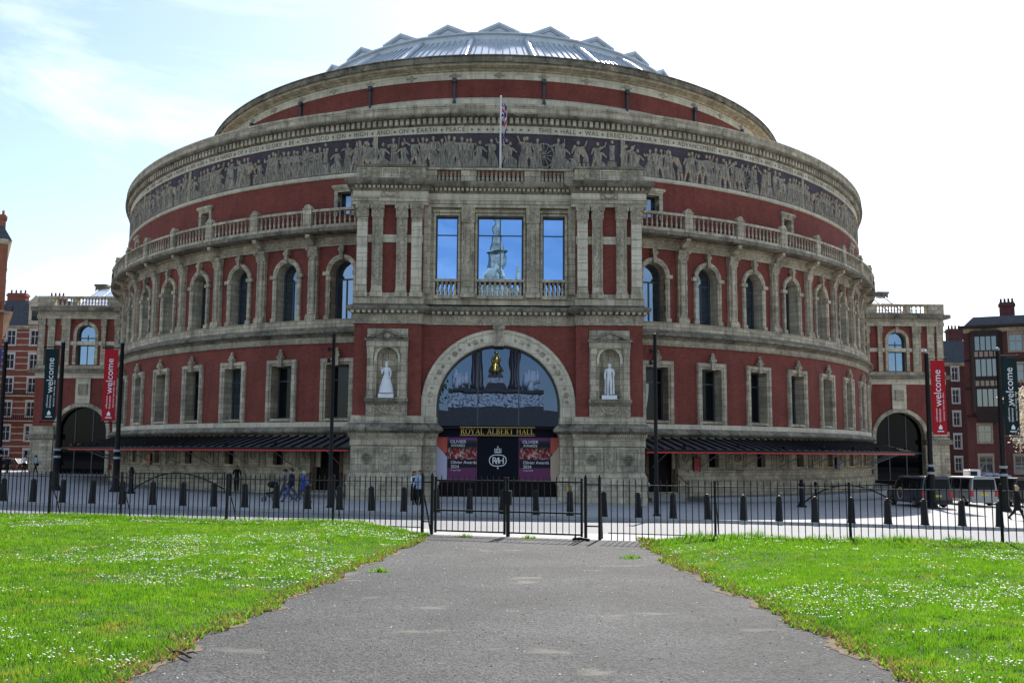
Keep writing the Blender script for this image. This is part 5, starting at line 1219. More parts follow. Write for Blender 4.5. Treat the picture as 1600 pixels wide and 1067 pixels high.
def blades(name, P, mat, h0, h1, wfac, lean=.5):
    X, Y, d = P.T; Z, ed = lawn_z_np(X, Y); n = len(X)
    big = vnoise(X, Y, .9, 1)*.6+vnoise(X, Y, 3.1, 2)*.4
    fence = np.clip(1-np.abs((-84.06-.342*X)-Y)/.8, 0, 1)
    cl = vnoise(X, Y, 6.5, 7)*.55+vnoise(X, Y, 14., 8)*.45
    h = (h0+(h1-h0)*rng.random(n))*(.45+.8*big)*(.35+1.5*cl**1.4)*(1+fence*1.6*vnoise(X, Y, 1.7, 5))*(.55+.45*np.clip(ed/.35, 0, 1))
    wd = wfac*(.35+d*.06)*(.7+.6*rng.random(n)); az = rng.random(n)*2*PI; la = rng.random(n)*2*PI; ln = lean*h*rng.random(n)
    bx, by = np.cos(az)*wd/2, np.sin(az)*wd/2
    V = np.empty((n, 3, 3)); V[:, 0] = np.stack([X-bx, Y-by, Z-.01], 1); V[:, 1] = np.stack([X+bx, Y+by, Z-.01], 1); V[:, 2] = np.stack([X+np.cos(la)*ln, Y+np.sin(la)*ln, Z+h], 1)
    return stuff(mesh_np(name, V.reshape(-1, 3), np.arange(n*3).reshape(-1, 3), mat))
g = blades('lawn_grass', sample_lawn(400000), 'grass_blade', .03, .068, .010, .8); tag(g, 'bright green sunlit grass covering both lawns beside the path', 'grass')
def daisies(n):
    P = sample_lawn(n*5, 6.2, 26, 1.0); X, Y, d = P.T
    q = vnoise(X, Y, .5, 9)*.4+vnoise(X, Y, 1.7, 11)*.35+vnoise(X, Y, 5.5, 13)*.25; keep = rng.random(len(X)) < np.clip((q-.50)*7, 0.012, 1); P = P[keep][:n]; X, Y, d = P.T; Z, ed = lawn_z_np(X, Y); k = len(X)
    r = .0088*(.5+.9*rng.random(k))*(.72+d*.028); V = np.empty((k, 7, 3)); tx, ty = (rng.random(k)-.5)*.9, (rng.random(k)-.5)*.9
    for i in range(6):
        a = i*PI/3; V[:, i, 0] = X+np.cos(a)*r; V[:, i, 1] = Y+np.sin(a)*r; V[:, i, 2] = Z+.055+.03*vnoise(X, Y, 5, 4)+np.cos(a)*r*tx+np.sin(a)*r*ty
    V[:, 6] = np.stack([X, Y, Z+.06+.03*vnoise(X, Y, 5, 4)], 1)
    F = np.array([[6, i, (i+1) % 6] for i in range(6)]); F = (F[None]+np.arange(k)[:, None, None]*7).reshape(-1, 3)
    return stuff(mesh_np('daisies', V.reshape(-1, 3), F, 'daisy'))
tag(daisies(6000), 'scattered white daisies flowering in the lawns', 'daisies')
def fringe(E, sg):
    mb = MB(); rr = random.Random(5+sg); ys = np.arange(-99.5, -84.6, .07); vs = []
    for y in ys:
        x = edge_x(E, y); wn = -.05+.26*float(vnoise(np.array([y*2.]), np.array([sg*3.]), 1.3, 21)[0])+.03*rr.random(); wi = .08
        vs += [(x-sg*wn, y, PATHZ+.004), (x+sg*wi, y, PATHZ+.018)]
    mb.add(vs, [(2*i, 2*i+1, 2*i+3, 2*i+2) for i in range(len(ys)-1)])
    return struct(mb.build('path_verge', 'bare_soil', uv=None))
fringe(PL, -1); fringe(PR, 1)
def edge_grass():
    n = 9000; Y = -99.5+15*rng.random(n); sg = np.where(rng.random(n) < .5, -1, 1)
    xl = edge_np(PL, Y); xr = edge_np(PR, Y)
    X = np.where(sg < 0, xl, xr)+sg*(rng.random(n)**1.5*.3-.08); Z = np.full(n, PATHZ+.008); h = .02+.05*rng.random(n)
    az = rng.random(n)*2*PI; wd = .009+.008*rng.random(n); la = rng.random(n)*2*PI
    V = np.empty((n, 3, 3)); V[:, 0] = np.stack([X-np.cos(az)*wd, Y-np.sin(az)*wd, Z], 1); V[:, 1] = np.stack([X+np.cos(az)*wd, Y+np.sin(az)*wd, Z], 1); V[:, 2] = np.stack([X+np.cos(la)*h*.9, Y+np.sin(la)*h*.9, Z+h], 1)
    m = n//2
    tag(stuff(mesh_np('dry_grass', V[:m].reshape(-1, 3), np.arange(m*3).reshape(-1, 3), 'grass_dry')), 'straw coloured dry grass along the path edges', 'grass')
    tag(stuff(mesh_np('verge_grass', V[m:].reshape(-1, 3), np.arange((n-m)*3).reshape(-1, 3), 'grass_blade')), 'short green grass creeping over the path edges', 'grass')
edge_grass()
def weed(px, py, r, lab):
    c = at_z(px, py, PATHZ); rr = random.Random(px); mb = MB()
    for i in range(60):
        a = rr.random()*2*PI; d = r*rr.random()**.7; x, y = c.x+math.cos(a)*d, c.y+math.sin(a)*d*.6; h = .03+.09*rr.random()*(1-d/r*.6); b = rr.random()*PI
        mb.add([(x-.012*math.cos(b), y-.012*math.sin(b), PATHZ), (x+.012*math.cos(b), y+.012*math.sin(b), PATHZ), (x+rr.uniform(-.04, .04), y+rr.uniform(-.04, .04), PATHZ+h)], [(0, 1, 2)])
    o = mb.build('weed_tuft', 'grass_blade', uv=None); o['kind'] = 'thing'; del o['kind']; return tag(o, lab, 'weeds')
weed(726, 839, .2, 'round green weed tuft under the gate beside its left leaf'); weed(826, 841, .16, 'thin weed tuft under the right gate leaf'); weed(592, 893, .16, 'flat green weed patch on the path beside the left lawn'); weed(985, 872, .22, 'low weeds on worn asphalt beside the right lawn corner')
mb = MB(); tp = at_z(268, 1016, PATHZ+.03); tq = at_z(298, 1027, PATHZ+.03); mid = (tp+tq)/2
mb.tube([tp+Vector((-.05, .06, .02)), tp, mid+Vector((.01, .015, .01)), tq], [.004, .01, .013, .01], 6); mb.tube([mid, mid+Vector((.09, .05, .01)), mid+Vector((.13, .03, 0))], [.01, .007, .004], 5); tag(mb.build('fallen_twig', 'bark', uv=None), 'forked dead twig lying at the edge of the path', 'twig')

# ---- railings and gate
FANG = math.atan(-.342); FC = math.cos(FANG)
def FP(X, z=0, off=0): return Vector((X+off*math.sin(-FANG)*-1, fence_y(X)+off*math.cos(FANG), z))
BAR = MB(); BAR.box(-.0085, .0085, -.0085, .0085, -.10, 1.17); BAR.taper(0, 0, 1.17, 1.25, .011, .011, .002, .002); BAR = BAR.mesh('bar', 'black_iron', uv=None)
def fence(Xa, Xb, lab, posts):
    root = thing('railing', lab, 'railing', (Xa, fence_y(Xa), 1.10), FANG, 'black park railings'); L_ = (Xb-Xa)/FC; n = int(L_/.127)
    for i in range(n): link('bar', BAR, root, ((i+.5)*L_/n, 0, 0))
    MB().box(0, L_, -.022, .022, 1.105, 1.122).build('top_rail', 'black_iron', root, uv=None); MB().box(0, L_, -.02, .02, .13, .148).build('bottom_rail', 'black_iron', root, uv=None)
    for X in posts:
        s = (X-Xa)/FC; MB().box(s-.022, s+.022, -.022, .022, -.12, 1.24).build('post', 'black_iron', root, uv=None)
        MB().tube([(s, .02, .95), (s+.02, .22, .5), (s+.03, .36, .1), (s+.03, .38, -.1)], .014, 6).build('stay', 'black_iron', root, uv=None)
fence(-18.0, -2.0, 'long black railing along the lawn edge beside the closed gate hinge posts', [-17.5, -14.5, -11.4, -9.4, -6.6, -4.0])
fence(1.95, 14.0, 'black railing along the lawn from the gate latch posts past the vans', [4.0, 6.4, 8.9, 11.4])
def gate(Xa, Xb, lab):
    root = thing('gate_leaf', lab, 'gate', (Xa, fence_y(Xa), 1.10), FANG); L_ = (Xb-Xa)/FC; n = 12
    for z in (1.14, .50, .065): MB().box(0, L_, -.02, .02, z, z+.035).build('rail', 'black_iron', root, uv=None)
    for s in (0, L_): MB().box(s-.022, s+.022, -.024, .024, .04, 1.24).build('stile', 'black_iron', root, uv=None)
    for i in range(1, n):
        mb = MB(); s = L_*i/n; mb.box(s-.008, s+.008, -.008, .008, .07, 1.2); mb.taper(s, 0, 1.2, 1.28, .011, .011, .002, .002); mb.build('bar', 'black_iron', root, uv=None)
    return root
gl_ = gate(-1.66, -.17, 'left leaf of the black iron gate across the path')
gr_ = gate(-.11, 1.42, 'right leaf of the black iron gate carrying the lock box')
mb = MB(); mb.box(-.03, .09, -.05, .05, .66, .96); mb.box(-.02, .05, -.03, .03, -.0, .66); mb.build('lock_box', 'black_iron', gr_, uv=None); MB().tube([(0, 0, .2), (0, 0, -.1)], .012, 6).build('drop_bolt', 'black_iron', gr_, uv=None)
for X, lab in ((-1.95, 'gate post at the end of the long railing'), (-1.74, 'gate post carrying the left leaf'), (1.50, 'gate post carrying the right leaf'), (1.78, 'gate post at the start of the railing towards the vans')):
    p = FP(X, 1.0); mb = MB(); mb.box(-.028, .028, -.028, .028, 0, 1.36); mb.taper(0, 0, 1.36, 1.42, .028, .028, .005, .005)
    o = mb.build('gate_post', 'black_iron', None, uv=None, loc=p, rz=FANG); tag(o, 'square black iron '+lab, 'post')
    if X in (-1.95, 1.78):
        s = 1 if X < 0 else -1; MB().tube([(0, .03, 1.0), (s*.02, .25, .5), (s*.04, .42, .02)], .02, 6).build('stay', 'black_iron', o, uv=None)
        for z in (.35, 1.2): MB().box(0 if X < 0 else -.27, .2 if X < 0 else 0, -.012, .012, z, z+.03).build('tie_bar', 'black_iron', o, uv=None)
c = at_z(906, 845, PATHZ); mb = MB(); mb.tube([c+Vector((-.14, .05, .03)), c+Vector((.0, 0, .05)), c+Vector((.2, -.02, .02))], .03, 6); mb.tube([c+Vector((-.1, .0, .05)), c+Vector((-.08, .04, .12))], .02, 6); tag(mb.build('gate_stop', 'black_iron', uv=None), 'low black iron gate stop on the ground by the latch post', 'gate stop')

# ---- bollards
def make_bollard():
    root = thing('bollard', 'black tapered iron bollard in the row along the far kerb', 'bollard', (0, 0, 0), 0, 'bollards along the far kerb')
    mb = MB(); n = 8; mb.lathe([(.165, -.1), (.165, .04), (.15, .07), (.112, .86), (.125, .875), (.125, .915), (.10, .93)], 8); mb.build('shaft', 'bollard_iron', root, uv=None)
    MB().lathe([(.098, .93), (.085, .965), (.05, .99), (.0, 1.0)], 8).build('cap', 'bollard_iron', root, uv=None); return root
b0 = make_bollard(); first = True
for i in range(-18, 18):
    X = .05+1.335*i; Y = -65.05-.15*X; o = b0 if first else dup(b0, (0, 0, 0)); first = False
    o.location = (X, Y, gz(X, Y)); o.rotation_euler = (random.gauss(0, .012), random.gauss(0, .016), random.uniform(0, .6))
# ---- swing barriers and iron posts in the forecourt
def barrier(pa, pb, lab):
    root = thing('swing_barrier', lab, 'barrier', pa, math.atan2(pb.y-pa.y, pb.x-pa.x)); L_ = math.hypot(pb.x-pa.x, pb.y-pa.y)
    MB().lathe([(.3, -.1), (.3, .08), (.2, .12), (.14, .3), (.13, 1.25), (.17, 1.3), (.17, 1.36), (.1, 1.45), (.13, 1.52), (.06, 1.62)], 12).build('post', 'black_iron', root, uv=None)
    n = 14; pts = [(.15+(L_-.15)*i/n, 0, .25+1.0*math.sin(PI*(i/n)**.9)) for i in range(n+1)]
    MB().tube(pts, .045, 6).build('arched_brace', 'black_iron', root, uv=None)
    MB().tube([(.1, 0, 1.22), (L_, 0, 1.22)], .03, 6).build('top_bar', 'black_iron', root, uv=None)
    MB().tube([(L_, 0, 1.3), (L_, 0, .0)], .04, 6).build('end_leg', 'black_iron', root, uv=None)
barrier(feet(204, 771), feet(350, 772), 'black iron swing barrier with arched brace beside the man in black')
barrier(feet(1253, 792), feet(1396, 790), 'black iron swing barrier with arched brace next to the parked taxi')
for px, py, lab in ((358, 774, 'black iron post with round top beside the man in black'), (1118, 776, 'short black iron post before the hall base wall'), (1275, 784, 'slim black iron post behind the arched barrier')):
    p = feet(px, py); mb = MB(); mb.lathe([(.15, -.05), (.15, .1), (.09, .2), (.08, 1.1), (.12, 1.15), (.12, 1.25), (.05, 1.35)], 10); tag(mb.build('iron_post', 'black_iron', None, uv=None, loc=p), lab, 'post')
# ---- slim lamp columns before the hall
def lamp_column(px, py, lab):
    p = feet(px, py); root = thing('lamp_column', lab, 'lamp post', p)
    MB().lathe([(.16, -.1), (.16, .05), (.115, .1), (.11, 1.2), (.085, 1.3), (.075, 7.5), (.085, 7.52), (.085, 7.6), (.03, 7.66)], 12).build('shaft', 'black_iron', root, smooth=True, uv=None)
    for z in (6.9, 6.4):
        MB().tube([(0, 0, z), (-.2, -.05, z)], .03, 6).tube([(-.2, -.05, z-.09), (-.2, -.05, z+.09)], .07, 8).build('spotlight', 'black_iron', root, uv=None)
lamp_column(515, 793, 'tall slim black lamp column by the porch side of the door under the pavilion canopy'.replace('pavilion ', '')); 
r_ = lamp_column(1026, 806, 'tall slim black lamp column next to the white robed statue bay')
# ---- banner poles
plain('banner_red', (.42, .012, .02), .7, 0, .2, .06, 2); plain('banner_green', (.004, .022, .022), .7, 0, .2, .06, 2); plain('banner_blue', (.01, .06, .32), .7, 0, .2, .06, 2)
def banner_pole(px, py, side, mat, lab, H=9.5):
    p = feet(px, py); root = thing('banner_pole', lab, 'banner pole', p)
    MB().lathe([(.36, -.1), (.36, .1), (.32, .16), (.25, .3), (.22, .42), (.20, 2.2), (.23, 2.25), (.23, 2.32)], 14).build('base', 'black_iron', root, smooth=True, uv=None)
    MB().lathe([(.175, 2.3), (.15, 2.7), (.12, 9.3), (.135, 9.32), (.135, 9.4)], 14).build('shaft', 'black_iron', root, smooth=True, uv=None)
    for z in (2.05, 2.5): MB().lathe([(.215, z), (.225, z+.03), (.225, z+.11), (.215, z+.14)], 14).build('ring', 'lead', root, uv=None)
    MB().ball((0, 0, 9.5), .12, 10, 7).build('finial', 'lead', root, smooth=True, uv=None)
    W_ = .86; x0, x1 = sorted((side*.24, side*(.24+W_))); zt, zb = 9.0, 4.45
    for z in (zt+.12, zb-.12):
        MB().tube([(0, 0, z), (side*(.3+W_), 0, z)], .035, 8).ball((side*(.32+W_), 0, z), .07, 8, 5).build('arm', 'black_iron', root, uv=None)
    mb = MB(); nx, nz_ = 5, 14; vs = []
    for sgn in (-1, 1):
        for j in range(nz_+1):
            for i in range(nx+1):
                u, v = i/nx, j/nz_; vs.append((x0+(x1-x0)*u, .01*sgn+.05*math.sin(v*PI)*math.sin(u*3+1)*.8, zb+(zt-zb)*v))
    q = (nx+1)*(nz_+1); fs = []
    for j in range(nz_):
        for i in range(nx):
            a = j*(nx+1)+i; fs += [(a, a+1, a+nx+2, a+nx+1), (q+a+nx+1, q+a+nx+2, q+a+1, q+a)]
    mb.add(vs, fs); bn = mb.build('banner', mat, root, smooth=True, uv=None)
    def col(txt, s, xo, z0, name):
        tv, tf = text_tris(txt, s); m0 = min(v[0] for v in tv); pts = []
        for v in tv:
            x = xo-v[1]; z = z0+(v[0]-m0); u = clampf((x-x0)/(x1-x0), 0, 1); vv = clampf((z-zb)/(zt-zb), 0, 1)
            pts.append((x, -.018+.05*math.sin(vv*PI)*math.sin(u*3+1)*.8, z))
        mb = MB(); mb.add(pts, tf); mb.build(name, 'print_white', bn, uv=None)
    xl = x0
    col('welcome', .62, xl+.58, zb+1.72, 'lettering'); col('bienvenue', .20, xl+.52, zb+.78, 'lettering'); col('willkommen', .17, xl+.32, zb+.78, 'lettering'); col('benvenuti  bem-vindo  ahlan', .15, xl+.74, zb+.85, 'lettering')
    mb = MB(); cx = (x0+x1)/2+.02; y = -.05
    mb.add([(cx-.11, y, zb+.32), (cx+.11, y, zb+.32), (cx+.11, y, zb+.46), (cx+.05, y, zb+.55), (cx, y, zb+.62), (cx-.05, y, zb+.55), (cx-.11, y, zb+.46)], [(6, 5, 4, 3, 2, 1, 0)]); mb.add([(cx-.2, y, zb+.17), (cx+.2, y, zb+.17), (cx+.2, y, zb+.23), (cx-.2, y, zb+.23)], [(3, 2, 1, 0)])
    mb.build('badge', 'print_white', bn, uv=None)
    return root
banner_pole(86, 766, -1, 'banner_green', 'black pole with dark green welcome banner before the brick side porch near the mansion block')
banner_pole(180, 768, -1, 'banner_red', 'black pole with red welcome banner beside the canopy end near the mansion block')
banner_pole(-5, 764, -1, 'banner_blue', 'black pole with bright blue banner')
banner_pole(1457, 794, 1, 'banner_red', 'black pole with red welcome banner behind the parked taxi')
banner_pole(1571, 799, 1, 'banner_green', 'black pole with dark green welcome banner by the blossom tree')

# ---- flag on the porch
fl = thing('flagpole', 'white flagpole on the porch parapet with a limp national flag', 'flagpole', (.02, PY+.6, 19.06))
MB().lathe([(.07, 0), (.06, 3), (.045, 5.55), (.07, 5.6), (.0, 5.7)], 10).build('pole', 'white_paint', fl, smooth=True, uv=None)
def flag_col(u, v):                                        # u along 0..2, v 0..1
    x, y = u-1, v-.5
    if abs(x) < .10 or abs(y) < .10: return 1
    if abs(x) < .165 or abs(y) < .165: return 0
    d1 = abs(y-x*.5)/1.118; d2 = abs(y+x*.5)/1.118
    if min(d1, d2) < .035: return 1
    if min(d1, d2) < .10: return 0
    return 2
plain('flag_white', (.75, .75, .75), .8); plain('flag_red', (.55, .02, .03), .8); plain('flag_blue', (.012, .03, .20), .8)
mb = MB(); NU, NV = 64, 40; vs = []
for j in range(NV+1):
    v = j/NV
    for i in range(NU+1):
        u = i/NU                                           # hangs: the fly end falls down the pole in folds
        s = u*2.1
        fold = math.sin(u*13+v*2)*.12*(.3+u)
        x = .06+.42*math.sin(min(1, u*1.5)*PI*.5)*(1-.55*u)*(1-.25*(1-v))+fold*.55
        y = -.1+math.cos(u*13+v*2)*.16*u
        z = 5.35-(1-v)*1.25-s*.82*(.35+.65*u)
        vs.append((x, y, z))
for j in range(NV):
    for i in range(NU):
        a = j*(NU+1)+i; mb.add([vs[a], vs[a+1], vs[a+NU+2], vs[a+NU+1]], [(0, 1, 2, 3)], flag_col(2*(i+.5)/NU, (j+.5)/NV))
fm = mb.mesh('flag', ['flag_white', 'flag_red', 'flag_blue'], uv=None)
bm = bmesh.new(); bm.from_mesh(fm); bmesh.ops.remove_doubles(bm, verts=bm.verts, dist=1e-4); bm.to_mesh(fm); bm.free()
fm.polygons.foreach_set('use_smooth', [True]*len(fm.polygons)); link('flag', fm, fl)

# ---- people and statues (one skinned body each)
def skin_mesh(name, V, E, Rr, root=0, sub=2):
    me = bpy.data.meshes.new(name); me.from_pydata([tuple(v) for v in V], E, []); ob = bpy.data.objects.new(name, me); COL.objects.link(ob)
    md = ob.modifiers.new('skin', 'SKIN'); md.use_smooth_shade = True
    for i, s in enumerate(me.skin_vertices[0].data):
        r = Rr[i]; s.radius = r if hasattr(r, '__len__') else (r, r); s.use_root = (i == root)
    sb = ob.modifiers.new('sub', 'SUBSURF'); sb.levels = sub; sb.render_levels = sub
    dg = bpy.context.evaluated_depsgraph_get(); m2 = bpy.data.meshes.new_from_object(ob.evaluated_get(dg)); bpy.data.objects.remove(ob); bpy.data.meshes.remove(me)
    return m2
plain('skin', (.42, .26, .19), .6, 0, .3); plain('skin_dark', (.13, .075, .05), .6, 0, .3); plain('hair_black', (.012, .010, .009), .6); plain('hair_brown', (.06, .035, .02), .6); plain('hair_grey', (.45, .43, .40), .7); plain('hair_blond', (.42, .30, .14), .6)
for nm, c in dict(cloth_black=(.012, .012, .014), cloth_navy=(.012, .018, .045), cloth_blue=(.05, .10, .42), cloth_denim=(.06, .10, .20), cloth_paleblue=(.34, .42, .55), cloth_white=(.7, .7, .7), cloth_grey=(.14, .14, .15), cloth_olive=(.10, .11, .07), cloth_cream=(.45, .40, .30)).items(): plain(nm, c, .85, 0, .15, .12, 9)
def person(label, loc, face, H, top, legs, skin='skin', hair='hair_black', hair_long=False, stride=.0, arms=((.1, 0), (.1, 0)), coat=None, cap=None, name='person', cat='person', allmat=None, skirt=None, seated=False, sleeve=True, extra=None, base=None):
    """arms: (forward swing of upper arm, elbow bend) per side, radians; face: heading angle, 0 looks to -Y"""
    V = []; E = []; Rr = []
    def add(p, r, par=None):
        V.append(Vector(p)); Rr.append(r)
        if par is not None: E.append((par, len(V)-1))
        return len(V)-1
    pel = add((0, 0, .525), (.088, .062)); wst = add((0, .003, .60), (.075, .055), pel); ch = add((0, .004, .715), (.098, .063), wst); nb = add((0, .006, .80), (.07, .05), ch); nk = add((0, .0, .845), .031, nb)
    hd0 = add((0, -.008, .875), (.04, .044), nk); hd = add((0, -.010, .918), (.050, .060), hd0); add((0, -.004, .968), (.036, .043), hd)
    wr = []
    for k, sg in enumerate((-1, 1)):
        sh = add((sg*.112, .004, .79), .040, nb); fw, eb = arms[k]; ex = .018
        el = Vector((sg*(.128+ex), -.165*math.sin(fw), .79-.165*math.cos(fw))); e_ = add(el, .029, sh)
        a2 = fw+eb; hw_ = el+Vector((-sg*.03*min(1, eb), -.145*math.sin(a2), -.145*math.cos(a2))); w_ = add(hw_, .021, e_)
        hp = hw_+Vector((-sg*.004, -.045*math.sin(a2), -.045*math.cos(a2))); add(hp, (.020, .011), w_); wr.append((hw_, hp, a2, sg))
    for k, sg in enumerate((-1, 1)):
        st = stride*(1 if k else -1); th = st; hip = add((sg*.05, 0, .49), (.062, .060), pel)
        if seated: kn = Vector((sg*.06, -.23, .50)); an = Vector((sg*.06, -.25, .27)); tdir = Vector((0, -1, 0))
        else:
            kn = Vector((sg*.05, -.235*math.sin(th), .49-.225*math.cos(th))); sh_ = th-(.25*abs(stride) if st > 0 else .75*abs(stride)); an = kn+Vector((0, -.23*math.sin(sh_), -.225*math.cos(sh_))); tdir = Vector((0, -1, -.1 if st > 0 else -.5)).normalized()
        k_ = add(kn, .043, hip); a_ = add(an, .027, k_); add(an+Vector((0, .012, -.03)), .024, a_); add(an+tdir*.085+Vector((0, 0, -.022)), (.026, .016), a_)
    me = skin_mesh(name, V, E, Rr)
    bm = bmesh.new(); bm.from_mesh(me)
    for hw_, hp, a2, sg in wr:                              # five fingers each
        d = (hp-hw_).normalized(); side = Vector((0, d.z, -d.y)) if abs(d.x) < .9 else Vector((0, 1, 0)); side = side.normalized()
        for f in range(5):
            mbf = MB(); off = side*(-.016+.0105*f) if f < 4 else side*-.022; ln = (.030, .036, .034, .026, .022)[f]; st_ = hp+off*.9-d*(.0 if f < 4 else .02); nn = d.cross(side)
            mbf.tube([st_, st_+d*ln*.6, st_+d*ln*.95+nn*.010*sg], [.0052, .0048, .0036], 5)
            vs = [bm.verts.new(v) for v in mbf.v]; [bm.faces.new([vs[i] for i in fc]) for fc in mbf.f]
    bmesh.ops.recalc_face_normals(bm, faces=bm.faces); bm.to_mesh(me); bm.free()
    mats = [top, legs, skin, 'rubber'] if not allmat else [allmat]*4
    for m in mats: me.materials.append(MAT[m])
    minz = min(v.co.z for v in me.vertices)
    handc = [h for _, h, _, _ in wr]; wrc = [h for h, _, _, _ in wr]
    for p in me.polygons:
        c = p.center; p.use_smooth = True
        i = 0
        if c.z > .838 and abs(c.x) < .07: i = 2
        elif any((c-h).length < .052 for h in handc): i = 2
        elif c.z < minz+.045: i = 3
        elif c.z < .535 and abs(c.x) < .115: i = 1
        p.material_index = i
    for v in me.vertices: v.co.z -= minz; v.co *= H
    root = link(name, me, None, loc, face); tag(root, label, cat)
    zo = -minz
    def child(nm, mb, mat, sm=True):
        me2 = mb.mesh(nm, allmat or mat, sm, uv=None)
        for v in me2.vertices: v.co.z += zo; v.co *= H
        return link(nm, me2, root)
    mb = MB(); rws = []                                     # hair: cap over skull, opening at the face
    mb.ball((0, .012, .938), (.056, .064, .056), 12, 8)
    if hair_long: mb.lathe([(.03, .80), (.056, .83), (.060, .90), (.05, .95)], 10, (0, .030, 0), 1, .75)
    child('hair', mb, hair)
    mb = MB(); mb.ball((0, -.068, .912), (.009, .014, .014), 6, 5)
    for sg in (-1, 1): mb.ball((sg*.053, -.002, .912), (.008, .014, .02), 6, 5)
    child('face', mb, skin)
    mb = MB(); [mb.ball((sg*.02, -.061, .925), (.007, .006, .006), 6, 4) for sg in (-1, 1)]; mb.ball((0, -.061, .885), (.017, .006, .004), 6, 4); child('eyes_and_mouth', mb, 'hair_brown')
    if coat: mb = MB(); mb.lathe([(.125, coat[1]), (.118, .50), (.098, .60), (.112, .70), (.105, .78), (.05, .83)], 14, (0, .004, 0), 1, .72); child('coat', mb, coat[0])
    if skirt:
        mb = MB(); n = 20; vs = []; prof = skirt
        for r, z in prof:
            for i in range(n):
                a = 2*PI*i/n; rr_ = r*(1+.07*math.sin(a*6+z*9)); vs.append((rr_*math.cos(a), rr_*.85*math.sin(a), z))
        fs = [(k*n+i, k*n+(i+1) % n, (k+1)*n+(i+1) % n, (k+1)*n+i) for k in range(len(prof)-1) for i in range(n)]; mb.add(vs, fs); child('robe', mb, top)
    if cap: mb = MB(); mb.lathe([(.058, .935), (.060, .96), (.045, .99), (.0, 1.0)], 12, (0, .006, 0), 1, 1.1); mb.box(-.04, .04, -.13, -.05, .938, .946); child('cap', mb, cap)
    if extra: extra(child)
    return root
def bag(child): mb = MB(); mb.box(.13, .20, -.05, .08, .38, .52); mb.tube([(.165, -.03, .52), (.15, 0, .78), (.165, .05, .52)], .008, 5); child('shoulder_bag', mb, 'cloth_black', False)
person('woman with long dark hair in black outfit and white sleeves chatting at the porch corner', feet(647, 788), R(40), 1.66, 'cloth_white', 'cloth_black', hair='hair_black', hair_long=True, arms=((.3, 1.2), (.2, .4)), coat=('cloth_black', .10))
person('woman in pale blue jacket and black trousers chatting at the porch corner', feet(655, 789), R(-35), 1.72, 'cloth_paleblue', 'cloth_black', hair='hair_brown', hair_long=True, arms=((.15, .5), (.3, 1.0)), coat=('cloth_paleblue', .44))
person('man in navy cap and dark jacket pushing a pushchair past the canopy', feet(444, 783), R(-82), 1.72, 'cloth_grey', 'cloth_denim', cap='cloth_navy', stride=.42, arms=((.7, .5), (.7, .5)))
person('tall man in dark jacket and jeans walking behind the pushchair', feet(454, 784), R(-85), 1.80, 'cloth_navy', 'cloth_denim', hair='hair_black', stride=.5, arms=((.3, .3), (-.3, .2)), coat=('cloth_navy', .46))
person('grey haired woman in long blue coat walking towards the pushchair group', feet(474, 784), R(85), 1.64, 'cloth_blue', 'cloth_olive', hair='hair_grey', stride=.42, arms=((.4, .8), (-.2, .3)), coat=('cloth_blue', .36), extra=bag)
person('person all in black leaning by the iron post and swing barrier', feet(369, 768), R(20), 1.72, 'cloth_black', 'cloth_black', hair='hair_black', hair_long=True, stride=.1, arms=((.4, 1.3), (.3, 1.1)))
person('blond woman in long black coat walking past the parked vans', feet(1591, 813), R(70), 1.66, 'cloth_black', 'cloth_black', hair='hair_blond', hair_long=True, stride=.4, arms=((.3, .3), (-.3, .2)), coat=('cloth_black', .30), extra=bag)
person('person in white shirt and dark trousers standing by the mansion corner car', at_y(37, 738, -5.5), R(30), 1.72, 'cloth_white', 'cloth_black', skin='skin_dark', stride=.1, arms=((.2, .3), (.2, .3)))
person('person in pale blue shirt with a dark bag beside the brick side porch', at_y(55, 738, -5), R(-40), 1.74, 'cloth_paleblue', 'cloth_navy', skin='skin_dark', stride=.2, arms=((.3, .6), (.1, .2)), extra=bag)
person('person in dark clothes standing beside the black car at the mansion block', at_y(11, 740, -6), R(10), 1.7, 'cloth_navy', 'cloth_black', stride=.15)
# pushchair
pc = feet(425, 783); ps = thing('pushchair', 'black pushchair with basket pushed in front of two men', 'pushchair', pc, R(-82))
mb = MB(); mb.tube([(-.22, .45, 1.0), (-.22, .15, .6), (-.22, -.4, .18)], .016, 6); mb.build('side_frame', 'black_iron', ps, uv=None); mb = MB(); mb.tube([(.22, .45, 1.0), (.22, .15, .6), (.22, -.4, .18)], .016, 6); mb.build('side_frame', 'black_iron', ps, uv=None); MB().tube([(-.22, .45, 1.0), (.22, .45, 1.0)], .018, 6).build('handle', 'rubber', ps, uv=None)
mb = MB(); mb.add([(-.2, .2, .85), (.2, .2, .85), (.2, .05, .48), (-.2, .05, .48), (-.2, -.32, .45), (.2, -.32, .45), (-.2, .26, .83), (.2, .26, .83), (.2, .1, .40), (-.2, .1, .40), (-.2, -.32, .38), (.2, -.32, .38)], [(0, 1, 2, 3), (3, 2, 5, 4), (7, 6, 9, 8), (8, 9, 10, 11), (0, 3, 9, 6), (1, 7, 8, 2), (3, 4, 10, 9), (2, 8, 11, 5), (4, 5, 11, 10), (0, 6, 7, 1)]); mb.build('seat', 'cloth_black', ps, uv=None)
mb = MB(); mb.ball((0, .02, .85), (.23, .28, .18), 12, 8); mb.build('hood', 'cloth_black', ps, smooth=True, uv=None); MB().box(-.18, .18, -.2, .2, .2, .33).build('basket', 'cloth_grey', ps, uv=None)
for x in (-.25, .25):
    for y, r in ((-.4, .1), (.15, .13)):
        mb = MB(); pts = [(x, y+r*math.cos(a), r+r*math.sin(a)) for a in np.linspace(0, 2*PI, 13)]; mb.tube(pts, .02, 5); mb.build('wheel', 'tyre', ps, uv=None)
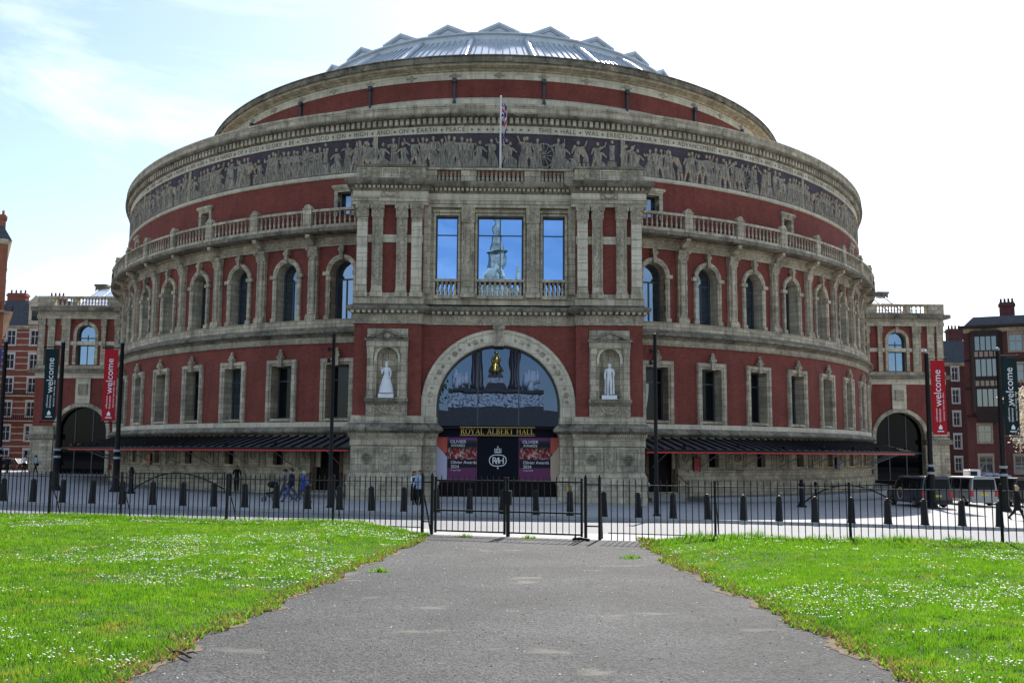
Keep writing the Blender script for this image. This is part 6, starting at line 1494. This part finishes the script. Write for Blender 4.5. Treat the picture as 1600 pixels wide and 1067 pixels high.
# statues in the niches
def crown(child): mb = MB(); mb.lathe([(.036, .985), (.042, 1.0), (.045, 1.02), (.03, 1.03)], 10); child('crown', mb, 'marble'); mb = MB(); mb.tube([(-.15, -.10, .66), (-.165, -.12, .84)], .008, 6); mb.ball((-.167, -.12, .85), .016, 6, 5); child('sceptre', mb, 'marble')
def plinth(root, w): MB().box(-w, w, -.26, .26, -.24, 0).build('pedestal', 'marble', root, uv=None)
rob = [(.235, .0), (.225, .08), (.19, .25), (.145, .42), (.10, .56), (.085, .60)]
s1 = person('white marble statue of a crowned woman in a full skirt standing in its niche', (-6.55, PY-BO-.12, 6.24), 0, 1.78, 'marble', 'marble', allmat='marble', arms=((.35, 1.2), (.15, .5)), skirt=rob, name='statue', cat='statue', extra=crown); plinth(s1, .44)
rob2 = [(.13, .0), (.135, .12), (.125, .35), (.12, .5), (.125, .65), (.125, .76), (.06, .82)]
def cloak(child):
    mb = MB(); vs = []; n = 13
    for z, r in ((.02, .165), (.3, .16), (.55, .15), (.72, .14), (.80, .10)):
        for i in range(n): a = -.25*PI+1.5*PI*i/(n-1); vs.append((r*math.cos(a), .02+r*.7*math.sin(a), z))
    mb.add(vs, [(k*n+i, k*n+i+1, (k+1)*n+i+1, (k+1)*n+i) for k in range(4) for i in range(n-1)]); child('cloak', mb, 'marble')
s2 = person('white marble statue of a bareheaded robed man standing in its niche', (6.50, PY-BO-.12, 6.24), R(-8), 1.84, 'marble', 'marble', allmat='marble', arms=((.1, .3), (.35, 1.0)), name='statue', cat='statue', extra=cloak, stride=.08); plinth(s2, .44)

# ---- vehicles
def vehicle(name, label, loc, rz, L_, W_, H_, paint, kind='van', side_paint=None, group=None):
    """nose towards +Y; hull lofted through stations"""
    root = thing(name, label, 'van' if kind == 'van' else 'car', loc, rz); hw = W_/2; bl = H_*.53
    if kind == 'van': st = [(-.5, .93, .90, .99), (-.485, .97, .97, 1.0), (-.3, 1, 1, 1.0), (.12, 1, 1, .99), (.2, 1, 1, .96), (.34, .99, .97, .60), (.46, .95, .93, .53), (.5, .86, .86, .46)]
    else: st = [(-.5, .9, .86, .60), (-.47, .97, .94, .64), (-.36, 1, 1, .97), (-.1, 1, 1, 1.0), (.08, 1, 1, .96), (.22, 1, 1, .62), (.44, .95, .93, .56), (.5, .85, .85, .46)]
    rows = []
    for u, wb, wm, hr in st:
        y = u*L_; zr = hr*H_; zb_ = min(bl, zr-.02*H_); rw = hw*wm*(.84 if zr > bl+.1 else .95)
        rows.append([(-hw*wb*.95, y, .26), (-hw*wb, y, .45), (-hw*wm, y, zb_), (-rw, y, max(zr-.07, zb_+.01)), (-rw*.86, y, zr), (rw*.86, y, zr), (rw, y, max(zr-.07, zb_+.01)), (hw*wm, y, zb_), (hw*wb, y, .45), (hw*wb*.95, y, .26)])
    n = 10; vs = [p for r in rows for p in r]; fs = [(k*n+i, k*n+(i+1) % n, (k+1)*n+(i+1) % n, (k+1)*n+i) for k in range(len(rows)-1) for i in range(n)]
    fs += [tuple(range(n)), tuple((len(rows)-1)*n+i for i in range(n-1, -1, -1))]
    mb = MB(); mb.add(vs, fs); body = mb.build('body', paint, root, uv=None)
    bv = body.modifiers.new('bevel', 'BEVEL'); bv.width = .035; bv.segments = 2; bv.limit_method = 'ANGLE'; bv.angle_limit = .5
    # glazing
    def lerp_row(u, a, b, f):
        for (r0, s0), (r1, s1) in zip(zip(rows, st), zip(rows[1:], st[1:])):
            if s0[0] <= u <= s1[0]:
                k = (u-s0[0])/(s1[0]-s0[0]); p = Vector(r0[a]).lerp(Vector(r1[a]), k); q = Vector(r0[b]).lerp(Vector(r1[b]), k); return p.lerp(q, f)
    for sg, (a, b) in ((-1, (2, 3)), (1, (7, 6))):
        segs = ((-.44, -.22), (-.2, .03), (.05, .20)) if kind == 'van' else ((-.34, -.14), (-.12, .10))
        for u0, u1 in segs:
            pts = [lerp_row(u, a, b, f)+Vector((sg*.012, 0, 0)) for u, f in ((u0, .1), (u1, .1), (u1, .9 if u1 < .15 else .75), (u0, .9))]
            mb = MB(); mb.add(pts, [(0, 1, 2, 3)]); mb.build('side_window', GL_DARK, root, uv=None)
        mb = MB(); mb.box(*sorted((sg*(hw), sg*(hw+.16))), .2*L_, .2*L_+.1, bl-.02, bl+.16); mb.build('mirror', 'rubber', root, uv=None)
        for u in (-.2, .05):
            mb = MB(); mb.box(*sorted((sg*(hw-.01), sg*(hw+.012))), u*L_-.006, u*L_+.006, .42, bl-.03); mb.build('door_gap', 'rubber', root, uv=None)
        mb = MB(); mb.box(*sorted((sg*(hw-.01), sg*(hw+.03))), .03*L_, .03*L_+.16, bl-.16, bl-.12); mb.build('door_handle', 'chrome', root, uv=None)
    yb = -.5*L_-.012; r0 = rows[0]; zr = r0[4][2]
    rw = .80*hw
    if kind == 'van': pts = [(-rw, yb, bl+.04), (rw, yb, bl+.04), (rw*.93, yb, zr-.16), (-rw*.93, yb, zr-.16)]
    else: pts = None
    if pts: mb = MB(); mb.add(pts, [(3, 2, 1, 0)]); mb.build('rear_window', GL_DARK, root, uv=None)
    else:
        q = [Vector(rows[1][4]), Vector(rows[1][5]), Vector(rows[2][5]), Vector(rows[2][4])]; c = sum(q, Vector())/4
        mb = MB(); mb.add([c+(p-c)*.86+Vector((0, -.02, .015)) for p in q], [(0, 1, 2, 3)]); mb.build('rear_window', GL_DARK, root, uv=None)
    f0, f1 = (4, 5) if kind == 'van' else (4, 5)
    q = [Vector(rows[f0][4]), Vector(rows[f0][5]), Vector(rows[f1][5]), Vector(rows[f1][4])]; c = sum(q, Vector())/4
    mb = MB(); mb.add([c+(p-c)*.9+Vector((0, .02, .015)) for p in q], [(0, 1, 2, 3)]); mb.build('windscreen', GL_DARK, root, uv=None)
    for sg in (-1, 1):
        zl = bl*.62 if kind == 'van' else bl*.85
        mb = MB(); mb.box(*sorted((sg*hw*.78, sg*hw*.97)), -.5*L_-.03, -.485*L_, zl, zl+(.34 if kind == 'van' else .16)); mb.build('tail_lamp', 'rear_lamp', root, uv=None)
        mb = MB(); mb.box(*sorted((sg*hw*.55, sg*hw*.86)), .485*L_, .5*L_+.02, .62, .78); mb.build('headlight', 'head_lamp', root, uv=None)
    MB().box(-.27, .27, -.5*L_-.022, -.5*L_, .68, .80).build('number_plate', 'plate_yellow', root, uv=None)
    MB().box(-hw*.96, hw*.96, -.5*L_-.07, -.47*L_, .28, .50).build('rear_bumper', 'rubber' if paint != 'paint_silver' else paint, root, uv=None); MB().box(-hw*.92, hw*.92, .47*L_, .5*L_+.06, .26, .5).build('front_bumper', 'rubber', root, uv=None)
    for sg in (-1, 1):
        for u in (-.30, .31):
            rad = .33; x = sg*(hw-.1); mb = MB(); ring = []
            prof = [(.0, -.11), (rad*.9, -.11), (rad, -.07), (rad, .07), (rad*.9, .11), (rad*.62, .11)]
            vs = []; m = 20
            for r_, o in prof:
                for i in range(m): a = 2*PI*i/m; vs.append((x+sg*o, u*L_+r_*math.cos(a), rad+r_*math.sin(a)))
            mb.add(vs, [(k*m+i, k*m+(i+1) % m, (k+1)*m+(i+1) % m, (k+1)*m+i) for k in range(len(prof)-1) for i in range(m)]); wl = mb.build('wheel', 'tyre', root, smooth=True, uv=None)
            mb = MB(); vs = []; prof = [(rad*.64, .105), (rad*.58, .085), (rad*.2, .09), (0.0, .10)]
            for r_, o in prof:
                for i in range(m): a = 2*PI*i/m; vs.append((x+sg*o, u*L_+r_*math.cos(a)*(1), rad+r_*math.sin(a)))
            mb.add(vs, [(k*m+i, k*m+(i+1) % m, (k+1)*m+(i+1) % m, (k+1)*m+i) for k in range(len(prof)-1) for i in range(m)]); mb.build('rim', 'rim', wl, uv=None)
    return root
def veh_at(px, py, L_): p = feet(px, py); return Vector((p.x, p.y+L_/2, gz(p.x, p.y+L_/2)))
tx = vehicle('taxi', 'dark navy taxi van with a pale ring emblem on its side', veh_at(1463, 794, 5.1), R(2), 5.1, 1.95, 1.92, 'paint_navy')
mb = MB(); hwx = -.975-.012; pts = [(hwx, .35+.36*math.cos(a), .80+.36*math.sin(a)) for a in np.linspace(0, 2*PI, 25)]; mb.tube(pts, .035, 5); mb.build('ring_emblem', 'poster_cream', tx, uv=None)
vehicle('people_carrier', 'silver people carrier parked beside the navy taxi', veh_at(1537, 791, 4.7), R(2), 4.7, 1.85, 1.90, 'paint_silver')
vehicle('taxi', 'black taxi parked beyond the silver people carrier by the blossom tree', veh_at(1608, 792, 4.8), R(0), 4.8, 1.85, 1.88, 'paint_black')
vehicle('parked_car', 'black car parked by the red brick mansion block', at_y(12, 738, 8)*1.0, R(70), 4.4, 1.85, 1.62, 'paint_black', 'car')
p = feet(1546, 755); p = Vector((p.x, 20, gz(p.x, 20))); 
fx = at_y(1546, 748, 8); bl_ = thing('flatbed_truck', 'low flatbed truck loaded with blue and white sacks behind the vans', 'truck', (fx.x, 8, gz(fx.x, 8)), R(85))
MB().box(-1.0, 1.0, -2.4, 1.2, .75, 1.0).build('bed', 'black_iron', bl_, uv=None); mb = MB(); mb.box(-.95, .95, 1.25, 2.6, .5, 2.0); cb = mb.build('cab', 'paint_white', bl_, uv=None); bvm = cb.modifiers.new('bevel', 'BEVEL'); bvm.width = .15; bvm.segments = 3
MB().box(-.97, .97, 1.7, 2.45, 1.3, 1.8).build('window', GL_DARK, bl_, uv=None)
for x in (-.7, .1): MB().box(x, x+.6, -2.44, -2.4, .7, .95).build('chevron_plate', 'plate_yellow', bl_, uv=None)
MB().box(-1.02, -1.0, -2.2, .4, .72, .98).build('side_plate', 'plate_yellow', bl_, uv=None)
for x in (-.9, .7):
    for y in (-1.6, 1.7): MB().tube([(x, y, .38), (x+.2, y, .38)], .38, 16).build('wheel', 'tyre', bl_, uv=None)
rr = random.Random(4)
for i in range(7):
    mb = MB(); mb.ball((0, 0, .2), (.42, .3, .22), 10, 7); o = mb.build('sack', rr.choice(['cloth_paleblue', 'cloth_white', 'cloth_blue']), None, smooth=True, uv=None); q = Vector((rr.uniform(-.5, .5), -2+i*.42, 1.0+.2*(i % 2))); q.rotate(Matrix.Rotation(R(85), 3, 'Z')); o.location = q+bl_.location; tag(o, 'full sack lying on the flatbed truck', 'sack', 'sacks on the flatbed truck')

# ---- background buildings
BR2 = masonry('mansion_brick', (.34, .10, .065), (.28, .08, .055), (.26, .12, .09), .225, .075, .01, stain=.15, streak=.15); BR3 = masonry('orange_brick', (.46, .16, .075), (.38, .13, .07), (.33, .17, .11), .225, .075, .01, stain=.12, streak=.1)
BR4 = masonry('dark_brick', (.16, .055, .05), (.12, .042, .04), (.12, .06, .055), .225, .075, .01, stain=.2, streak=.2); RENDER = masonry('timber_infill', (.36, .30, .235), (.33, .27, .21), (.27, .22, .17), 3., 3., .005, stain=.2, streak=.3)
plain('slate', (.07, .075, .085), .6, 0, .4, .2, 3); plain('surround_beige', (.36, .30, .23), .8, 0, .2, .15, 3); plain('dark_timber', (.03, .02, .018), .7, 0, .3, .2, 5); plain('window_white', (.7, .7, .68), .5)
def house(name, label, x0, x1, y0, depth, zh, wallmat, floors, cols, sill=.9, wh=1.9, ww=1.1, stripes=None, roof_h=3, side=None, chimneys=(), balcony=(), rot=0, fm='window_white', zbase=-.9):
    root = thing(name, label, 'building', ((x0+x1)/2, y0+depth/2, 0)); cx, cy = (x0+x1)/2, y0+depth/2
    hwid, hd = (x1-x0)/2, depth/2; fh = (zh-zbase-.9)/floors
    def face(M, hw, cols):
        holes = []; mbw = MB()
        xs = [-hw+2*hw*(i+.5)/cols for i in range(cols)]
        for f in range(floors):
            zb_ = f*fh+sill
            for x in xs:
                hl = [(x-ww/2, zb_), (x-ww/2, zb_+wh), (x+ww/2, zb_+wh), (x+ww/2, zb_)]; holes.append(hl)
        wall_hole(mbw, M, -hw, hw, zbase, zh, holes, 0, .22); mbw.build('wall', wallmat, root)
        for hl in holes:
            mb = MB(); frame_along(mb, M, hl, [(-.09, -.16), (-.09, -.08), (.0, -.08), (.0, -.16)], True); x = (hl[0][0]+hl[2][0])/2; sbox(mb, M, x-.04, x+.04, -.15, -.09, hl[0][1], hl[1][1]); zc = hl[0][1]+wh*.6; sbox(mb, M, hl[0][0], hl[2][0], -.15, -.088, zc-.04, zc+.04)
            sbox(mb, M, hl[0][0]-.15, hl[2][0]+.15, -.02, .1, hl[0][1]-.16, hl[0][1]); sbox(mb, M, hl[0][0]-.18, hl[2][0]+.18, -.02, .07, hl[1][1], hl[1][1]+.28)
            for e in (hl[0][0]-.16, hl[2][0]): sbox(mb, M, e, e+.16, -.02, .05, hl[0][1], hl[1][1])
            wd = mb.build('window', fm, root, uv=None)
            mb = MB(); fill(mb, M, hl, -.13); mb.build('pane', GL_FAR, wd, uv=None)
        if stripes:
            z = .5; mb = MB()
            while z < zh-.3:
                free = not any(hl[0][1]-.2 < z+.11 and z < hl[1][1]+.3 for hl in holes); edges = [-hw]+sum([[x-ww/2-.2, x+ww/2+.2] for x in xs], [])+[hw]
                for a, b in (((-hw, hw),) if free else zip(edges[::2], edges[1::2])): mb2 = MB(); sbox(mb2, M, a+.003, b-.003, -.02, .02, z, z+.16); mb2.build('stone_band', STONEP, root)
                z += .95
        for z in balcony:
            mb = MB(); sbox(mb, M, -hw, hw, 0, .9, z, z+.18); bc = mb.build('balcony', STONE, root); mb = MB(); sbox(mb, M, -hw, hw, .84, .88, z+1.0, z+1.06)
            for i in range(int(hw*2/.3)): sbox(mb, M, -hw+.3*i, -hw+.3*i+.06, .84, .88, z+.18, z+1.0)
            mb.build('railing', 'black_iron', bc, uv=None)
        mb = MB(); sweep(mb, M, -hw-.0, hw+.0, [(-.02, zh-.5), (.1, zh-.45), (.35, zh-.2), (.4, zh), (-.02, zh)], 1); mb.build('cornice', STONE if wallmat != BR3 else STONEP, root)
    face(Mflat(0, -hd), hwid, cols)
    if side: face(Mflat(side*hwid, 0, side*PI/2), hd-.003, max(2, int(depth/3.4)))
    MB().box(-hwid+.3, hwid-.3, -hd+.3, hd, zbase, zh-.06).build('core', 'interior', root, uv=None)
    for sd in (-1, 1):
        if sd != side: mb = MB(); mb.box(*sorted((sd*(hwid-.2), sd*hwid)), -hd+.003, hd, zbase, zh-.01); mb.build('wall', wallmat, root)
    mb = MB(); vs = [(-hwid-.3, -hd-.3, zh+.004), (hwid+.3, -hd-.3, zh+.004), (hwid+.3, hd, zh+.004), (-hwid-.3, hd, zh+.004), (-hwid+1.2, -hd+roof_h*.55, zh+roof_h), (hwid-1.2, -hd+roof_h*.55, zh+roof_h), (hwid-1.2, hd, zh+roof_h), (-hwid+1.2, hd, zh+roof_h)]
    mb.add(vs, [(3, 2, 1, 0), (4, 5, 6, 7), (0, 1, 5, 4), (1, 2, 6, 5), (2, 3, 7, 6), (3, 0, 4, 7)]); rf = mb.build('roof', 'slate', root, uv=None)
    for (xc, yc, w_, h_) in chimneys:
        mb = MB(); mb.box(xc-w_, xc+w_, yc-.6, yc+.6, zh-.2, zh+h_); mb.box(xc-w_-.12, xc+w_+.12, yc-.72, yc+.72, zh+h_-.5, zh+h_-.2)
        for i in range(4): mb.lathe([(.16, 0), (.13, .5), (.16, .55)], 8, (xc-w_+2*w_*(i+.5)/4, yc, zh+h_))
        mb.build('chimney', wallmat, rf)
    return root
h1 = house('mansion_block', 'tall red brick mansion block with pale stone bands and balconies behind the side porch', -92, -64, 45, 14, 21.5, BR2, 6, 8, .7, 2.2, 1.25, stripes=True, roof_h=4.2, chimneys=((4.5, -4, 1.4, 5.4), (10.5, -4, 1.2, 5.0)), balcony=(7.1, 10.8))
for i in range(8):
    x = -14+28*(i+.5)/8
    if i % 2: continue
    mb = MB(); mb.box(x-1.0, x+1.0, -7.2, -4.5, 21.5, 25.0); g_ = mb.build('dormer', STONEP, h1); mb = MB(); tri = [(x-1.2, 25.0), (x+1.2, 25.0), (x, 26.2)]; vs = [(a, -7.3, b) for a, b in tri]+[(a, -4.5, b) for a, b in tri]; mb.add(vs, [(0, 1, 2), (5, 4, 3), (0, 3, 4, 1), (1, 4, 5, 2), (2, 5, 3, 0)]); mb.build('pediment', STONEP, g_)
    mb = MB(); mb.box(x-.55, x+.55, -7.23, -7.2, 22.3, 24.4); mb.build('pane', GL_FAR, g_, uv=None)
h2 = house('brick_mansion', 'bright orange red brick mansion with moulded cornice at the street corner', -82, -54.9, 5, 26, 26.2, BR3, 7, 8, .7, 2.2, 1.15, stripes=None, roof_h=3, side=1, chimneys=((12.0, -11.6, 1.2, 3.0), (6, -11, 1.2, 3.0)), balcony=(18.0,))
def turn(h, ang, corner, target):
    c = Vector(corner); c.rotate(Matrix.Rotation(ang, 2)); h.rotation_euler.z = ang; h.location.x = target[0]-c.x; h.location.y = target[1]-c.y
turn(h2, R(27.5), (13.55, -13), (-54.5, 5))
h3 = house('brick_house', 'dark red brick house with mansard roof between the side porch and the timbered house', 60, 70.5, 36, 12, 16.2, BR4, 5, 4, .7, 1.9, .95, roof_h=3.4, chimneys=((2.6, -3.5, 1.0, 5.2),))
h4 = house('timbered_house', 'dark timbered house with projecting bay windows and pale infill panels', 58.6, 82, 15, 14, 18.6, BR4, 5, 6, .8, 2.1, 1.5, roof_h=1.6, chimneys=((-6.5, 1.0, .9, 4.2), (1.0, -1.5, 1.3, 3.8)), fm='surround_beige')
turn(h4, R(-27), (-11.7, -7), (58.8, 17))
for xb in (-9.2, -1.5, 9.0):                                   # projecting timber bays
    mb = MB(); pts = [(xb-1.9, -7), (xb-1.35, -8.1), (xb+1.35, -8.1), (xb+1.9, -7)]; vs = []
    for z in (8.2, 18.2): vs += [(a, b, z) for a, b in pts]
    mb.add(vs, [(0, 1, 5, 4), (1, 2, 6, 5), (2, 3, 7, 6), (3, 2, 1, 0), (4, 5, 6, 7), (3, 0, 4, 7)]); bay = mb.build('bay_window', 'dark_timber', h4)
    for z in (8.9, 12.6, 15.8):
        for i in range(4):
            x = xb-1.2+.62*i; mb = MB(); mb.box(x, x+.5, -8.13, -8.1, z, z+(2.1 if z < 15 else 1.7)); mb.build('pane', GL_FAR, bay, uv=None)
    for z in (11.3, 14.9):
        for i in range(5): mb = MB(); x = xb-1.3+.55*i; mb.box(x, x+.4, -8.12, -8.1, z+.1, z+.75); mb.build('infill', RENDER, bay)
    mb = MB(); mb.taper(xb, -7.4, 6.9, 8.19, .9, .4, 1.6, .68); mb.build('corbel', 'dark_timber', bay)
for z in (7.6, 11.0, 14.5):
    mb = MB(); mb.box(-11.7, 11.7, -7.12, -7.0, z, z+.3); mb.build('timber_band', 'dark_timber', h4)
mb = MB(); mb.box(-11.7, 11.7, -7.06, -6.9, -.9, 3.6+.0); 
MB().box(-12.2, 12.2, -8.4, -6.6, 18.61, 18.9).build('eaves', 'dark_timber', h4)

# ---- trees
def tree(label, loc, H, rad, nleaf, leafm='tree_leaf', leaf=.16, seed=0, trunk=.3, crown_z=.62, bare=False, name='tree', group=None):
    r = random.Random(seed); root = thing(name, label, 'tree', loc, 0, group); mb = MB(); tips = []
    th = H*.3; mb.tube([(0, 0, -.3), (.05, .02, th*.5), (-.05, .04, th)], [trunk*1.25, trunk, trunk*.8], 10)
    for i in range(8):
        a = 2*PI*i/8+r.uniform(-.3, .3); rr_ = rad*r.uniform(.45, .9); e = Vector((math.cos(a)*rr_, math.sin(a)*rr_, H*r.uniform(.5, .92))); m_ = Vector((math.cos(a)*rr_*.35, math.sin(a)*rr_*.35, th+(e.z-th)*.5))
        mb.tube([(-.05, .04, th*.95), m_, e], [trunk*.5, trunk*.28, trunk*.08], 6); tips += [m_, e]
        for k in range(3):
            f = m_.lerp(e, r.uniform(.1, .8)); q = f+Vector((r.uniform(-1, 1), r.uniform(-1, 1), r.uniform(0, .8)))*rad*.4; mb.tube([f, (f+q)/2+Vector((0, 0, .05*rad)), q], [trunk*.16, trunk*.1, trunk*.03], 5); tips += [q, (f+q)/2]
    mb.build('trunk', 'bark', root, uv=None)
    C = np.array([tuple(t) for t in tips]); idx = rng.integers(0, len(C), nleaf); P = C[idx]+rng.normal(0, 1, (nleaf, 3))*rad*np.array([.17, .17, .14]); A = rng.normal(0, 1, (nleaf, 3)); A /= np.linalg.norm(A, axis=1)[:, None]; Bv = np.cross(A, rng.normal(0, 1, (nleaf, 3))); Bv /= np.linalg.norm(Bv, axis=1)[:, None]
    s = leaf*(.6+.8*rng.random((nleaf, 1))); V = np.stack([P-A*s, P+Bv*s*.55, P+A*s, P-Bv*s*.55], 1).reshape(-1, 3); F = np.arange(nleaf*4).reshape(-1, 4)
    o = mesh_np('crown', V, F, leafm, 4); o.parent = root; return root
mg = tree('blossoming magnolia with pale cream flowers at the pavement edge', feet(1648, 800), 8.2, 2.3, 9000, 'blossom', .085, 3, .13)
tree('leafy dark plane tree on the west lawn by the monument', (17.5, -172, 1), 13.5, 5, 6000, leaf=.34, seed=5, trunk=.5, group='plane trees in the park'); tree('leafy dark plane tree on the far east lawn by the monument', (-17, -166, 1), 25, 7.5, 9000, leaf=.34, seed=8, trunk=.5, group='plane trees in the park'); tree('leafy plane tree further east in the park', (-55, -140, 1), 24, 9, 7000, leaf=.36, seed=9, trunk=.5, group='plane trees in the park'); tree('leafy plane tree further west in the park', (52, -142, 1), 23, 9, 7000, leaf=.36, seed=12, trunk=.5, group='plane trees in the park')

# ---- the monument behind the camera, seen only in the porch glass
mo = thing('monument', 'tall gothic memorial with gilded seated figure under a spired canopy', 'monument', (.6, -177, 1.0))
for i in range(9): hw = 24-1.5*i; MB().box(-hw, hw, -hw, hw, i*1.05, (i+1)*1.05-.001).build('step', 'granite', mo, uv=None)
MB().box(-8.6, 8.6, -8.6, 8.6, 9.45, 12.9).build('podium', 'granite', mo, uv=None)
plain('relief', (.8, .8, .79), .6)
mt, tt_, bb = MAT['relief'], MAT['relief'].node_tree, MAT['relief'].node_tree.nodes['Principled BSDF']
ge = N(tt_, 'ShaderNodeNewGeometry'); vo = N(tt_, 'ShaderNodeTexVoronoi'); vo.inputs['Scale'].default_value = 2.6; tt_.links.new(ge.outputs['Position'], vo.inputs['Vector']); rm = N(tt_, 'ShaderNodeValToRGB'); rm.color_ramp.elements[0].color = (.85, .85, .84, 1); rm.color_ramp.elements[1].color = (.06, .06, .07, 1); rm.color_ramp.elements[0].position = .35; rm.color_ramp.elements[1].position = .85; tt_.links.new(vo.outputs['Distance'], rm.inputs['Fac']); tt_.links.new(rm.outputs['Color'], bb.inputs['Base Color'])
MB().box(-8.7, 8.7, -8.7, 8.7, 10.2, 12.6).build('frieze', 'relief', mo, uv=None); MB().box(-8.9, 8.9, -8.9, 8.9, 12.9, 13.5).build('podium_cap', 'granite', mo, uv=None)
MB().taper(0, 0, 13.5, 15.2, 2.6, 2.6, 1.5, 1.5).build('pedestal', 'granite_red', mo, uv=None); MB().box(-1.35, 1.35, -1.35, 1.35, 15.2, 16.3).build('pedestal_panel', 'relief', mo, uv=None); MB().taper(0, 0, 16.3, 17.1, 1.5, 1.5, 1.1, 1.1).build('pedestal_top', 'granite_red', mo, uv=None)
st = person('gilded seated figure of a robed man under the memorial canopy', (.6, -177, 18.05), PI, 5.9, 'gold', 'gold', allmat='gold', seated=True, arms=((.5, .9), (.6, .7)), name='statue', cat='statue', skirt=[(.24, .27), (.21, .40), (.15, .52), (.13, .62), (.14, .74), (.07, .82)])
MB().box(-.75, .75, -.1, 1.0, 0, 1.35).build('throne', 'gold', st, uv=None)
for sx_ in (-1, 1):
    for sy in (-1, 1):
        mb = MB(); rr = random.Random(sx_*2+sy+9)
        for k in range(9): mb.lathe([(.7, 0), (.55, .8), (.5, 1.4), (.25, 1.9), (.3, 2.15), (.12, 2.4)], 8, (sx_*6.6+rr.uniform(-1.2, 1.2), sy*6.6+rr.uniform(-1.2, 1.2), 13.5+rr.uniform(-.3, 1.6)))
        mb.build('marble_group', 'marble', mo, smooth=True, uv=None)
        mb = MB()
        for a in range(4): mb.lathe([(.75, 0), (.75, .8), (.42, 1.2), (.40, 13.2), (.7, 13.8), (.8, 14.2)], 10, (sx_*3.6+.55*math.cos(a*PI/2), sy*3.6+.55*math.sin(a*PI/2), 13.5))
        mb.build('pillar', 'granite_red', mo, smooth=True, uv=None)
        MB().lathe([(.8, 0), (.6, 3), (.5, 3.2), (.45, 6), (.05, 9.5)], 8, (sx_*3.9, sy*3.9, 27.7)).build('pinnacle', 'gable_mosaic', mo, uv=None)
for sy in (-1, 1):
    for ax in (0, 1):
        mb = MB(); M = Mflat(0, -4.4 if ax == 0 else 0, 0) if False else (lambda s, o, z, sy=sy, ax=ax: ((s, sy*(4.2+o), z) if ax == 0 else (sy*(4.2+o), s, z)))
        frame_along(mb, M, arch_pts(2.9, 24, 27.2, 12), [(0, -.3), (0, .3), (.7, .3), (.7, -.3)]); tri = [(-4.2, 30.5), (0, 37.5), (4.2, 30.5)]; frame_along(mb, M, tri, [(-.5, -.3), (-.5, .3), (.2, .3), (.2, -.3)])
        fill(mb, M, [(-4.0, 30.3), (0, 36.9), (4.0, 30.3)], 0); mb.build('canopy_gable', 'gable_mosaic', mo, uv=None)
MB().taper(0, 0, 30.2, 37, 3.6, 3.6, 1.5, 1.5).build('canopy_roof', 'gable_mosaic', mo, uv=None); MB().lathe([(1.7, 36), (1.5, 40), (1.9, 40.4), (1.1, 40.8), (1.0, 44), (1.3, 44.3), (.6, 44.7), (.12, 51), (.1, 53)], 8).build('spire', 'gable_mosaic', mo, uv=None)
MB().tube([(-.7, 0, 51.8), (.7, 0, 51.8)], .1, 6).tube([(0, 0, 50), (0, 0, 54)], .1, 6).build('cross', 'gold', mo, uv=None)

def grit():
    n = 2600; Y = -99.5+15*rng.random(n); a, b = edge_np(PL, Y), edge_np(PR, Y); u = rng.beta(.55, .55, n); X = a+(b-a)*u; r = .004+.010*rng.random(n)**2
    V = np.empty((n, 4, 3)); t = rng.random(n)*2*PI
    for i in range(3): V[:, i] = np.stack([X+r*np.cos(t+i*2.1), Y+r*np.sin(t+i*2.1), np.full(n, PATHZ+.002)], 1)
    V[:, 3] = np.stack([X, Y, PATHZ+.003+r*.8], 1)
    F = np.array([[0, 1, 3], [1, 2, 3], [2, 0, 3]]); F = (F[None]+np.arange(n)[:, None, None]*4)
    for k, (m, lab, nm) in enumerate((('bark', 'dark leaf litter and twig bits strewn over the path', 'leaf_litter'), ('kerb_granite', 'pale grit scattered over the asphalt path', 'grit'))):
        tag(stuff(mesh_np(nm, V.reshape(-1, 3), F[k::2].reshape(-1, 3), m)), lab, 'litter' if k == 0 else 'grit')
grit()
